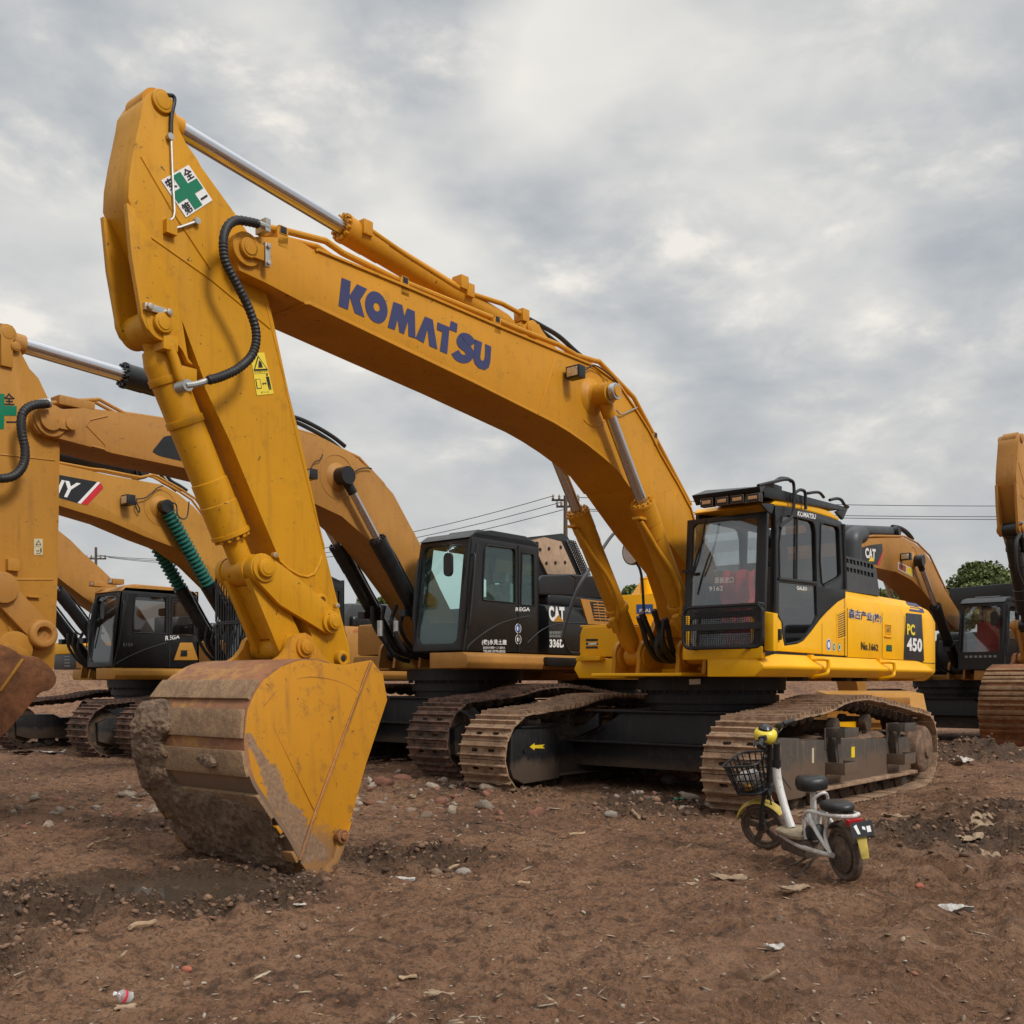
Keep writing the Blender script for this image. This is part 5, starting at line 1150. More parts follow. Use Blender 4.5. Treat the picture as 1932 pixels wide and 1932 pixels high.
m_ = MB(); m_.prism([(yl+.16, 1.74), (yr-.2, 1.74), (yr-.16, 2.04), (yl+.13, 2.04)], fx-.5, fx-.46, axis='x'); m_.build('floor_panel', 'seat_grey', cabo)
# visor with four lamps and roof guard with looping rails
VX = fx + .28
vq = [MF.Q(q, VX) for q in b2([(160,182),(600,130),(690,205),(690,222),(180,265)])]
va, vb = vq[0], vq[1]
m_ = MB()
vyl, vyr = va.y, vb.y
zt_, zb_ = (va.z+vb.z)/2, vq[4].z + .0
m_.add([(VX, vyl, zt_), (VX, vyr+.0, zt_), (VX-.30, YD+.02, zt_+.06), (VX-.30, vyl, zt_+.10), (VX-.06, vyl+.02, zb_+.03), (VX-.06, vyr-.02, zb_+.06), (VX-.30, YD+.02, zb_+.16), (VX-.30, vyl, zb_+.14)], [(0,1,2,3), (4,7,6,5), (0,4,5,1), (1,5,6,2), (0,3,7,4), (2,6,7,3)], 0)
gz = zt_ + .04
g0 = body(b2([(700,135),(1165,262),(1160,275),(700,215)]), YD+.02)
m_.prism([(VX-.25, gz+.02), (g0[1][0], g0[1][1]), (g0[1][0]+.02, g0[1][1]-.05), (VX-.28, gz-.10)], YD-.02, YD+.02); m_.prism([(VX-.25, gz+.02), (g0[1][0], g0[1][1]), (g0[1][0]+.02, g0[1][1]-.05), (VX-.28, gz-.10)], vyl, vyl+.04)
m_.add([(VX-.28, vyl, gz+.0), (VX-.28, YD, gz+.0), (g0[1][0], YD, g0[1][1]-.02), (g0[1][0], vyl, g0[1][1]-.02)], [(0,1,2,3)], 0)
bk_ = body(b2([(1150,258),(1165,262),(1130,342),(1108,318),(1085,290)]), YD); m_.prism(bk_, YD-.02, YD+.015)
fb_ = body(b2([(600,235),(690,240),(675,305),(650,295)]), YD); m_.prism([(p[0], p[1]) for p in fb_], YD-.01, YD+.01, mi=0)
vis = m_.build('roof_guard', ['black_paint'], cabo, bevel=.008)
for pts in ([(226,216),(290,211),(292,246),(234,250)], [(324,207),(387,201),(391,236),(328,241)], [(421,196),(486,190),(491,224),(428,229)], [(521,186),(588,180),(591,214),(528,218)]):
    q = [MF.Q(p, VX-.02) for p in b2(pts)]; m_ = MB(); ya, yb = min(p.y for p in q), max(p.y for p in q); za, zb__ = min(p.z for p in q), max(p.z for p in q)
    m_.box((VX-.09, ya-.012, za-.012), (VX-.01, yb+.012, zb__+.012), 2); m_.box((VX-.012, ya+.012, za+.012), (VX-.002, yb-.012, zb__-.012), 0)
    for k in range(1, 7): y = ya+(yb-ya)*k/7; m_.box((VX-.003, y-.002, za+.012), (VX+.0, y+.002, za+.045), 1)
    m_.build('lamp', ['amber_lens', 'lens', 'black_paint'], vis, bevel=.003)
m_ = MB()
for pts, y in (([(590,122),(700,95),(760,82),(800,88),(818,115),(820,200),(815,290),(800,330),(745,370),(733,395)], YD+.07), ([(832,235),(825,180),(845,155),(870,150),(892,172),(895,275)], YD+.05), ([(905,172),(950,165),(985,168),(1012,198)], YD-.3), ([(1050,215),(1095,205),(1125,215),(1145,245),(1168,260)], YD+.02), ([(690,100),(730,75),(780,78),(800,95)], YD-.1)):
    m_.tube([MF.P(q, y) for q in b2(pts)], .018, 8)
m_.box((1.25, YD-.25, gz+.06), (1.45, YD-.05, gz+.10))
m_.build('rail', 'black_paint', vis)
# words on the cab
sidetext(cabo, "KOMATSU", [(840,285),(957,308),(955,340),(838,318)], 'decal_white', .03, .006)
sidetext(cabo, 'GALEO', [(842,768),(908,775),(908,798),(842,792)], 'decal_white', .03, -.010)
m_ = MB(); f = [Vector((fx-.016 - .6*lean*((MF.Q(q, fx).z-zf)/(zr-zf)), MF.Q(q, fx).y, MF.Q(q, fx).z)) for q in b2([(290,710),(410,705),(410,745),(290,750)])]
put_text(m_, '原装进口', f, 0, 0); f = [Vector((fx-.016 - .6*lean*((MF.Q(q, fx).z-zf)/(zr-zf)), MF.Q(q, fx).y, MF.Q(q, fx).z)) for q in b2([(255,770),(345,765),(345,795),(255,800)])]
put_text(m_, '9162', f, 0, 0); m_.build('chalk_writing', 'decal_white', cabo, smooth=False)
# ================================================================== OTHER EXCAVATORS (same builders, own colours and parts)
def gcab(root, mat, glass, xb=-.05, zt=3.2, xf=1.8, yl=.65, yr=1.6, roofmat=None, lamps=False, mirror=True, cage=False, zf=1.66):
    m_ = MB(); H = zt - zf
    out = [(xf, zf), (xf-.02, zf+.5*H), (xf-.16, zt-.12), (xf-.26, zt-.02), (xb+.12, zt), (xb, zt-.1), (xb, zf)]
    w1 = [(xf-.42, zf+.56*H)] + [(xf-.46, zt-.22), (xf-.52, zt-.17), (xf-1.08, zt-.16), (xf-1.12, zt-.2), (xf-1.12, zf+.43*H), (xf-.42, zf+.43*H)]
    w2 = [(xf-1.27, zt-.20), (xb+.12, zt-.20), (xb+.10, zf+.42*H), (xf-1.24, zf+.42*H)]
    wfar = [(xf-.22, zf+.25*H), (xf-.38, zt-.17), (xb+.1, zt-.17), (xb+.1, zf+.30*H)]
    m_.plate(out, [w1, w2], yr-.045, yr); m_.plate(out, [wfar], yl, yl+.045)
    wf = rrect(yl+.09, zf+.10, yr-.10, zt-.17, .10, 5); s0 = len(m_.v)
    m_.plate([(yl, zf), (yr, zf), (yr, zt-.1), (yl, zt-.1)], [wf], xf-.05, xf, axis='x')
    def ln(mb, s_):
        for i in range(s_, len(mb.v)): x, y, z = mb.v[i]; mb.v[i] = (x - max(0, (z-zf)/H-.15)*.20, y, z)
    ln(m_, s0)
    m_.plate([(yl, zf), (yr, zf), (yr, zt), (yl, zt)], [rrect(yl+.1, zf+.40*H, yr-.1, zt-.17, .06)], xb, xb+.04, axis='x')
    m_.box((xb, yl+.03, zf), (xf-.03, yr-.03, zf+.06))
    cb = m_.build('cab', mat, root, bevel=.008)
    m_ = MB(); m_.prism([(xf-.12, zt-.10), (xf-.28, zt+.0), (xf-.6, zt+.05), (xb+.3, zt+.05), (xb, zt-.04), (xb, zt-.10)], yl+.0, yr-.0); m_.prism([(xf-.5, zt+.04), (xf-.55, zt+.075), (xb+.6, zt+.075), (xb+.55, zt+.04)], yl+.2, yr-.2)
    m_.build('roof', roofmat or mat, cb, bevel=.03, seg=3)
    for nm, w_ in (('door_window', w1), ('rear_side_window', w2)):
        m2_ = MB(); m2_.prism(w_, yr-.023, yr-.017); m2_.build(nm, glass, cb, smooth=False)
    m2_ = MB(); m2_.prism(wf, xf-.03, xf-.024, axis='x'); ln(m2_, 0); m2_.build('windshield', glass, cb, smooth=False)
    m2_ = MB(); m2_.prism(rrect(yl+.1, zf+.40*H, yr-.1, zt-.17, .06), xb+.01, xb+.016, axis='x'); m2_.build('rear_window', glass, cb, smooth=False)
    yc_ = (yl+yr)/2
    m_ = MB(); m_.box((.5, yc_-.25, 2.0), (1.0, yc_+.25, 2.14)); m_.box((.38, yc_-.24, 2.12), (.52, yc_+.24, 2.68)); m_.box((.4, yc_-.13, 2.7), (.5, yc_+.13, 2.86)); m_.box((.55, yc_-.18, 1.7), (.95, yc_+.18, 2.0)); m_.build('seat', 'seat_grey', cb, bevel=.04)
    m_ = MB()
    for w_ in (w1, w2): L_ = [Vector((a, yr+.004, b_)) for a, b_ in w_]; m_.tube(L_+[L_[0]], .012, 6, smooth=False)
    m_.tube([(xf-.02, yr+.004, zf), (xf-.30, yr+.004, zf+.9*H)], .015, 6); m_.tube([(xf-1.19, yr+.004, zf), (xf-1.19, yr+.004, zt-.1)], .012, 6)
    m_.tube([(xf+.03, yl+.03, zf+.25*H), (xf+.0, yl+.06, zf+.6*H), (xf-.1, yl+.02, zf+.8*H)], .012, 6)
    m_.tube([(xf-.1, yr+.01, zf+.2*H), (xf-.1, yr+.05, zf+.25*H), (xf-.2, yr+.05, zf+.75*H), (xf-.2, yr+.01, zf+.8*H)], .014, 6)
    m_.build('seal', 'rubber', cb)
    if mirror:
        m_ = MB(); m_.tube([(xf-.12, yr-.12, zt-.2), (xf+.05, yr-.15, zt-.22), (xf+.1, yr-.15, zt-.3)], .012, 6); m_.prism([(yr-.17+a, zt-.48+b_) for a, b_ in rrect(-.075, -.16, .075, .16, .07)], xf+.07, xf+.11, axis='x'); m_.build('mirror', 'black_paint', cb)
    if lamps:
        for y in (yl+.12, yr-.12): m_ = MB(); m_.box((xf-.25, y-.1, zt+.03), (xf-.02, y+.1, zt+.13), 0); m_.box((xf-.022, y-.07, zt+.045), (xf-.012, y+.07, zt+.12), 1); m_.build('lamp', [roofmat or mat, 'lens'], cb, bevel=.008)
    if cage:
        m_ = MB()
        for z0, z1 in ((1.7, 2.35), (2.38, 3.15)):
            m_.tube([(xf+.18, a, b_) for a, b_ in rrect(yl, z0, yr, z1, .04)]+[(xf+.18, yr, z1-.04)], .022, 6, smooth=False)
            for k in range(1, 13): y = yl+(yr-yl)*k/13; m_.box((xf+.175, y-.009, z0), (xf+.19, y+.009, z1))
        m_.box((xf+.0, yl, 3.12), (xf+.2, yr, 3.17)); m_.build('front_guard', 'black_paint', cb, smooth=False)
    return cb
def ghouse(root, mats, xr=-3.75, xs=-.1, zt=2.5, side='body', toolbox=True, deckmat=None, cwmat=None):
    """mats: side colour; counterweight, deck"""
    m_ = MB(); 
    sec = [(1.6, 1.66), (1.6, 2.22), (1.53, 2.38), (1.32, zt), (-1.3, zt), (-1.5, 2.3), (-1.5, 1.66)]
    m_.prism(sec, xr+.95, xs, axis='x'); hd_ = m_.build('hood', mats[0], root, bevel=.03)
    m_ = MB(); m_.box((xr+1.0, -.6, zt-.02), (xs-.5, 1.2, zt+.22)); m_.build('engine_cover', mats[1], root, bevel=.08, seg=3)
    m_ = MB(); rbox_x(m_, xr+.94, xr, 1.6, 1.4, zt-.02); m_.build('counterweight', cwmat or mats[2], root, bevel=.035)
    m_ = MB(); m_.prism([(1.6, 1.64), (1.68, 1.60), (1.70, 1.5), (1.66, 1.42), (.98, 1.42), (.98, 1.64)], xr+.9, 1.8, axis='x'); m_.box((-3.0, -1.45, 1.42), (.8, .98, 1.55))
    m_.prism([(-1.5, 1.64), (-1.55, 1.5), (-1.5, 1.42), (-.68, 1.42), (-.68, 1.64)], xr+.9, 1.0, axis='x')
    dk_ = m_.build('deck', deckmat or mats[2], root, bevel=.02)
    if toolbox: m_ = MB(); m_.box((-.9, -1.48, 1.66), (.95, -.66, 2.15)); m_.build('tool_box', deckmat or mats[2], root, bevel=.04)
    for y in (-.62, -.27, .27, .62):
        m_ = MB(); m_.prism([(.75,1.45),(1.30,1.45),(1.27,1.62)] + [(1.08+.18*math.cos(R(a)), 1.67+.18*math.sin(R(a))) for a in range(0, 181, 20)] + [(.85,1.62)], y-.025, y+.025); m_.build('mounting_bracket', deckmat or mats[2], root)
    return hd_, dk_
def garm(fr, root, xz, pin, mat, rmats, split=.6, bellows=False, stickxz=None, fpiv=None, tpiv=None, by=.30):
    m_ = MB(); m_.prism(xz, -by, by)
    for sg in (1, -1):
        m_.lathe((pin[0], sg*by*.98, pin[1]), (pin[0], sg*.56, pin[1]), [(0,.20),(.015,.185),(.05,.125),(.09,.105),(.16,.10),(.20,.10)], 30)
        ring = [(pin[0]+.30*math.cos(a), sg*(by+.001), pin[1]+.30*math.sin(a)) for a in np.linspace(0, 6.28, 30)]; m_.tube(ring, .007, 5, smooth=False)
    bm_ = m_.build('boom', mat, root, bevel=.010)
    for sg in (1, -1):
        if bellows:
            rc = ram(root, 'boom_cylinder', (1.08, sg*.43, 1.67), (pin[0], sg*.43, pin[1]), split, .11, rmats, eye=(.11,.10), rodr=.055, bolts=False)
            b0_ = Vector((1.08, sg*.43, 1.67)); u_ = (Vector((pin[0], sg*.43, pin[1]))-b0_); L_ = u_.length; u_.normalize(); pr = []; s_ = split*L_
            while s_ < L_-.14: pr += [(s_, .085), (s_+.035, .125), (s_+.05, .125)]; s_ += .075
            m_ = MB(); m_.lathe(b0_, b0_+u_*L_, pr, 22); m_.build('bellows', 'green_bellows', rc, ang=25)
        else: rc = ram(root, 'boom_cylinder', (1.08, sg*.43, 1.67), (pin[0], sg*.43, pin[1]), split, .11, rmats, eye=(.12,.10), rodr=.052)
        b0_ = Vector((1.08, sg*.43, 1.67)); u_ = (Vector((pin[0], sg*.43, pin[1]))-b0_).normalized(); nn = Vector((-u_.z, 0, u_.x))
        if nn.x > 0: nn = -nn
        L_ = (Vector((pin[0], 0, pin[1]))-Vector((1.08,0,1.67))).length
        m_ = MB(); m_.tube([b0_+u_*(split*L_-.12)+nn*.12, b0_+u_*(split*L_*.8)+nn*.15, b0_+u_*(split*L_*.45)+nn*.15, b0_+u_*(split*L_*.36)+nn*.22], .02, 8); m_.lathe(b0_+u_*(split*L_*.40), b0_+u_*(split*L_*.40+.1), [(0,.112),(0,.135),(.07,.135),(.07,.112)], 24)
        m_.box(b0_+u_*(split*L_*.42)-nn*.16+Vector((0,-.07,-.05)), b0_+u_*(split*L_*.42)-nn*.16+Vector((.1,.07,.05))); m_.build('supply_pipe', rmats[0], rc)
    return bm_
def piping(fr, boom_, pts, mat, y=.22, r=.022, name='hydraulic_pipe'):
    for dy in (0, -.12):
        m_ = MB(); m_.tube([fr.P(q, y)+Vector((0, dy, 0)) for q in pts], r, 8, smooth=False); m_.build(name, mat, boom_)
def hoses(root, n=4):
    for k in range(n):
        y = -.15+.12*k; m_ = MB(); m_.tube([(1.75-.06*k, y*1.6, 2.35), (1.72, y*1.5, 2.05), (1.5, y*1.2+.1, 1.72), (1.1, y+.25, 1.58), (.8, y+.3, 1.6)], .03, 8); m_.build('hydraulic_hose', 'rubber', root)

# ---- excavator with black hood beside the main one (left), carrying the left-edge stick and rusty bucket
AF = Frame(-.74, 16.21, 40.0, .13); AE = empty('excavator', (AF.X, AF.Y, AF.z0), AF.rz)
tag(AE, 'orange excavator with black cab and hood directly left of the nearest machine, green tinted windshield', 'excavator')
undercarriage(AE, mats=('track_far', 'track_far'))
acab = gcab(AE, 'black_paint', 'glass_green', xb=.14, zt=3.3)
ah, ad = ghouse(AE, ('black_paint', 'black_paint', 'tan_orange'), zt=2.42)
m_ = MB(); m_.box((-2.2, 1.69, 1.47), (.15, 1.78, 1.60)); m_.build('side_bar', 'black_paint', ad, bevel=.02)
# rear tan grille panel
m_ = MB(); g4 = [AF.P(q, 1.6) for q in b4([(1425,715),(1660,745),(1650,905),(1480,900)])]; m_.prism([(p.x, p.z) for p in g4], 1.58, 1.612); gi = [AF.P(q, 1.6) for q in b4([(1490,735),(1660,748),(1650,880),(1525,875)])]
m_.prism([(p.x, p.z) for p in gi], 1.60, 1.615, mi=1); fq = quadmap(gi)
for k in range(6): a, b_ = fq(.0+.02*k, .1+.15*k), fq(1, .1+.15*k); m_.tube([a+Vector((0,.018,0)), b_+Vector((0,.018,0))], .012, 6, mi=0, smooth=False)
for k in (.3, .62): a, b_ = fq(k, 0), fq(k, 1); m_.tube([a+Vector((0,.018,0)), b_+Vector((0,.018,0))], .010, 6, mi=0, smooth=False)
m_.build('grille', ['tan_orange', 'decal_black'], ah)
m_ = MB(); g4 = [AF.P(q, 1.6) for q in b4([(1202,948),(1296,946),(1294,996),(1202,995)])]; fq = quadmap(g4)
for i in range(8):
    a = i/8
    for b0 in (.0, .52): v4 = [fq(a+.015, b0), fq(a+.10, b0), fq(a+.10, b0+.42), fq(a+.015, b0+.42)]; m_.add([p+Vector((0,.003,0)) for p in v4], [(0,1,2,3)])
m_.build('vent', 'seat_grey', ah, smooth=False)
def ft(fr, parent, s_, pts, mat, bold=.02, o=.004, y=1.6, cr=b4, outline=None):
    q = [fr.P(p, y) for p in cr(pts)]; m_ = MB()
    if outline: put_text(m_, s_, q, bold+.04, 1, Vector((0, o-.002, 0)))
    put_text(m_, s_, q, bold, 0, Vector((0, o, 0))); return m_.build('lettering', [mat]+([outline] if outline else []), parent, smooth=False)
ft(AF, ah, 'CAT', [(1192,768),(1310,775),(1312,880),(1205,878)], 'decal_white', .05, .004)
m_ = MB(); put_poly(m_, [(0,0),(1,0),(.45,1)], [AF.P(q, 1.6) for q in b4([(1228,832),(1308,832),(1308,882),(1228,882)])], 0, Vector((0,.008,0))); m_.build('triangle', 'deep_orange', ah, smooth=False)
ft(AF, ah, '336D', [(1203,1008),(1308,1008),(1310,1070),(1203,1068)], 'decal_white', .04)
ft(AF, acab, 'REGA', [(958,778),(1062,778),(1060,806),(956,806)], 'decal_white', .02)
ft(AF, acab, '(株)氷見土建', [(713,1010),(892,1012),(892,1055),(713,1052)], 'decal_white', .02)
ft(AF, acab, '新潟市中蒲野一二八番地九', [(722,1060),(882,1062),(882,1080),(722,1080)], 'decal_white', 0)
ft(AF, acab, 'TEL03-3770-8355', [(722,1086),(882,1088),(882,1106),(722,1104)], 'decal_white', .01)
for pts, cc_ in (((976,931), ['decal_white','decal_blue','decal_white']), ((977,1010), ['decal_white','decal_black','decal_white'])):
    m_ = MB(); c_ = AF.P(b4([pts])[0], 1.6)
    for i, f_ in enumerate((1, .86, .5)): m_.add([Vector((c_.x+a, 1.603+.001*i, c_.z+b_)) for a, b_ in circ(0, 0, .068*f_, .07*f_)], [tuple(range(28))], i)
    m_.build('round_badge', cc_, acab, smooth=False)
m_ = MB(); m_.tube([AF.P(q, 1.605) for q in b4([(605,1090),(615,1060),(680,1000),(780,930),(870,885),(1000,850),(1060,840)])], .008, 5); m_.tube([AF.P(q, 1.605) for q in b4([(1045,1035),(1100,980),(1160,935),(1250,900),(1380,890),(1475,892)])], .006, 5); m_.build('trim_line', 'grey_paint', acab)
# raised engine cover hatch standing open behind the cab: padded panel and mesh
m_ = MB(); hp4 = b4([(905,285),(1310,240),(1350,262),(1500,548),(1120,548),(1090,520),(1085,380)])
xz = AF.XZ(hp4, .9); m_.prism(xz, -.2, .86, mi=0)
pd = AF.XZ(b4([(1070,290),(1170,268),(1290,300),(1400,540),(1190,540)]), .9); m_.prism(pd, .86, .90, mi=1)
ms = [AF.P(q, .9) for q in b4([(1335,288),(1390,300),(1500,545),(1445,540)])]; fq = quadmap(ms)
m_.add([p+Vector((0,-.02,0)) for p in ms], [(0,1,2,3)], 2)
for k in range(5): m_.tube([fq(k/4,0), fq(k/4,1)], .010, 5, mi=0, smooth=False)
for k in range(15): m_.tube([fq(0,k/14), fq(1,k/14)], .009, 5, mi=0, smooth=False)
for q in ((1135,358),(1198,352),(1284,342),(1180,458),(1245,455),(1315,452)): p = AF.P(b4([q])[0], .9); m_.cyl(p, p+Vector((0,.012,0)), .03, seg=12, mi=0)
m_.build('open_hatch', ['black_paint', 'foam_tan', 'decal_white'], AE, bevel=.004)
m_ = MB(); xz = AF.XZ(b4([(1118,580),(1150,545),(1345,535),(1390,570),(1385,698),(1130,690)]), 1.2); m_.prism(xz, .5, 1.2); xz = AF.XZ(b4([(1392,572),(1345,535),(1600,555),(1660,640),(1660,720),(1392,712)]), 1.2); m_.prism(xz, -.4, 1.19)
m_.build('air_box', 'black_paint', AE, bevel=.04, seg=3)
# boom and stick
l1t = l1([(340,800),(430,770),(720,755),(920,780),(1430,860)]) + c2([(1140,560),(1300,610),(1450,690),(1600,820),(1700,930),(1860,1230)]) + [(830,1110),(870,1190)]
l1b = [(840,1230),(812,1185)] + c2([(1830,1560),(1700,1380),(1560,1200),(1400,1060),(1250,990)]) + [(520,925)] + l1([(1585,1265),(930,1130),(870,1110),(450,990)])
tip = AF.P(l1([(415,860)])[0], .3); arc = [(tip.x+.19*math.cos(R(a)), tip.z+.19*math.sin(R(a))) for a in range(-55, 81, 15)]
pin = AF.P(c2([(1445,820)])[0], .54)
abm = garm(AF, AE, AF.XZ(l1t[1:], .3)+AF.XZ(l1b[:-1], .3)+arc, (pin.x, pin.z), 'tan_orange', ('black_paint', 'chrome', 'black_paint'), .66)
m_ = MB()
for pts in ([(745,855),(890,822)], [(745,855),(715,900),(870,1060),(870,1100),(760,1070)]): m_.tube([AF.P(q, .301) for q in l1(pts)], .010, 6, smooth=False)
m_.cyl((tip.x, -.33, tip.z), (tip.x, .33, tip.z), .17, seg=30); p0, p1 = AF.P(l1([(412,858)])[0], .33), AF.P(l1([(580,892)])[0], .33)
m_.box((min(p0.x,p1.x), .33, p1.z-.07), (max(p0.x,p1.x), .36, p0.z+.03)); m_.cyl((p0.x,.33,p0.z),(p0.x,.37,p0.z),.11,seg=24); m_.cyl((p1.x,.33,p1.z),(p1.x,.38,p1.z),.065,seg=20)
m_.build('tip_plate', 'tan_orange', abm, bevel=.005)
m_ = MB(); d4 = AF.XZ(l1([(1262,1120),(1270,1100),(1350,1000),(1370,990),(1470,975)]) + [(415,800),(425,915),(356,873),(300,860)], .3); m_.add([(a, .304, b_) for a, b_ in d4], [tuple(range(len(d4)))]); m_.build('decal', 'decal_black', abm, smooth=False)
piping(AF, abm, l1([(410,715),(490,710),(570,700),(820,685),(1030,800),(1430,860)]) + c2([(1140,560),(1240,590),(1330,640),(1500,720),(1640,870),(1820,1170)]), 'tan_orange')
m_ = MB(); m_.box((tip.x-.5, .1, tip.z+.2), (tip.x-.1, .3, tip.z+.3)); m_.build('pipe_clamp', 'tan_orange', abm, bevel=.01)
for k in range(2): m_ = MB(); m_.tube([AF.P((q[0]-8*k, q[1]+6*k), .0) for q in c2([(1020,470),(1140,490),(1250,540),(1350,600),(1420,655)])], .03, 8); m_.build('hydraulic_hose', 'rubber', abm)
wl = AF.P(c2([(1225,820)])[0], .42); work_light(abm, (wl.x-.03, .36, wl.z), .08)
m_ = MB(); m_.tube([AF.P(q, .34) for q in c2([(1225,780),(1245,745),(1280,730),(1290,700)])], .008, 5); m_.tube([AF.P(q, .34) for q in c2([(1480,800),(1510,785),(1550,780),(1575,785)])], .01, 5); m_.build('cable', 'rubber', abm)
near = l1([(0,130),(15,85),(45,75),(90,100),(118,150),(155,260),(245,430),(320,510),(440,765),(495,1050)]) + l2([(480,300),(455,1000),(448,1110),(400,1180)]) + [(60,1290),(-30,1080),(-150,750),(-120,690)]
m_ = MB(); m_.prism(AF.XZ(near, .21), -.21, .21)
tpa = AF.P(l1([(55,138)])[0], .21); m_.box((tpa.x-.05, .21, tpa.z-.35), (tpa.x+.07, .245, tpa.z+.08)); pincap(m_, (tpa.x, .22, tpa.z), .09, .03)
p = AF.P(l1([(118,255)])[0], .21); pincap(m_, (p.x, .24, p.z), .05, .03)
a, b_ = [AF.P(q, .21) for q in l2([(80,382),(440,382)])]; m_.tube([a, b_], .01, 6, smooth=False)
a, b_ = [AF.P(q, .21) for q in l1([(0,1140),(455,1190)])]; m_.tube([a, b_], .01, 6, smooth=False)
a, b_ = [AF.P(q, .21) for q in l2([(220,530),(320,480)])]; m_.box((min(a.x,b_.x), .21, min(a.z,b_.z)), (max(a.x,b_.x), .25, max(a.z,b_.z)-.06))
p = AF.P(l2([(95,265)])[0], .21); m_.box((p.x-.06, .21, p.z-.06), (p.x+.06, .27, p.z+.06))
ast = m_.build('stick', 'deep_orange', AE, bevel=.012)
q4 = [AF.P(q, .21)+Vector((0,.004,0)) for q in l1([(-150,620),(150,632),(140,930),(-150,930)])]; m_ = MB(); fq = quadmap(q4)
put_poly(m_, [(.34,.0),(.62,.0),(.62,.37),(.97,.37),(.97,.64),(.62,.64),(.62,.96),(.34,.96),(.34,.64),(.0,.64),(.0,.37),(.34,.37)], q4, 0)
put_text(m_, '全', [fq(.58,.99), fq(.90,.99), fq(.92,.66), fq(.60,.66)], .02, 1); put_text(m_, '一', [fq(.68,.21), fq(.98,.21), fq(.98,.17), fq(.68,.17)], .02, 1)
put_text(m_, '安', [fq(.02,.99), fq(.28,.99), fq(.28,.68), fq(.02,.68)], .02, 1); put_text(m_, '第', [fq(.02,.32), fq(.28,.32), fq(.28,.0), fq(.02,.0)], .02, 1)
m_.build('safety_sign', ['decal_green', 'decal_black'], ast, smooth=False)
q4 = [AF.P(q, .21)+Vector((0,.004,0)) for q in l2([(280,45),(352,45),(352,178),(280,178)])]; m_ = MB(); put_poly(m_, [(0,0),(1,0),(1,1),(0,1)], q4, 0)
for pl in ([(.15,.60),(.85,.60),(.5,.92)], [(.0,.50),(1,.50),(1,.51),(0,.51)], [(.25,.22),(.6,.22),(.6,.27),(.25,.27)], [(.72,.15),(.86,.15),(.86,.42),(.72,.42)], [(.25,.08),(.75,.08),(.75,.11),(.25,.11)]): put_poly(m_, pl, q4, 1, Vector((0,.002,0)))
put_poly(m_, [(.30,.64),(.70,.64),(.5,.84)], q4, 0, Vector((0,.004,0))); m_.build('warning_label', ['decal_cream', 'decal_black'], ast, smooth=False)
m_ = MB(); m_.tube([AF.P(q, .45) for q in l1([(400,722),(300,728),(230,755),(185,810),(175,900),(185,990),(205,1080),(205,1180),(175,1260),(110,1320),(20,1340),(-80,1330)])], .045, 12, mi=0, ridge=.06); m_.tube([AF.P(q, .42) for q in l1([(320,726),(370,718),(410,715)])], .05, 10, mi=1, smooth=False); m_.build('hydraulic_hose', ['rubber', 'steel_bolt'], ast)
fpa = AF.P((525,795), .0)
cc = AF.P(l1([(1020,490)])[0], 0.0); FP_, TP_ = Vector((fpa.x, 0, fpa.z)), Vector((tpa.x, 0, tpa.z))
ram(AE, 'arm_cylinder', FP_, TP_, (cc-FP_).length/(TP_-FP_).length, .13, ('black_paint', 'chrome', 'tan_orange'), eye=(.12,.12), rodr=.085)
# link, bucket cylinder knuckle and rusty bucket at the left edge
m_ = MB(); a, b_ = [AF.P(q, .30) for q in l2([(10,450),(350,835)])]; d = (b_-a).normalized(); n = Vector((-d.z,0,d.x))
for sg in (1,-1): m_.prism([(p.x,p.z) for p in (a+n*.14, a-n*.12, b_-n*.14, b_+n*.12)], sg*.24, sg*.30); m_.lathe((b_.x, sg*.24, b_.z), (b_.x, sg*.36, b_.z), [(0,.16),(.1,.15),(.12,.13),(.12,.08),(.06,.07)], 24)
m_.cyl((a.x,-.36,a.z),(a.x,.36,a.z),.16,seg=24); m_.build('side_link', 'tan_orange', AE, bevel=.01)
m_ = MB(); a, b_ = [AF.P(q, .2) for q in l2([(95,955),(-40,560)])]; m_.cyl((a.x,-.3,a.z),(a.x,.3,a.z),.18,seg=26); m_.prism([(p.x,p.z) for p in (a+Vector((.15,0,0)), a-Vector((.15,0,0)), b_-Vector((.15,0,0)), b_+Vector((.15,0,0)))], -.2, .2); m_.build('bucket_link', 'deep_orange', AE, bevel=.012)
bpx = l2([(330,1030),(440,1130),(472,1200),(455,1260),(410,1300),(330,1330),(180,1510),(0,1700)]) + [(-60,1440),(-190,1440),(-230,1300),(-140,1200),(0,1215),(40,1235)]
m_ = MB(); m_.prism(spl2(AF.XZ(bpx, .75), 3, True), -.72, .75); abk = m_.build('bucket', 'rust_brown', AE, bevel=.02)
m_ = MB(); a, b_ = [AF.P(q, .75) for q in l2([(190,1040),(0,1310)])]; m_.tube([a, b_], .02, 6, smooth=False); m_.prism([(p.x,p.z) for p in (AF.P(q,.4) for q in l2([(60,900),(240,960),(260,1020),(120,1040),(0,1010)]))], .30, .36); m_.build('ear', 'deep_orange', abk, bevel=.01)
for k in range(3): m_ = MB(); m_.tube([AF.P(q, .1+.12*k) for q in m3([(740,1140),(790,1250),(860,1370),(960,1450),(1070,1480)])] if k < 2 else [AF.P(q, .45) for q in m3([(910,1140),(940,1230),(1010,1350),(1090,1420)])], .035, 8, mi=0); p = AF.P(m3([(735,1110)] if k < 2 else [(920,1110)])[0], .1+.12*k); m_.cyl(p-Vector((0,0,.1)), p+Vector((0,0,.12)), .042, seg=10, mi=1); m_.build('hydraulic_hose', ['rubber','steel_bolt'], ad)
hoses(AE)

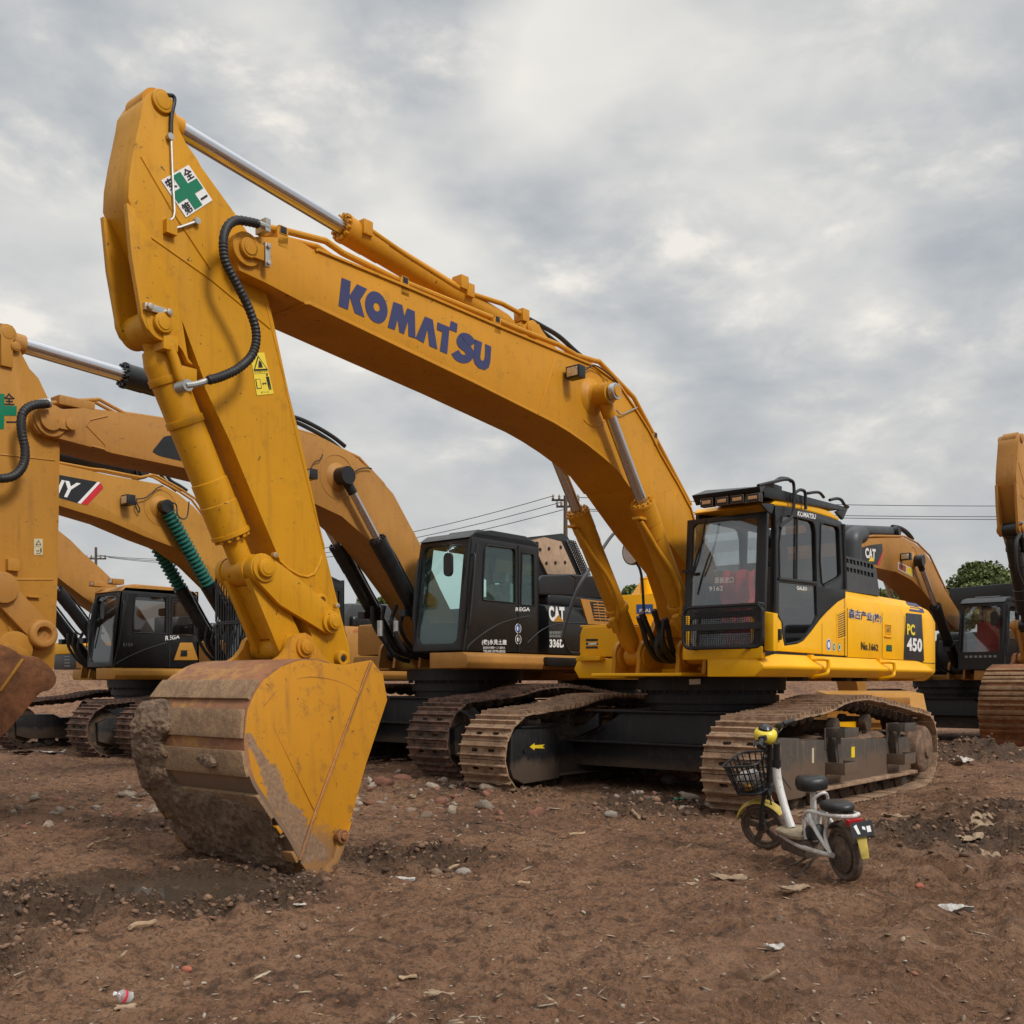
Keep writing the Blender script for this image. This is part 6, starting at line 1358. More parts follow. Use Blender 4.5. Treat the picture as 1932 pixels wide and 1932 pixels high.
# ---- excavator behind the big stick, its boom marked with a black, white and red band
BF = Frame(-4.27, 19.41, 40.0, 0.0); BE = empty('excavator', (BF.X, BF.Y, 0), BF.rz)
tag(BE, 'orange excavator with green ribbed sleeves on its boom cylinders, behind the muddy bucket', 'excavator')
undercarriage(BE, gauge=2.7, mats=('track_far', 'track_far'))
gcab(BE, 'black_paint', 'glass_dark', zt=3.2, cage=True, mirror=False)
bh, bd = ghouse(BE, ('tan_orange', 'black_paint', 'tan_orange'), zt=2.4)
bt = [(-260,860),(-120,848),(20,860)] + l1([(495,1220),(900,1310),(1340,1390),(1480,1470),(1600,1570),(1760,1740)]) + [(432,1040),(475,1110),(505,1180)]
bb_ = [(480,1220),(450,1165)] + l2([(1820,440),(1640,260)]) + l1([(1440,1910),(1200,1820),(900,1690),(490,1565)]) + [(0,930),(-140,905),(-260,890)]
pin = BF.P(l1([(1395,1568)])[0], .54)
bbm = garm(BF, BE, BF.XZ(bt, .3)+BF.XZ(bb_, .3), (pin.x, pin.z), 'deep_orange', ('black_paint', 'chrome', 'black_paint'), .52, bellows=True)
m_ = MB()
for mi, pts in ((0, [(300,1280),(490,1310),(825,1372),(645,1545),(490,1500),(300,1460)]), (1, [(805,1368),(830,1373),(668,1549),(640,1543)]), (2, [(830,1373),(852,1410),(850,1425),(722,1560),(668,1550)])):
    d4 = BF.XZ(l1(pts), .3); m_.add([(a, .304+.001*mi, b_) for a, b_ in d4], [tuple(range(len(d4)))], mi)
m_.build('decal', ['decal_black', 'decal_white', 'decal_red'], bbm, smooth=False)
ft(BF, bbm, 'SANY', [(180,1290),(668,1380),(600,1508),(150,1420)], 'decal_white', .03, .009, y=.3, cr=l1)
piping(BF, bbm, l1([(350,1190),(495,1210),(760,1260),(860,1270),(1160,1330),(1260,1310),(1300,1320),(1500,1430),(1620,1510),(1760,1700)]), 'deep_orange')
wl = BF.P(l1([(1070,1520)])[0], .45); work_light(bbm, (wl.x-.05, .36, wl.z), .10)
m_ = MB(); m_.tube([BF.P(q, .36) for q in l1([(1130,1510),(1200,1500),(1260,1460),(1300,1420),(1350,1400)])], .010, 5); m_.tube([BF.P(q, .36) for q in l1([(1130,1510),(1125,1570),(1150,1620),(1155,1590),(1130,1540)])], .010, 5); m_.tube([BF.P(q, .6) for q in l1([(1415,1535),(1460,1560),(1470,1640),(1510,1675),(1550,1650),(1565,1530)])], .012, 5); m_.build('cable', 'rubber', bbm)
for k in range(3): m_ = MB(); m_.tube([BF.P((q[0]+10*k, q[1]), .05-.08*k) for q in l1([(1280,1300),(1330,1360),(1400,1400),(1460,1440)])], .03, 8); m_.build('hydraulic_hose', 'rubber', bbm)
m_ = MB(); m_.prism([(5.3, 1.2), (5.9, 5.0), (6.3, 5.2), (6.4, 4.3), (5.7, 1.2)], -.2, .2); m_.build('stick', 'deep_orange', BE, bevel=.01)
fpb = BF.P(l1([(1150,1290)])[0], 0); ram(BE, 'arm_cylinder', (fpb.x, 0, fpb.z), (6.25, 0, 5.0), .55, .12, ('black_paint', 'chrome', 'deep_orange'), eye=(.12,.12))
ft(BF, bh, 'CCTV', [(430,1105),(530,1108),(530,1145),(430,1142)], 'decal_red', .02, .006, cr=m3)
m_ = MB(); m_.prism([(-.3,2.38),(-.6,2.85),(-1.9,2.9),(-2.2,2.38)], -.3, 1.1); m_.build('air_box', 'grey_paint', BE, bevel=.08)
hoses(BE)

# ---- excavator further left with the plain black cab
CF = Frame(-7.6, 21.71, 40.0, 0.0); CE = empty('excavator', (CF.X, CF.Y, 0), CF.rz)
tag(CE, 'excavator with a plain black cab and two roof lamps, farthest left', 'excavator')
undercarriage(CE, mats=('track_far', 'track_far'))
ccab = gcab(CE, 'black_paint', 'glass_dark', zt=3.2, lamps=True, roofmat='tan_orange')
ch_, cd_ = ghouse(CE, ('black_paint', 'black_paint', 'deep_orange'), zt=2.4)
ft(CF, ccab, 'REGA', [(1370,850),(1490,838),(1485,872),(1368,888)], 'decal_white', .02, .004, y=1.6, cr=l2)
m_ = MB(); m_.tube([CF.P(q, 1.605) for q in l2([(960,1085),(1000,1055),(1180,970),(1380,905)])], .009, 5); m_.build('trim_line', 'grey_paint', ccab)
ft(CF, ccab, 'E153', [(1020,908),(1095,908),(1095,935),(1020,935)], 'seat_grey', 0, .004, y=1.6, cr=l2)
ct = [(p[0], p[1]) for p in prof]
cbm = garm(CF, CE, ct, (bx, bz-.25), 'tan_orange', ('black_paint', 'chrome', 'black_paint'), .62)
m_ = MB(); m_.prism(sp1, -.2, .2); m_.build('stick', 'tan_orange', CE, bevel=.01)
m_ = MB(); m_.prism(bop, -.6, .6); m_.build('bucket', 'rust_brown', CE, bevel=.01)
ram(CE, 'arm_cylinder', FPIV, TPIV, .6, .11, ('black_paint', 'chrome', 'tan_orange'), eye=(.11,.11))
hoses(CE, 3)
qq = [CF.Q(p, .6) for p in l2([(440,905),(690,905),(690,1110),(440,1110)])]; ya_, yb_ = min(p.y for p in qq), max(p.y for p in qq); zm_ = CF.Q(l2([(560,1000)])[0], .6).z
m_ = MB(); m_.box((-.6, ya_, zm_), (.6, yb_, qq[0].z), 0); m_.build('tool_box', 'body_yellow', CE, bevel=.03)
m_ = MB(); m_.box((-.6, ya_, 1.66), (.58, yb_, zm_-.003), 0)
for k in range(4): m_.box((.58, ya_+.35*(yb_-ya_), 1.72+.07*k), (.585, ya_+.55*(yb_-ya_), 1.75+.07*k), 1)
m_.build('vent_panel', ['black_paint', 'seat_grey'], CE, bevel=.01)
# orange box with lamp beside that cab
m_ = MB(); q = [CF.P(p, 1.6) for p in l2([(1490,905),(1590,905),(1640,1050),(1440,1050)])]; m_.prism([(p.x,p.z) for p in q], 1.0, 1.61); q = [CF.P(p, 1.61) for p in l2([(1495,965),(1550,965),(1550,1020),(1490,1020)])]; m_.prism([(p.x,p.z) for p in q], 1.61, 1.62, mi=1); m_.build('side_panel', ['deep_orange','decal_black'], CE, bevel=.01)

HE = copy_tree(CE); HE.location = (14.2, 15.6, 0); HE.rotation_euler = (0, 0, R(-64)); HE['label'] = 'added excavator out of view beyond the right edge, mirrored in the side windows of the nearest cab'  # extra machine, placed out of view for the cab windows to mirror
# ---- right-hand excavator behind: boom with dark decal
DF = Frame(10.73, 24.9, 40.0, 0.0); DE = empty('excavator', (DF.X, DF.Y, 0), DF.rz)
tag(DE, 'orange excavator at the right, red seat behind the windshield of its black cab', 'excavator')
undercarriage(DE, mats=('track_far', 'track_far'))
dcab = gcab(DE, 'black_paint', 'glass_smoke', zt=3.25)
dh_, dd_ = ghouse(DE, ('black_paint', 'black_paint', 'tan_orange'), zt=2.4)
m_ = MB(); m_.box((1.0, .9, 1.8), (1.35, 1.45, 2.75)); m_.build('red_seat_back', 'red_cloth', dcab, bevel=.08)
m_ = MB(); hx = DF.XZ(r1([(1190,1490),(1260,1480),(1900,1440),(1932,1450),(1932,1640),(1200,1640)]), 1.3); m_.prism([(p.y, p.z) for p in (DF.Q(q, .2) for q in r1([(1192,1510),(1200,1495),(1830,1440),(2050,1420),(2050,1700),(1225,1700)]))], -.2, .1, axis='x')
m_.build('roof_guard', 'black_paint', dcab, bevel=.02)
m_ = MB(); m_.box((1.80, .66, 1.66), (1.84, 1.58, 2.05)); 
for k in range(7): m_.box((1.84, .80+.1*k, 1.92), (1.845, .86+.1*k, 1.97), 1)
m_.build('lower_panel', ['black_paint', 'seat_grey'], dcab)
dt = r1([(190,1020),(620,1010),(770,1010),(870,1060),(960,1130),(1050,1260),(1150,1480),(1290,1700),(1330,1800),(1360,1900)])
db = r1([(1280,1900),(1200,1820),(1060,1650),(950,1520),(850,1420),(700,1340),(510,1300),(300,1290),(100,1310),(-60,1330)])
dtip = r1([(-180,1330),(-230,1240),(-230,1150),(-150,1090),(0,1040)])
pin = DF.P(r1([(968,1226)])[0], .54)
dbm = garm(DF, DE, DF.XZ(dt, .3)+DF.XZ(db, .3)+DF.XZ(dtip, .3), (pin.x, pin.z), 'tan_orange', ('black_paint', 'chrome', 'black_paint'), .6)
m_ = MB()
for mi, pts in ((0, [(250,1160),(320,1115),(440,1080),(560,1066),(565,1130),(525,1272),(330,1240),(250,1240)]), (1, [(565,1130),(563,1160),(535,1273),(510,1268)])):
    d4 = DF.XZ(r1(pts), .3); m_.add([(a, .305+.002*mi, b_) for a, b_ in d4], [tuple(range(len(d4)))], mi)
m_.build('decal', ['decal_black', 'decal_red'], dbm, smooth=False)
ft(DF, dbm, 'CAT', [(392,1105),(495,1118),(492,1225),(395,1200)], 'decal_white', .05, .010, y=.3, cr=r1)
m_ = MB(); put_poly(m_, [(0,0),(1,0),(.5,1)], [DF.P(q, .3) for q in r1([(425,1180),(480,1180),(480,1236),(425,1236)])], 0, Vector((0,.013,0))); m_.build('triangle', 'decal_yellow', dbm, smooth=False)
m_ = MB()
for mi, pts in ((0, [(712,1242),(855,1305),(853,1388),(712,1312)]), (1, [(718,1252),(790,1284),(788,1345),(718,1308)]), (2, [(795,1287),(850,1311),(848,1378),(795,1350)])):
    d4 = DF.XZ(r1(pts), .3); m_.add([(a, .305+.002*mi, b_) for a, b_ in d4], [tuple(range(len(d4)))], mi)
m_.build('sticker', ['decal_white', 'brick_red', 'decal_yellow'], dbm, smooth=False)
piping(DF, dbm, r1([(170,970),(200,1010),(330,1010),(480,990),(770,995),(900,1060),(1020,1180),(1200,1560)]), 'tan_orange')
wl = DF.P(r1([(815,1190)])[0], .45); work_light(dbm, (wl.x-.05, .34, wl.z), .09)
fpd = DF.P(r1([(660,960)])[0], 0); tpd = DF.P((1500,1000), 0); ram(DE, 'arm_cylinder', (fpd.x,0,fpd.z), (tpd.x,0,tpd.z), .93, .13, ('black_paint','chrome','tan_orange'), eye=(.13,.12))
m_ = MB(); m_.tube([DF.P(q, .0) for q in r1([(660,905),(730,915),(800,960),(850,1020)])], .05, 8); m_.build('hydraulic_hose', 'rubber', dbm)
m_ = MB(); m_.prism([(p[0]-.25, p[1]-.95) for p in sp1], -.2, .2); m_.build('stick', 'tan_orange', DE, bevel=.01)
m_ = MB(); q = [DF.Q(p, 2.4) for p in r2([(793,1115),(820,1115),(815,1135),(798,1135)])]; hoses(DE, 3)

# ---- excavator turned the other way, behind the gap between the two front machines
EF = Frame(1.9, 22.0, 220.0, 0.0); EE = empty('excavator', (EF.X, EF.Y, 0), EF.rz)
tag(EE, 'orange excavator seen only in pieces through the gap behind the handrail of the nearest machine', 'excavator')
undercarriage(EE, mats=('track_far', 'track_far'))
gcab(EE, 'black_paint', 'glass_dark', zt=2.9, mirror=False)
eh_, ed_ = ghouse(EE, ('deep_orange', 'deep_orange', 'deep_orange'), zt=2.1)
garm(EF, EE, [(p[0], p[1]-.5) for p in prof], (bx, bz-.5), 'boom_yellow', ('boom_yellow', 'chrome', 'boom_yellow'), .6)
m_ = MB(); m_.prism([(p[0], p[1]-.5) for p in sp1], -.2, .2); m_.build('stick', 'boom_yellow', EE, bevel=.01)

# ---- machine at the right edge: black-sleeved stick with a large rusty bucket facing the camera
def dupm(o, parent, mats=None, data=False):
    c = o.copy(); link(c); c.parent = parent
    if mats:
        c.data = o.data.copy()
        for i, mm in enumerate(mats): c.data.materials[i] = MATS[mm]
    return c
GK = 1.1
GPH = 45.0
gb = Vector((math.sin(R(GPH)), math.cos(R(GPH)), 0)); gl_ = Vector((-math.cos(R(GPH)), math.sin(R(GPH)), 0))
# the near-left lower corner of the bucket sits at picture (1835,1421)
GX0, GY0 = 7.35, 14.3
local = Vector((bop[6][0], 0, bop[6][1]))
org = Vector((15.3, 25.0, 0))
GE = empty('excavator', (org.x, org.y, .05), math.atan2(-math.cos(R(GPH)), -math.sin(R(GPH)))); GE.scale = (GK, GK, GK)
tag(GE, 'orange excavator at the right edge, its big rusty toothed bucket facing the camera', 'excavator')
c = dupm(stick, GE, ['tan_orange', 'steel_bolt', 'black_paint']); c.name = 'stick'
for o in [x for x in scene.objects if x.parent == ME and x.name.split('.')[0] in ('side_link', 'bucket_link')]: dupm(o, GE, ['tan_orange']) if len(o.data.materials) == 1 else dupm(o, GE, ['tan_orange', 'steel_bolt'])
gc_ = dupm(bkc, GE, ['black_paint'])
for o in [x for x in scene.objects if x.parent == bkc]: dupm(o, gc_, ['chrome', 'black_paint'] if len(o.data.materials) == 2 else ['black_paint'])
gk_ = dupm(bk, GE, ['rust_brown', 'rust_brown'])
for o in [x for x in scene.objects if x.parent == bk and not x.name.startswith(('caked', 'wear'))]: dupm(o, gk_, ['rust_brown'])
m_ = MB()
for k in range(11): shell(m_, bb, .028, .032, .30+.055*k, .33+.055*k, 6, 0)
m_.build('wear_strap', 'bucket_strap', gk_, bevel=.004)
c = dupm(boom, GE, ['tan_orange', 'steel_bolt']); c.name = 'boom'
ga_ = dupm(armc, GE, ['black_paint'])
for o in [x for x in scene.objects if x.parent == armc and x.name.startswith('rod')]: dupm(o, ga_, ['chrome', 'tan_orange'])
for sg in (1, -1): ram(GE, 'boom_cylinder', (1.08, sg*.43, 1.67), (bx, sg*.43, bz), .615, .118, ('black_paint', 'chrome', 'black_paint'), eye=(.11, .10))
undercarriage(GE, mats=('track_far', 'track_far')); gcab(GE, 'black_paint', 'glass_dark'); ghouse(GE, ('tan_orange', 'black_paint', 'tan_orange'))
m_ = MB(); m_.tube([Vector((bi[0]+.15, .2, bi[1]-.1)), Vector((bi[0]+.35, .2, bi[1]-.3)), Vector((bi[0]+.30, .2, bi[1]-.7)), Vector((bi[0]+.05, .2, bi[1]-.95))], .03, 8); m_.build('hydraulic_hose', 'rubber', GE)

# ---- loose orange bucket standing behind the nearest machine
LF = Frame(4.9, 16.6, 8.0, 0.0)
LB = empty('excavator_bucket', (6.05, 17.4, 0), R(-98)); tag(LB, 'clean orange digging bucket standing loose behind the tracks of the nearest machine', 'bucket')
m_ = MB(); m_.prism([(.55,.0),(.75,.35),(.72,.9),(.5,1.18),(-.5,1.22),(-.75,.9),(-.7,.4),(-.3,.0)], -.78, .78); m_.build('bucket_body', 'deep_orange', LB, bevel=.02)
m_ = MB()
for z in (.35,.7,1.0): m_.box((.72-.0, -.8, z), (.80, .5, z+.12))
m_.build('wear_strap', 'tan_orange', LB, bevel=.01)

# ================================================================== GROUND
TREAD = [((1.0,2.9),(3.7,8.4),.62), ((1.9,2.9),(5.2,9.6),.5), ((.2,2.6),(1.5,5.4),.42), ((3.6,8.4),(6.6,15.5),.5)]
def seg_d(x, y, a, b_):
    dx, dy = b_[0]-a[0], b_[1]-a[1]; L2 = dx*dx+dy*dy; t_ = np.clip(((x-a[0])*dx+(y-a[1])*dy)/L2, 0, 1)
    return np.hypot(x-a[0]-t_*dx, y-a[1]-t_*dy), ((x-a[0])*dx+(y-a[1])*dy)/math.sqrt(L2)
def rough_mask(x, y):
    g = lambda cx_, cy_, rx, ry: np.exp(-((x-cx_)/rx)**2-((y-cy_)/ry)**2)
    ring = np.exp(-((np.hypot((x+2.15)/.62, (y-6.5)/.5)-1.25)/.35)**2)
    return np.clip(ring + g(-.75,7.7,.75,.55) + g(-2.9,6.0,.6,.45)*1.2 + g(-2.75,4.6,.45,.7)*1.3 + g(1.5,10.6,.8,.8) + g(3.6,8.6,1.1,.8)*1.0 + g(5.3,10.2,1.2,1.0)*.8 + g(-3.4,9.6,.9,.6)*.6 + g(7.9,17.5,1.3,1.0)*1.4 + g(-.6,12.5,1.2,.8)*.6, 0, 1.4)
def height(x, y, fine=True):
    x = np.asarray(x, float); y = np.asarray(y, float)
    far = np.clip(1-(np.hypot(x, y)-25)/30, 0, 1)
    h = (fbm(x*.35+3, y*.35+8, 1, 4)-.5)*.10 + (fbm(x*1.6, y*1.6, 4, 3)-.5)*.035
    g = lambda cx_, cy_, rx, ry: np.exp(-((x-cx_)/rx)**2-((y-cy_)/ry)**2)
    h = h + .12*g(-1.2,14.8,3.2,2.6) + .07*g(3.2,8.5,1.2,.7) + .09*g(5.0,10.0,1.6,1.1) + .28*g(7.9,17.6,1.1,.8) + .10*g(1.35,10.7,.6,.6) + .17*g(4.7,17.2,1.2,1.2)
    r_ = np.hypot((x+2.2)/.74, (y-6.62)/.52)
    h = h*(1-.8*np.exp(-(r_/1.1)**4)) - .13*np.exp(-(r_/.95)**6) + .02*np.exp(-((r_-1.35)/.25)**2)
    h = h - .05*g(-1.5,7.1,.5,.35) + .03*g(-.6,7.5,.4,.3) - .16*g(-2.55,4.35,.30,.6)*1.0 + .07*g(-2.1,4.3,.2,.8)
    for off in (-.42, .42):
        for a, b_ in (((.2,3.2),(4.3,7.6)), ((1.9,3.4),(5.2,10.4))): d, s_ = seg_d(x+off*.6, y-off, a, b_); h = h - .035*np.exp(-(d/.17)**4) + .02*np.exp(-((d-.26)/.07)**2)
    if fine:
        rm = rough_mask(x, y)
        f1 = fbm(x*7, y*7, 2, 5, .58); rid = 1-np.abs(fbm(x*11, y*11, 6, 4, .55)-.5)*4
        rm = rm*(1-np.exp(-(r_/1.05)**6)); h = h + (f1-.5)*(.115*(1-.93*np.exp(-(r_/1.05)**6))+.26*rm) + rm*np.clip(rid, 0, 1)*.05 + (fbm(x*26, y*26, 3, 4, .6)-.5)*(.052+.08*rm)*(1-.8*np.exp(-(r_/1.05)**6))
        for a, b_, w_ in TREAD:
            d, s_ = seg_d(x, y, a, b_); wob = fbm(x*1.5, y*1.5, 7, 3)*.5
            m_ = np.clip(1-d/w_, 0, 1)**.4*np.clip((fbm(x*2.2, y*2.2, 11, 3)-.38)*7, 0, 1)
            ph = (s_*.35 + (y*.9+x*.28) + wob*.16)/.115
            h = h + m_*(np.clip(np.sin(ph*2*math.pi)*1.8-.3, -1, 1)*.055 - .040)
    bk_ = np.clip((np.hypot(x, y)-42)/7, 0, 1); bk_ = bk_*bk_*(3-2*bk_)*(y > 0)
    return h*far + bk_*(2.0 + (fbm(x*.12, y*.12, 3, 4)-.5)*1.6)
ang = np.concatenate([np.arange(-180, -34, 6), np.arange(-34, -31.5, .5), np.arange(-31.5, 31.5, .19), np.arange(31.5, 34, .5), np.arange(34, 180, 6)])
rad = [.15]
while rad[-1] < 1.7: rad.append(rad[-1]*1.15)
while rad[-1] < 34: rad.append(rad[-1]*1.0037)
while rad[-1] < 3500: rad.append(rad[-1]*1.12)
rad = np.array(rad); A_, R_ = np.meshgrid(np.radians(ang), rad); GXX, GYY = R_*np.sin(A_), R_*np.cos(A_)
GZ = height(GXX, GYY); vs = np.stack([GXX.ravel(), GYY.ravel(), GZ.ravel()], 1); nr_, na_ = GXX.shape
i0 = (np.arange(nr_-1)[:, None]*na_ + np.arange(na_)[None, :]); i1 = (np.arange(nr_-1)[:, None]*na_ + (np.arange(na_)[None, :]+1) % na_)
fq_ = np.stack([i0, i0+na_, i1+na_, i1], -1).reshape(-1, 4)
me = bpy.data.meshes.new('ground'); me.vertices.add(len(vs)); me.vertices.foreach_set('co', vs.astype(np.float32).ravel())
me.loops.add(fq_.size); me.loops.foreach_set('vertex_index', fq_.ravel().astype(np.int32)); me.polygons.add(len(fq_))
me.polygons.foreach_set('loop_start', np.arange(0, fq_.size, 4, dtype=np.int32)); me.polygons.foreach_set('use_smooth', np.ones(len(fq_), bool)); me.update(calc_edges=True)
def rutmask(x, y):
    r = 0
    for a, b_, w_ in TREAD: d, s_ = seg_d(x, y, a, b_); r = np.maximum(r, np.clip((1-d/w_)*2.5, 0, 1))
    return r
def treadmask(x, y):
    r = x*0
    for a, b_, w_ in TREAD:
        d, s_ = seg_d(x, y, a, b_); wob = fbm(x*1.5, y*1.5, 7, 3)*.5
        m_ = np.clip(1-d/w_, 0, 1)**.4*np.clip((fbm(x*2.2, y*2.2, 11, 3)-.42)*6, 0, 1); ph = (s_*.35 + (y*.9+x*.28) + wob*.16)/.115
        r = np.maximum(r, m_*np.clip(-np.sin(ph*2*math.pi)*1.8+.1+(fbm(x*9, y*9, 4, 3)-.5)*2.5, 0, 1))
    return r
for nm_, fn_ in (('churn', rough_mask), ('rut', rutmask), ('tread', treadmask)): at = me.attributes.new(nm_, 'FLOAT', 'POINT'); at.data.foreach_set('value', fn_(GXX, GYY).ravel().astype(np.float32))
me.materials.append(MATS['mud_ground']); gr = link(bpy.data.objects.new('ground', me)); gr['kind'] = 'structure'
if me.polygons[len(me.polygons)//2].normal.z < 0: me.flip_normals()
def gpt(u, v):
    """point of the ground seen at a picture position"""
    z = 0.0
    for _ in range(12):
        Y = (CAM_H - z)*FPX/(v-HV); X = (u-CU)/FPX*Y; z = float(height(X, Y))
    return Vector((X, Y, z))
m_ = MB(); m_.add([(-2.2+a, 6.62+b_, -.018) for a, b_ in circ(0, 0, .86, .62, 40)], [tuple(range(40))]); pu = m_.build('puddle', 'puddle_water', smooth=False); pu['kind'] = 'structure'
# ---- stones, clods and splinters
def scatter(name, n, dens, smin, smax, cols, flat=(.5,1.0), rough=.35, seed=1, ymax=24, sub=1, stretch=1.0, sink=.3):
    r_ = np.random.RandomState(seed); bm = bmesh.new(); bmesh.ops.create_icosphere(bm, subdivisions=sub, radius=1); base = np.array([v.co[:] for v in bm.verts]); bf = np.array([[v.index for v in f.verts] for f in bm.faces]); bm.free()
    P_ = []; 
    while len(P_) < n:
        k = n*3; Y = 1.9*(ymax/1.9)**r_.rand(k); X = (r_.rand(k)-.5)*1.12*Y; keep = r_.rand(k) < dens(X, Y); P_ += list(zip(X[keep], Y[keep]))
    P_ = np.array(P_[:n]); s_ = smin*(smax/smin)**(r_.rand(n)**2.2); s_ = s_*(.75+.08*P_[:, 1])
    z = height(P_[:, 0], P_[:, 1]); V = []; 
    a = r_.rand(n)*6.283; nb_ = len(base)
    B = base[None]*(1+rough*(r_.rand(n, nb_, 1)-.5)*2); sc_ = np.stack([1+r_.rand(n)*stretch, .6+.4*r_.rand(n), flat[0]+(flat[1]-flat[0])*r_.rand(n)], 1); B = B*sc_[:, None]*s_[:, None, None]
    tl = (r_.rand(n)-.5)*.7; ct, st_ = np.cos(tl), np.sin(tl); x0, z0 = B[..., 0]*ct[:, None]-B[..., 2]*st_[:, None], B[..., 0]*st_[:, None]+B[..., 2]*ct[:, None]
    ca, sa = np.cos(a)[:, None], np.sin(a)[:, None]; xx = x0*ca-B[..., 1]*sa; yy = x0*sa+B[..., 1]*ca
    V = np.stack([xx+P_[:, 0:1], yy+P_[:, 1:2], z0+z[:, None]+(s_*sc_[:, 2]*(1-2*sink)*.5)[:, None]], -1).reshape(-1, 3)
    F = (bf[None]+(np.arange(n)*nb_)[:, None, None]).reshape(-1, 3)
    me = bpy.data.meshes.new(name); me.vertices.add(len(V)); me.vertices.foreach_set('co', V.astype(np.float32).ravel()); me.loops.add(F.size); me.loops.foreach_set('vertex_index', F.ravel().astype(np.int32)); me.polygons.add(len(F)); me.polygons.foreach_set('loop_start', np.arange(0, F.size, 3, dtype=np.int32)); me.update(calc_edges=True)
    cols = np.array(cols); ci = cols[r_.randint(0, len(cols), n)]*(.75+.5*r_.rand(n, 1)); C4 = np.concatenate([np.repeat(ci, nb_, 0), np.ones((n*nb_, 1))], 1)
    at = me.color_attributes.new('stone_color', 'FLOAT_COLOR', 'POINT'); at.data.foreach_set('color', C4.astype(np.float32).ravel())
    me.materials.append(MATS['stones']); o = link(bpy.data.objects.new(name, me)); return o
BR_ = [(.20,.11,.065), (.13,.075,.045), (.25,.145,.085), (.09,.055,.035)]
gd = lambda x, y: .22 + .8*np.clip(fbm(x*.8, y*.8, 5, 3)-.45, 0, 1)*4*.5 + .35*(y > 8.5)
sa_ = scatter('gravel', 9000, gd, .0028, .011, [(.34,.26,.18),(.28,.19,.13),(.38,.32,.25),(.22,.14,.09),(.28,.12,.07),(.44,.38,.31),(.30,.22,.15)], seed=3); tag(sa_, 'small pale and brick red stones scattered over the muddy yard', 'gravel', kind='stuff')
sb_ = scatter('mud_clods', 5000, lambda x, y: np.clip(rough_mask(x, y)-.12,0,1)*.9*(np.hypot((x+2.2)/.74, (y-6.62)/.52) > 1.1)+.004, .006, .024, BR_, flat=(.45,.85), rough=.5, seed=5, sub=1, ymax=19, stretch=.4, sink=.35); tag(sb_, 'dark lumps of churned mud around the puddle and bucket', 'mud clods', kind='stuff')
sc2 = scatter('splinters', 5500, lambda x, y: .3+.5*(fbm(x*.6+4, y*.6, 9, 3) > .5), .004, .017, [(.36,.25,.16),(.28,.19,.12),(.42,.33,.23)], flat=(.08,.2), rough=.25, seed=8, stretch=3.5, sink=.0); tag(sc2, 'straw coloured wood splinters and bits trodden into the mud', 'splinters', kind='stuff')
sd_ = scatter('rubble', 210, lambda x, y: .0 + .9*np.exp(-((x-1.45)/.6)**2-((y-10.9)/.6)**2) + .6*np.exp(-((x+1.6)/2.2)**2-((y-12.0)/1.2)**2) + .5*np.exp(-((x+4.2)/1.6)**2-((y-10.8)/1.0)**2), .016, .045, [(.28,.22,.17),(.34,.28,.22),(.26,.11,.07),(.24,.17,.12),(.34,.27,.2)], seed=12, sub=2, ymax=18); tag(sd_, 'broken concrete and brick rubble near the tracks', 'rubble', kind='stuff')

# ---- single pieces of litter
def sheet(name, label, cat, u, v, L, W, mat, seed=0, crumple=.25, yaw=0.0, thick=.006, lift=.012, mats=None, group=None):
    p = gpt(u, v); r_ = np.random.RandomState(seed+100); nx, ny = 14, 9; vs = []
    for i in range(nx+1):
        for j in range(ny+1):
            a = (i/nx-.5); b_ = (j/ny-.5); ed = 1+.16*math.sin(7*a+seed)+.10*math.sin(23*a+seed*2)
            ea = 1+.12*math.sin(9*b_+seed*3)+.08*math.sin(31*b_+seed)
            h = (float(vnoise(a*4+seed, b_*4, seed))-.5)*crumple*L*.55 + (float(vnoise(a*9+seed, b_*9, seed+3))-.5)*crumple*L*.25 + abs(a)**2*crumple*L*.3
            vs.append((a*L*ea, b_*W*ed, h))
    zmin = min(q[2] for q in vs); vs = [(x, y, z-zmin) for x, y, z in vs]
    k = ny+1; fs = [(i*k+j, (i+1)*k+j, (i+1)*k+j+1, i*k+j+1) for i in range(nx) for j in range(ny)]
    m_ = MB(); m_.add(vs, fs)
    if mats:
        m_.m = [(1 if (i//3) % 3 == 1 else 0) for i in range(nx) for j in range(ny)]
    o = m_.build(name, mats or mat, None, ang=80); s_ = o.modifiers.new('thickness', 'SOLIDIFY'); s_.thickness = thick
    o.location = (p.x, p.y, p.z+lift); o.rotation_euler = (0, 0, yaw); return tag(o, label, cat, group)
def stone(label, u, v, s_, col, seed=0, name='stone', cat='stone', flat=.6, sub=3):
    p = gpt(u, v); bm = bmesh.new(); bmesh.ops.create_icosphere(bm, subdivisions=sub, radius=1); m_ = MB(); vs = []
    for w_ in bm.verts:
        q = w_.co; k = .75+.5*float(fbm(q.x*1.6+seed*3.3+10, q.y*1.6+10, q.z*1.6+10, 4)); vs.append((q.x*k*s_, q.y*k*s_*.75, q.z*k*s_*flat))
    m_.add(vs, [[x.index for x in f.verts] for f in bm.faces]); bm.free(); o = m_.build(name, col, None, ang=60); o.location = (p.x, p.y, p.z+s_*flat*.45); o.rotation_euler = (0, 0, seed); return tag(o, label, cat)
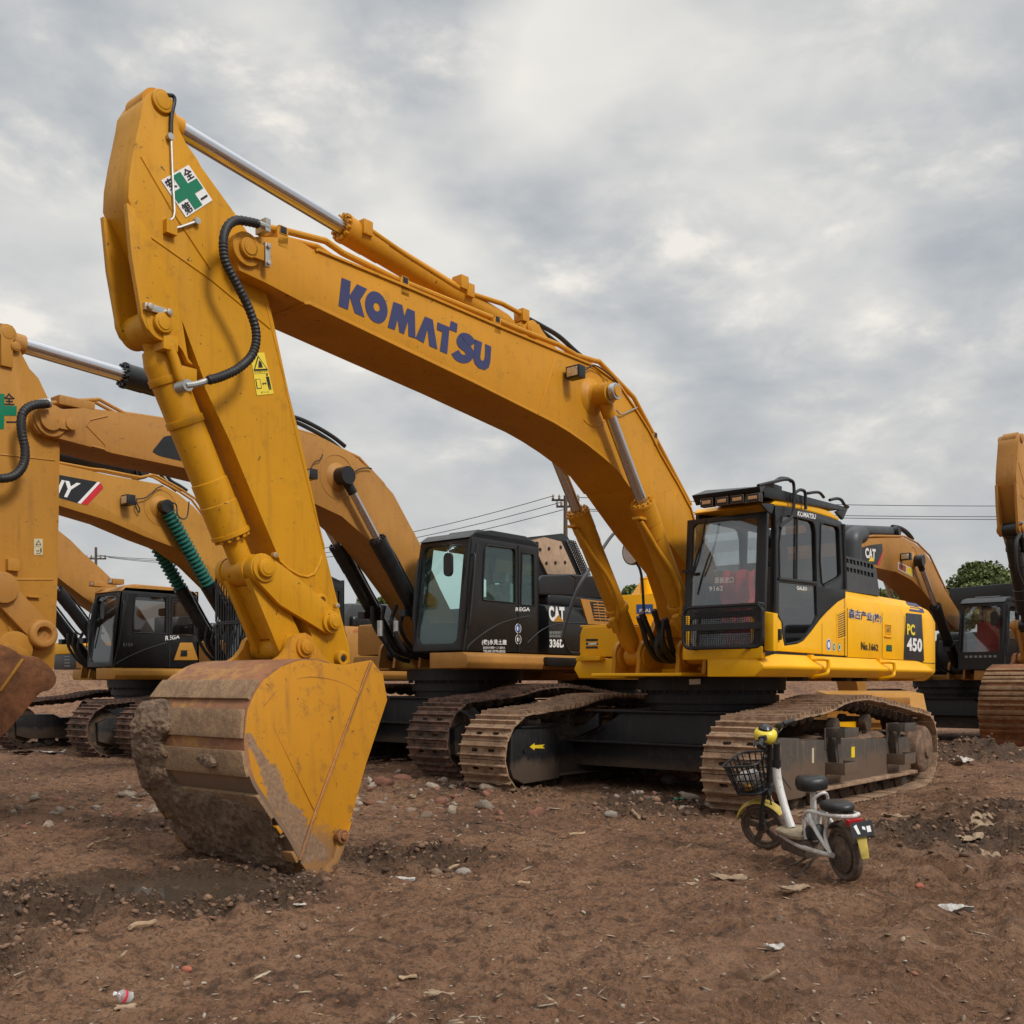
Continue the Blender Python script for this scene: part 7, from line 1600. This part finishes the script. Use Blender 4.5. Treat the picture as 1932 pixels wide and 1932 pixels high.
def stick_(label, u0, v0, u1, v1, r_=.012, mat='twig_tan', name='wood_stick', cat='stick'):
    a, b_ = gpt(u0, v0), gpt(u1, v1); c = (a+b_)/2; o_ = c.copy(); m_ = MB(); d = b_-a; n = Vector((-d.y, d.x, 0)).normalized()
    m_.tube([a-o_+Vector((0,0,.03)), a.lerp(b_,.35)-o_+n*.012+Vector((0,0,.035)), a.lerp(b_,.7)-o_-n*.01+Vector((0,0,.03)), b_-o_+Vector((0,0,.032))], r_, 7); ob = m_.build(name, mat); ob.location = o_; return tag(ob, label, cat)
sheet('cardboard', 'curled tan cardboard piece lying left of the scooter kickstand', 'cardboard', 1376, 1661, .23, .09, 'cardboard', 1, .22, .05)
sheet('cardboard', 'torn brown cardboard scrap just in front of the scooter', 'cardboard', 1500, 1688, .20, .11, 'cardboard', 2, .3, .3)
sheet('cardboard', 'small cardboard scrap between the boom bucket and scooter, left of the curled piece', 'cardboard', 1297, 1662, .12, .06, 'cardboard', 3, .25, -.2)
sheet('cardboard', 'jagged grey brown board fragment at the bottom centre of the picture', 'cardboard', 834, 1880, .14, .05, 'cardboard', 4, .12, -.45)
sheet('cardboard', 'pale cardboard scrap above the jagged board fragment at bottom centre', 'cardboard', 769, 1841, .08, .04, 'twig_tan', 5, .2, .5)
sheet('cardboard', 'flat cardboard half cut off by the bottom edge at the right', 'cardboard', 1812, 1921, .24, .12, 'cardboard', 6, .08, -.2)
sheet('cardboard', 'brown cardboard flap right of the scooter seat', 'cardboard', 1692, 1546, .26, .13, 'cardboard', 7, .25, -.5)
for k, (u, v, L, a) in enumerate(((1836,1572,.26,.3), (1866,1568,.30,-.3), (1890,1579,.24,.1), (1850,1556,.22,.9))):
    sheet('cardboard', 'crumpled sheet in the heap of torn cardboard at the right', 'cardboard', u, v, L, .16, 'cardboard', 10+k, .55, a, group='heap of torn cardboard sheets')
sheet('plastic_bag', 'crumpled off white plastic bag on the mud at the lower right', 'plastic bag', 1797, 1757, .21, .09, 'paper_white', 21, .5, -.25)
sheet('paper_scrap', 'small torn white paper below the scooter, lower right of centre', 'paper', 1461, 1770, .09, .045, 'paper_white', 22, .5, .2)
sheet('wrapper', 'bright yellow wrapper on the mud right of the scooter', 'wrapper', 1745, 1558, .13, .06, 'yellow_litter', 23, .3, .2)
sheet('plastic_sheet', 'grey clear plastic sheet crumpled by the rear of the near track', 'plastic sheet', 1815, 1445, .32, .2, 'paper_white', 24, .7, .4)
sheet('paper_scrap', 'pale blue paper scrap in front of the bucket', 'paper', 566, 1692, .07, .03, 'paper_white', 25, .2, .1)
sheet('plastic_sheet', 'muddy white plastic sheet below the far left tracks', 'plastic sheet', 97, 1421, .48, .22, 'paper_white', 26, .35, .2)
sheet('rubber_mat', 'dark flat scrap beside the muddy white plastic at the far left', 'scrap', 50, 1424, .55, .24, 'rubber_dusty', 27, .25, -.1)
sheet('plastic_scrap', 'green plastic scrap left of the near track', 'plastic scrap', 1277, 1521, .14, .08, 'plastic_green', 28, .5, .1)
sheet('shoe_sole', 'muddy white shoe sole lying right of the bucket tip', 'shoe sole', 762, 1650, .14, .055, 'paper_white', 29, .1, -.25, thick=.015)
stone('white smeared stone right of the shoe sole', 823, 1649, .055, 'stone_mud', 2)
stone('grey angular stone at the end of the stones right of the bucket', 874, 1652, .06, 'concrete', 3)
stone('largest grey stone lying left of the near track', 1262, 1478, .13, 'concrete', 5, flat=.75)
stone('grey stone below the far track, centre of the yard', 1152, 1543, .07, 'concrete', 6)
stone('dirty stone near the bottom right corner', 1710, 1862, .035, 'stone_mud', 7)
stone('brown clod above the white paper scrap', 1470, 1737, .04, 'caked_mud', 8, 'mud_clod', 'clod')
stone('brick red lump on the left near the bottom', 352, 1831, .028, 'brick_red', 9, 'brick_fragment', 'brick')
stone('orange brick fragment right of the scooter rear wheel', 1735, 1666, .035, 'brick_red', 10, 'brick_fragment', 'brick')
stone('tan stone in front of the puddle, beside the pale stick', 352, 1850, .025, 'stone_mud', 11)
stick_('pale flat stick lying in front of the puddle', 245, 1758, 292, 1749, .014)
stick_('long tan stick by the stones right of the bucket', 846, 1645, 886, 1633)
stick_('tan stick in the open yard between the two tracks', 1174, 1522, 1206, 1526, .016)
stick_('pale stick pointing right in the middle of the yard', 1073, 1582, 1103, 1577)
stick_('short tan stick below the middle of the yard', 977, 1669, 998, 1674, .011)
stick_('pale stick near the bottom, lower right of centre', 1409, 1853, 1468, 1849, .012)
stick_('thin bent twig left of the bucket', 166, 1601, 206, 1588, .010)
# crumpled drinks bottle with red band
p = gpt(234, 1886); B0 = empty('plastic_bottle', (p.x, p.y, p.z+.028), 0); B0.scale = (.55,.55,.40); B0.rotation_euler = (R(25), R(60), R(-100)); tag(B0, 'crushed clear plastic bottle with a red and white band at the bottom left', 'bottle')
m_ = MB(); m_.lathe((0,0,-.10), (0,0,.12), [(0,.030),(.01,.042),(.05,.045),(.10,.040),(.13,.044),(.17,.030),(.19,.014),(.215,.014)], 20); m_.v = [(x*(1+.18*math.sin(z*60+2*y*40)), y*.72, z) for x, y, z in m_.v]; m_.build('bottle_body', 'clear_plastic', B0)
m_ = MB(); m_.lathe((0,0,-.015), (0,0,.03), [(0,.0475),(.022,.046)], 20); m_.v = [(x*(1+.18*math.sin(z*60+2*y*40)), y*.74, z) for x, y, z in m_.v]; m_.build('band', 'decal_red', B0)
m_ = MB(); m_.cyl((0,0,.11), (0,0,.125), .016, seg=14); m_.build('cap', 'decal_white', B0)
sheet('cardboard', 'flat cardboard chip under the crushed bottle', 'cardboard', 237, 1903, .075, .05, 'twig_tan', 31, .1, .2)

# ================================================================== ELECTRIC SCOOTER
def wheel(parent, c, M, r_=.185, front=True):
    def T(mb): mb.v = [tuple(M @ (Vector(v)+Vector(c))) for v in mb.v]; return mb
    m_ = MB(); n = 40; sec = [(-.030,.88),(-.027,.95),(-.014,1.0),(.014,1.0),(.027,.95),(.030,.88),(.018,.80),(-.018,.80)]; vs = []; k = len(sec)
    for i in range(n):
        w_ = 2*math.pi*i/n
        for y, f_ in sec: vs.append((r_*f_*math.cos(w_)*(1.012 if i % 2 and f_ > .9 else 1), y, r_*f_*math.sin(w_)*(1.012 if i % 2 and f_ > .9 else 1)))
    m_.add(vs, [(i*k+j, i*k+(j+1)%k, ((i+1)%n)*k+(j+1)%k, ((i+1)%n)*k+j) for i in range(n) for j in range(k)]); T(m_)
    wh = m_.build('wheel', 'rubber_dusty', parent)
    m_ = MB(); vs = []
    sec = [(-.018,.81),(.018,.81),(.018,.70),(-.018,.70)]; k = 4
    for i in range(n):
        w_ = 2*math.pi*i/n
        for y, f_ in sec: vs.append((r_*f_*math.cos(w_), y, r_*f_*math.sin(w_)))
    m_.add(vs, [(i*k+j, i*k+(j+1)%k, ((i+1)%n)*k+(j+1)%k, ((i+1)%n)*k+j) for i in range(n) for j in range(k)])
    if front:
        for i in range(5):
            w_ = 2*math.pi*i/5+.3; d = Vector((math.cos(w_), 0, math.sin(w_))); t_ = Vector((-d.z, 0, d.x))
            m_.add([tuple(d*.03+t_*.018+Vector((0,y,0))) for y in (-.012,.012)]+[tuple(d*.03-t_*.018+Vector((0,y,0))) for y in (-.012,.012)]+[tuple(d*r_*.72+t_*.026+Vector((0,y,0))) for y in (-.012,.012)]+[tuple(d*r_*.72-t_*.026+Vector((0,y,0))) for y in (-.012,.012)], [(0,1,5,4),(2,6,7,3),(0,4,6,2),(1,3,7,5),(0,2,3,1),(4,5,7,6)])
        m_.cyl((0,-.045,0),(0,.045,0),.045,seg=20)
    else: m_.lathe((0,-.05,0),(0,.05,0),[(0,.04),(.01,.09),(.02,.125),(.08,.125),(.09,.09),(.10,.04)],28)
    T(m_); m_.build('rim', 'rubber_dusty', wh); return wh
def make_scooter():
    S = empty('electric_scooter', (0,0,0)); I = Matrix.Identity(4); W = 1.13
    piv = Vector((W-.02, 0, .185)); axd = Vector((-.30, 0, .955)).normalized()
    ST = Matrix.Translation(piv) @ Matrix.Rotation(R(38), 4, axd) @ Matrix.Translation(-piv)
    def T(mb, M=ST): mb.v = [tuple(M @ Vector(v)) for v in mb.v]; return mb
    wheel(S, (0,0,.185), I, front=False); wheel(S, (W,0,.185), ST, front=True)
    # frame: thick white down tube, stays, rack loop
    m_ = MB(); m_.tube([(.70,0,.24),(.77,0,.36),(.83,0,.50),(.855,0,.60),(.86,0,.70)], .030, 12)
    for y in (-.07,.07):
        m_.tube([(.72,y*1.2,.20),(.45,y*1.3,.17),(.20,y*1.3,.17),(.02,y*1.1,.18)], .018, 10)
        m_.tube([(.40,y*.8,.22),(.40,y*.9,.36),(.33,y,.43),(.20,y,.44),(.04,y*1.2,.45),(-.10,y*.9,.46)], .014, 10)
        m_.tube([(.34,y*.9,.42),(.20,y*1.1,.30),(.03,y*1.2,.19)], .014, 10); m_.tube([(.05,y,.44),(.10,y*1.1,.30),(.04,y*1.2,.20)], .012, 10); m_.tube([(.36,y,.38),(.22,y,.31)], .010, 8)
    m_.tube([(-.10,-.065,.46),(-.135,0,.46),(-.10,.065,.46)], .014, 10); m_.tube([(.38,0,.20),(.36,0,.50),(.355,0,.56)], .022, 12)
    m_.tube([(.27,-.05,.45),(.25,-.05,.53),(.21,0,.57),(.25,.05,.53),(.27,.05,.45)], .011, 8); m_.build('frame', 'white_paint', S)
    m_ = MB(); m_.tube([(.86,0,.62),(.84,0,.80),(.83,0,.86)], .026, 10); m_.lathe((.86,0,.68),(.855,0,.73),[(0,.034),(.05,.034)],16); m_.build('head_tube', 'black_paint', S)
    # saddle and rear seat
    def pad(name, x0, x1, w0, w1, z, h):
        m_ = MB(); n = 28; rings = []
        for f_, hh in ((.55,0),(.92,.10),(1.0,.42),(.97,.75),(.84,.94),(.55,1.0)):
            ring = []
            for i in range(n):
                w_ = 2*math.pi*i/n; cx_ = (x0+x1)/2; rx = (x1-x0)/2; c_, s_ = math.cos(w_), math.sin(w_); c_ = math.copysign(abs(c_)**.7, c_); s_ = math.copysign(abs(s_)**.8, s_)
                wd = (w0+w1)/2 + (w1-w0)/2*c_; ring.append((cx_+rx*f_*c_, wd*f_*s_, z+h*hh))
            rings.append(ring)
        vs = [p for r_ in rings for p in r_]; fs = [(k*n+i, k*n+(i+1)%n, (k+1)*n+(i+1)%n, (k+1)*n+i) for k in range(5) for i in range(n)] + [tuple(range(n-1,-1,-1)), tuple(range(5*n, 6*n))]
        m_.add(vs, fs); return m_.build(name, 'seat_black', S, ang=60)
    pad('saddle', .26, .50, .115, .085, .565, .105); pad('rear_seat', -.09, .19, .085, .095, .465, .07)
    # footboard with worn mat, motor cover, battery box
    m_ = MB(); m_.prism([(.40,-.11),(.52,-.135),(.72,-.125),(.80,-.06),(.80,.06),(.72,.125),(.52,.135),(.40,.11)], .215, .245, axis='z'); m_.build('footboard', 'deck_mat', S, bevel=.010)
    m_ = MB(); m_.prism([(.34,.09),(.70,.09),(.76,.215),(.38,.215)], -.10, .10); m_.build('battery_box', 'rubber_dusty', S, bevel=.02)
    m_ = MB(); m_.prism([(.30,.22),(.48,.22),(.44,.31),(.33,.33)], -.06, .06); m_.build('motor_cover', 'steel_dark', S, bevel=.025)
    m_ = MB(); m_.tube([(.36,-.02,.12),(.33,.10,.05),(.30,.19,.0)], .011, 8); m_.tube([(.36,.02,.12),(.42,.12,.06),(.45,.17,.04)], .010, 8); m_.tube([(.30,.15,.005),(.29,.21,.0),(.27,.24,.0)], .012, 8); m_.build('kickstand', 'rubber_dusty', S)
    # fenders
    def arcf(name, cx_, a0, a1, r_, w_, mat, M=I):
        m_ = MB(); n = 16; vs = []
        for i in range(n+1):
            a = R(a0+(a1-a0)*i/n)
            for y, d in ((-w_,-.012),(-w_*.7,.004),(0,.010),(w_*.7,.004),(w_,-.012)): vs.append((cx_+(r_+d)*math.cos(a), y, .185+(r_+d)*math.sin(a)))
        m_.add(vs, [(i*5+j, i*5+j+1, (i+1)*5+j+1, (i+1)*5+j) for i in range(n) for j in range(4)]); T(m_, M); o = m_.build(name, mat, S, ang=60); s_ = o.modifiers.new('thickness', 'SOLIDIFY'); s_.thickness = .004; return o
    arcf('front_fender', W, 25, 150, .215, .042, 'fender_yellow', ST); arcf('rear_fender', 0, 40, 150, .215, .045, 'rubber_dusty')
    m_ = MB(); m_.prism([(-.028,.20),(-.036,.36),(.036,.36),(.028,.20)], -.215, -.208, axis='x'); m_.v = [(x-(.36-z)*.22, y, z) for x, y, z in m_.v]; m_.build('mudflap', 'fender_yellow', S, bevel=.003)
    m_ = MB(); m_.add([(-.22,-.08,.44),(-.22,.08,.44),(-.245,.08,.345),(-.245,-.08,.345)], [(0,1,2,3)], 0); f = quadmap([Vector(q) for q in ((-.2215,-.08,.44),(-.2215,.08,.44),(-.2465,.08,.345),(-.2465,-.08,.345))])
    put_poly(m_, [(.08,.3),(.08,.66),(.30,.66),(.30,.3)], None, 1) if False else m_.add([f(a,b_) for a, b_ in [(.12,.25),(.30,.25),(.30,.65),(.12,.65)]], [(0,1,2,3)], 1)
    m_.add([f(a,b_) for a, b_ in [(.62,.2),(.74,.2),(.86,.75),(.72,.85)]], [(0,1,2,3)], 1); m_.add([f(a,b_) for a, b_ in [(.36,.4),(.5,.5),(.48,.7),(.36,.6)]], [(0,1,2,3)], 1)
    m_.build('number_plate', ['decal_black', 'decal_white'], S, smooth=False)
    m_ = MB(); m_.box((-.165,-.055,.405),(-.125,.055,.445)); m_.box((-.16,-.03,.375),(-.13,.03,.40)); m_.build('tail_light', 'tail_red', S, bevel=.008)
    m_ = MB(); m_.tube([(-.215,-.06,.32),(-.10,-.085,.25),(.03,-.09,.20)], .003, 5); m_.build('wire', 'steel_bolt', S)
    # steering: fork, bar, grips, dash, brake levers, basket
    m_ = MB()
    for y in (-.055,.055): m_.tube([(W,y,.185),(W-.055,y,.36),(W-.10,y*.9,.47)], .016, 10)
    m_.box((W-.14,-.06,.46),(W-.07,.06,.50)); m_.tube([(W-.11,0,.48),(W-.18,0,.72),(W-.21,0,.84)], .020, 10); T(m_); m_.build('fork', 'steel_dark', S)
    hx_ = W-.22
    m_ = MB(); m_.tube([(hx_-.06,-.29,.93),(hx_-.03,-.20,.94),(hx_,-.07,.87),(hx_,.07,.87),(hx_-.03,.20,.94),(hx_-.06,.29,.93)], .012, 10); T(m_); hb = m_.build('handlebar', 'black_paint', S)
    for sg in (-1,1):
        m_ = MB(); m_.tube([(hx_-.035,sg*.19,.94),(hx_-.065,sg*.305,.93)], .019, 12, smooth=False); T(m_); m_.build('grip', 'rubber', hb)
        m_ = MB(); m_.tube([(hx_-.0,sg*.15,.935),(hx_+.03,sg*.18,.93),(hx_+.0,sg*.26,.92)], .007, 6); m_.box((hx_-.05,sg*.13,.925),(hx_,sg*.17,.96)); T(m_); m_.build('brake_lever', 'black_paint', hb)
    m_ = MB(); m_.lathe((hx_+.05,0,.86),(hx_+.0,0,1.0),[(0,.04),(.02,.075),(.07,.088),(.10,.080),(.12,.04)],26); m_.v = [(x, y*.95, z) for x, y, z in m_.v]; T(m_); ds = m_.build('dashboard', 'dial_yellow', S, ang=50)
    m_ = MB(); m_.lathe((hx_+.022,0,.955),(hx_-.0,0,1.0),[(0,.055),(.03,.050),(.045,.03)],22); m_.lathe((hx_+.075,0,.845),(hx_+.085,0,.83),[(0,.045),(.02,.04)],18); T(m_); m_.build('display', 'decal_black', ds)
    m_ = MB(); bx0, bx1, bz0, bz1 = hx_+.09, hx_+.34, .50, .74; r_ = .0055
    top_ = rrect(bx0-.01, -.175, bx1+.03, .175, .07, 4); bot_ = rrect(bx0+.02, -.13, bx1-.02, .13, .05, 4)
    def lp(fr_): return [Vector((a[0]*(1-fr_)+b_[0]*fr_, a[1]*(1-fr_)+b_[1]*fr_, bz1*(1-fr_)+bz0*fr_)) for a, b_ in zip(top_, bot_)]
    for fr_, rr in ((0,.009),(.28,r_),(.52,r_),(.76,r_),(1,.012)): L_ = lp(fr_); m_.tube(L_+[L_[0]], rr, 6, smooth=False)
    a, b_ = lp(0), lp(1)
    for i in range(len(a)):
        if i % 1 == 0 and i % 5 in (0, 2, 4): m_.tube([a[i], b_[i]], r_, 6, smooth=False)
    for t_ in (.2,.4,.6,.8): m_.tube([Vector((bx0+(bx1-bx0)*t_,-.17,bz1)), Vector((bx0+(bx1-bx0)*t_,-.13,bz0)), Vector((bx0+(bx1-bx0)*t_,.13,bz0)), Vector((bx0+(bx1-bx0)*t_,.17,bz1))], r_, 6, smooth=False)
    for t_ in (.2,.4,.6,.8): y = -.17+.34*t_; m_.tube([Vector((bx0,y,bz1)), Vector((bx0+.02,y*.8,bz0)), Vector((bx1-.02,y*.8,bz0)), Vector((bx1+.02,y,bz1))], r_, 6, smooth=False)
    m_.box((bx0+.02,-.12,bz0-.01),(bx1-.03,.12,bz0)); T(m_); m_.build('basket', 'rubber', S)
    m_ = MB(); m_.tube([(hx_+.0,.0,.88),(hx_+.08,.03,.74),(hx_+.10,.02,.55),(hx_+.1,.02,.36)], .006, 6); m_.tube([(hx_+.0,-.05,.90),(hx_+.07,-.05,.76),(hx_-.0,-.03,.6),(hx_-.08,0,.48)], .006, 6); T(m_); m_.build('cable', 'rubber', S)
    return S, ST, (bx0, bx1, bz0)
SC, ST_, bk_in = make_scooter()
tag(SC, 'small white framed electric scooter with a black basket, parked against the near track', 'electric scooter')
ra, rb_ = Vector((2.25, 6.88, float(height(2.25, 6.88, False))+.005)), Vector((1.99, 7.95, 0)); rb_.z = float(height(1.99, 7.95, False))+.02
dv = rb_-ra; SC.location = ra; SC.rotation_euler = (R(-6), -math.atan2(dv.z, math.hypot(dv.x, dv.y)), math.atan2(dv.y, dv.x))
bpy.context.view_layer.update(); MWS = SC.matrix_world.copy()
def inbasket(dx, dy, dz): return MWS @ ST_ @ Vector((bk_in[0]+dx, dy, bk_in[2]+dz))
def blob(name, label, cat, p, s_, mat, seed):
    bm = bmesh.new(); bmesh.ops.create_icosphere(bm, subdivisions=3, radius=1); m_ = MB(); vs = []
    for w_ in bm.verts: q = w_.co; k = .65+.7*float(fbm(q.x*2+seed*3.3+10, q.y*2+10, q.z*2+10, 3)); vs.append((q.x*k*s_[0], q.y*k*s_[1], q.z*k*s_[2]))
    m_.add(vs, [[x.index for x in f.verts] for f in bm.faces]); bm.free(); o = m_.build(name, mat, None, ang=60); o.location = p; return tag(o, label, cat)
blob('plastic_bag', 'white crumpled bag inside the scooter basket', 'plastic bag', inbasket(.14, .02, .09), (.09,.08,.07), 'paper_white', 1)
blob('orange_fruit', 'orange coloured item at the bottom of the scooter basket', 'orange item', inbasket(.12, .085, .045), (.04,.04,.035), 'deep_orange', 2)
S2 = copy_tree(SC); S2.location = (4.62, 17.1, .19); S2.rotation_euler = (0, 0, R(150)); S2['label'] = 'second scooter behind the nearest machine, only its handlebar showing above the near track'
for o in [x for x in scene.objects if x.parent == S2 and x.name.startswith('dashboard')]: o.data = o.data.copy(); o.data.materials[0] = MATS['white_paint']

# ================================================================== POLES, WIRES, TREES
def pole(X, Y, H, label, arms, r_=.13):
    o = empty('utility_pole', (X, Y, 0)); tag(o, label, 'utility pole'); m_ = MB(); m_.cyl((0,0,0), (0,0,H), r_*1.25, r_*.8, 16); m_.build('pole_shaft', 'bark', o)
    for z, w_ in arms:
        m_ = MB(); m_.box((-w_,-.05,z-.05),(w_,.05,z+.05)); a = m_.build('crossarm', 'steel_dark', o)
        for x in (-w_*.9, -w_*.45, w_*.45, w_*.9):
            m_ = MB(); m_.lathe((x,0,z+.05),(x,0,z+.33),[(0,.04),(.05,.08),(.10,.05),(.15,.08),(.2,.05),(.26,.03)],10); m_.build('insulator', 'concrete', a)
    return o
P1x, P1y = (1067-CU)/FPX*55, 55.0; P2x, P2y = (181-CU)/FPX*80, 80.0; P3x, P3y = 46.0, 60.0
pole(P1x, P1y, 11.45, 'tall utility pole above the black excavator cab at the centre', [(11.2,.75),(10.85,.5)])
pole(P2x, P2y, 12.0, 'distant utility pole with a crossarm above the farthest left cab', [(11.1,.8)], .12)
pole(P3x, P3y, 12.0, 'utility pole beyond the right edge of the yard', [(11.3,.75)])
def wire(a, b_, sag, label):
    a, b_ = Vector(a), Vector(b_); c = (a+b_)/2; pts = [a.lerp(b_, t_/24)-c+Vector((0,0,-sag*4*(t_/24)*(1-t_/24))) for t_ in range(25)]
    m_ = MB(); m_.tube(pts, .020, 5, smooth=False); o = m_.build('power_line', 'rubber'); o.location = c; return tag(o, label, 'wire', 'overhead power lines between the poles')
for k, (dx, z) in enumerate(((-.6,11.45),(-.2,11.1),(.1,10.75))): wire((P1x+dx, P1y, z), (P2x+.5*k, P2y, 11.4-.1*k), 1.5, 'thin power line sagging left from the centre pole')
for k, (dx, z) in enumerate(((.6,11.35),(.3,10.75),(.5,10.65))): wire((P1x+dx, P1y, z), (P3x, P3y, (12.0,11.4,11.2)[k]), .35, 'thin power line running right from the centre pole')
for k, dx in enumerate((-.7,.7)): wire((P2x+dx, P2y, 11.35), (P2x-38, P2y+10, 11.0), .8, 'thin power line leaving the distant left pole')
def tree(X, Y, H, cw, ch_, seed, label):
    o = empty('tree', (X, Y, 0)); tag(o, label, 'tree', 'trees beyond the yard'); r_ = np.random.RandomState(seed)
    m_ = MB(); m_.cyl((0,0,0),(0,0,H-ch_*.6),.28,.16,12)
    for k in range(7):
        a = r_.rand()*6.28; zz = H-ch_*(.9-.06*k); m_.cyl((0,0,zz), (math.cos(a)*cw*.6, math.sin(a)*cw*.6, zz+ch_*.35), .09, .03, 8)
    m_.build('trunk', 'bark', o); nb_ = 16; cen = []
    for k in range(nb_):
        v = r_.normal(size=3); v /= np.linalg.norm(v); cen.append((v[0]*cw*.62*r_.rand()**.4, v[1]*cw*.62, v[2]*ch_*.36, (.34+.2*r_.rand())*cw))
    V, F, Tn = [], [], []
    for k in range(11000):
        c = cen[r_.randint(nb_)]; v = r_.normal(size=3); v /= np.linalg.norm(v); rr = c[3]*(.55+.5*r_.rand()); p_ = np.array([c[0]+v[0]*rr, c[1]+v[1]*rr, c[2]+v[2]*rr*.8])+np.array([0,0,H-ch_*.5])
        if p_[2] > H+.2: continue
        s_ = .07+.09*r_.rand(); a = r_.normal(size=3); a /= np.linalg.norm(a); b_ = np.cross(a, r_.normal(size=3)); b_ /= np.linalg.norm(b_); i = len(V)
        V += [tuple(p_+a*s_*1.5), tuple(p_+b_*s_), tuple(p_-a*s_*1.5), tuple(p_-b_*s_)]; F.append((i, i+1, i+2, i+3)); Tn += [min(1, max(0, .25+.5*r_.rand()+.12*(hash((round(c[0],2))) % 5-2)/2))]*4
    me = bpy.data.meshes.new('crown'); me.from_pydata(V, [], F); at = me.attributes.new('leaf_tone', 'FLOAT', 'POINT'); at.data.foreach_set('value', np.array(Tn, np.float32)); me.materials.append(MATS['leaves']); c = link(bpy.data.objects.new('crown', me)); c.parent = o
for k, (u, Y, vt, cw, ch_, lb) in enumerate(((1852,90,1066,3.0,4.6,'tallest rounded tree behind the black roof guard at the right'), (1812,84,1098,2.4,4.0,'lower tree joined to the left side of the tallest tree'), (1893,86,1095,2.4,4.0,'lower tree joined to the right side of the tallest tree'), (1653,92,1108,2.0,4.0,'tree top peeping over the engine cover of the nearest machine'),
    (1700,92,1112,2.2,4.0,'tree top seen under the right-hand boom'), (1192,90,1104,1.6,4.0,'tree top left of the two boom cylinders at the centre'), (694,90,1118,1.5,4.0,'tree top at the left in the gap beside the black cylinders'), (732,92,1122,1.6,4.0,'tree top just right of the gap beside the black cylinders'))):
    tree((u-CU)/FPX*Y, Y, CAM_H+(HV-vt)/FPX*Y, cw, ch_, 40+k, lb)
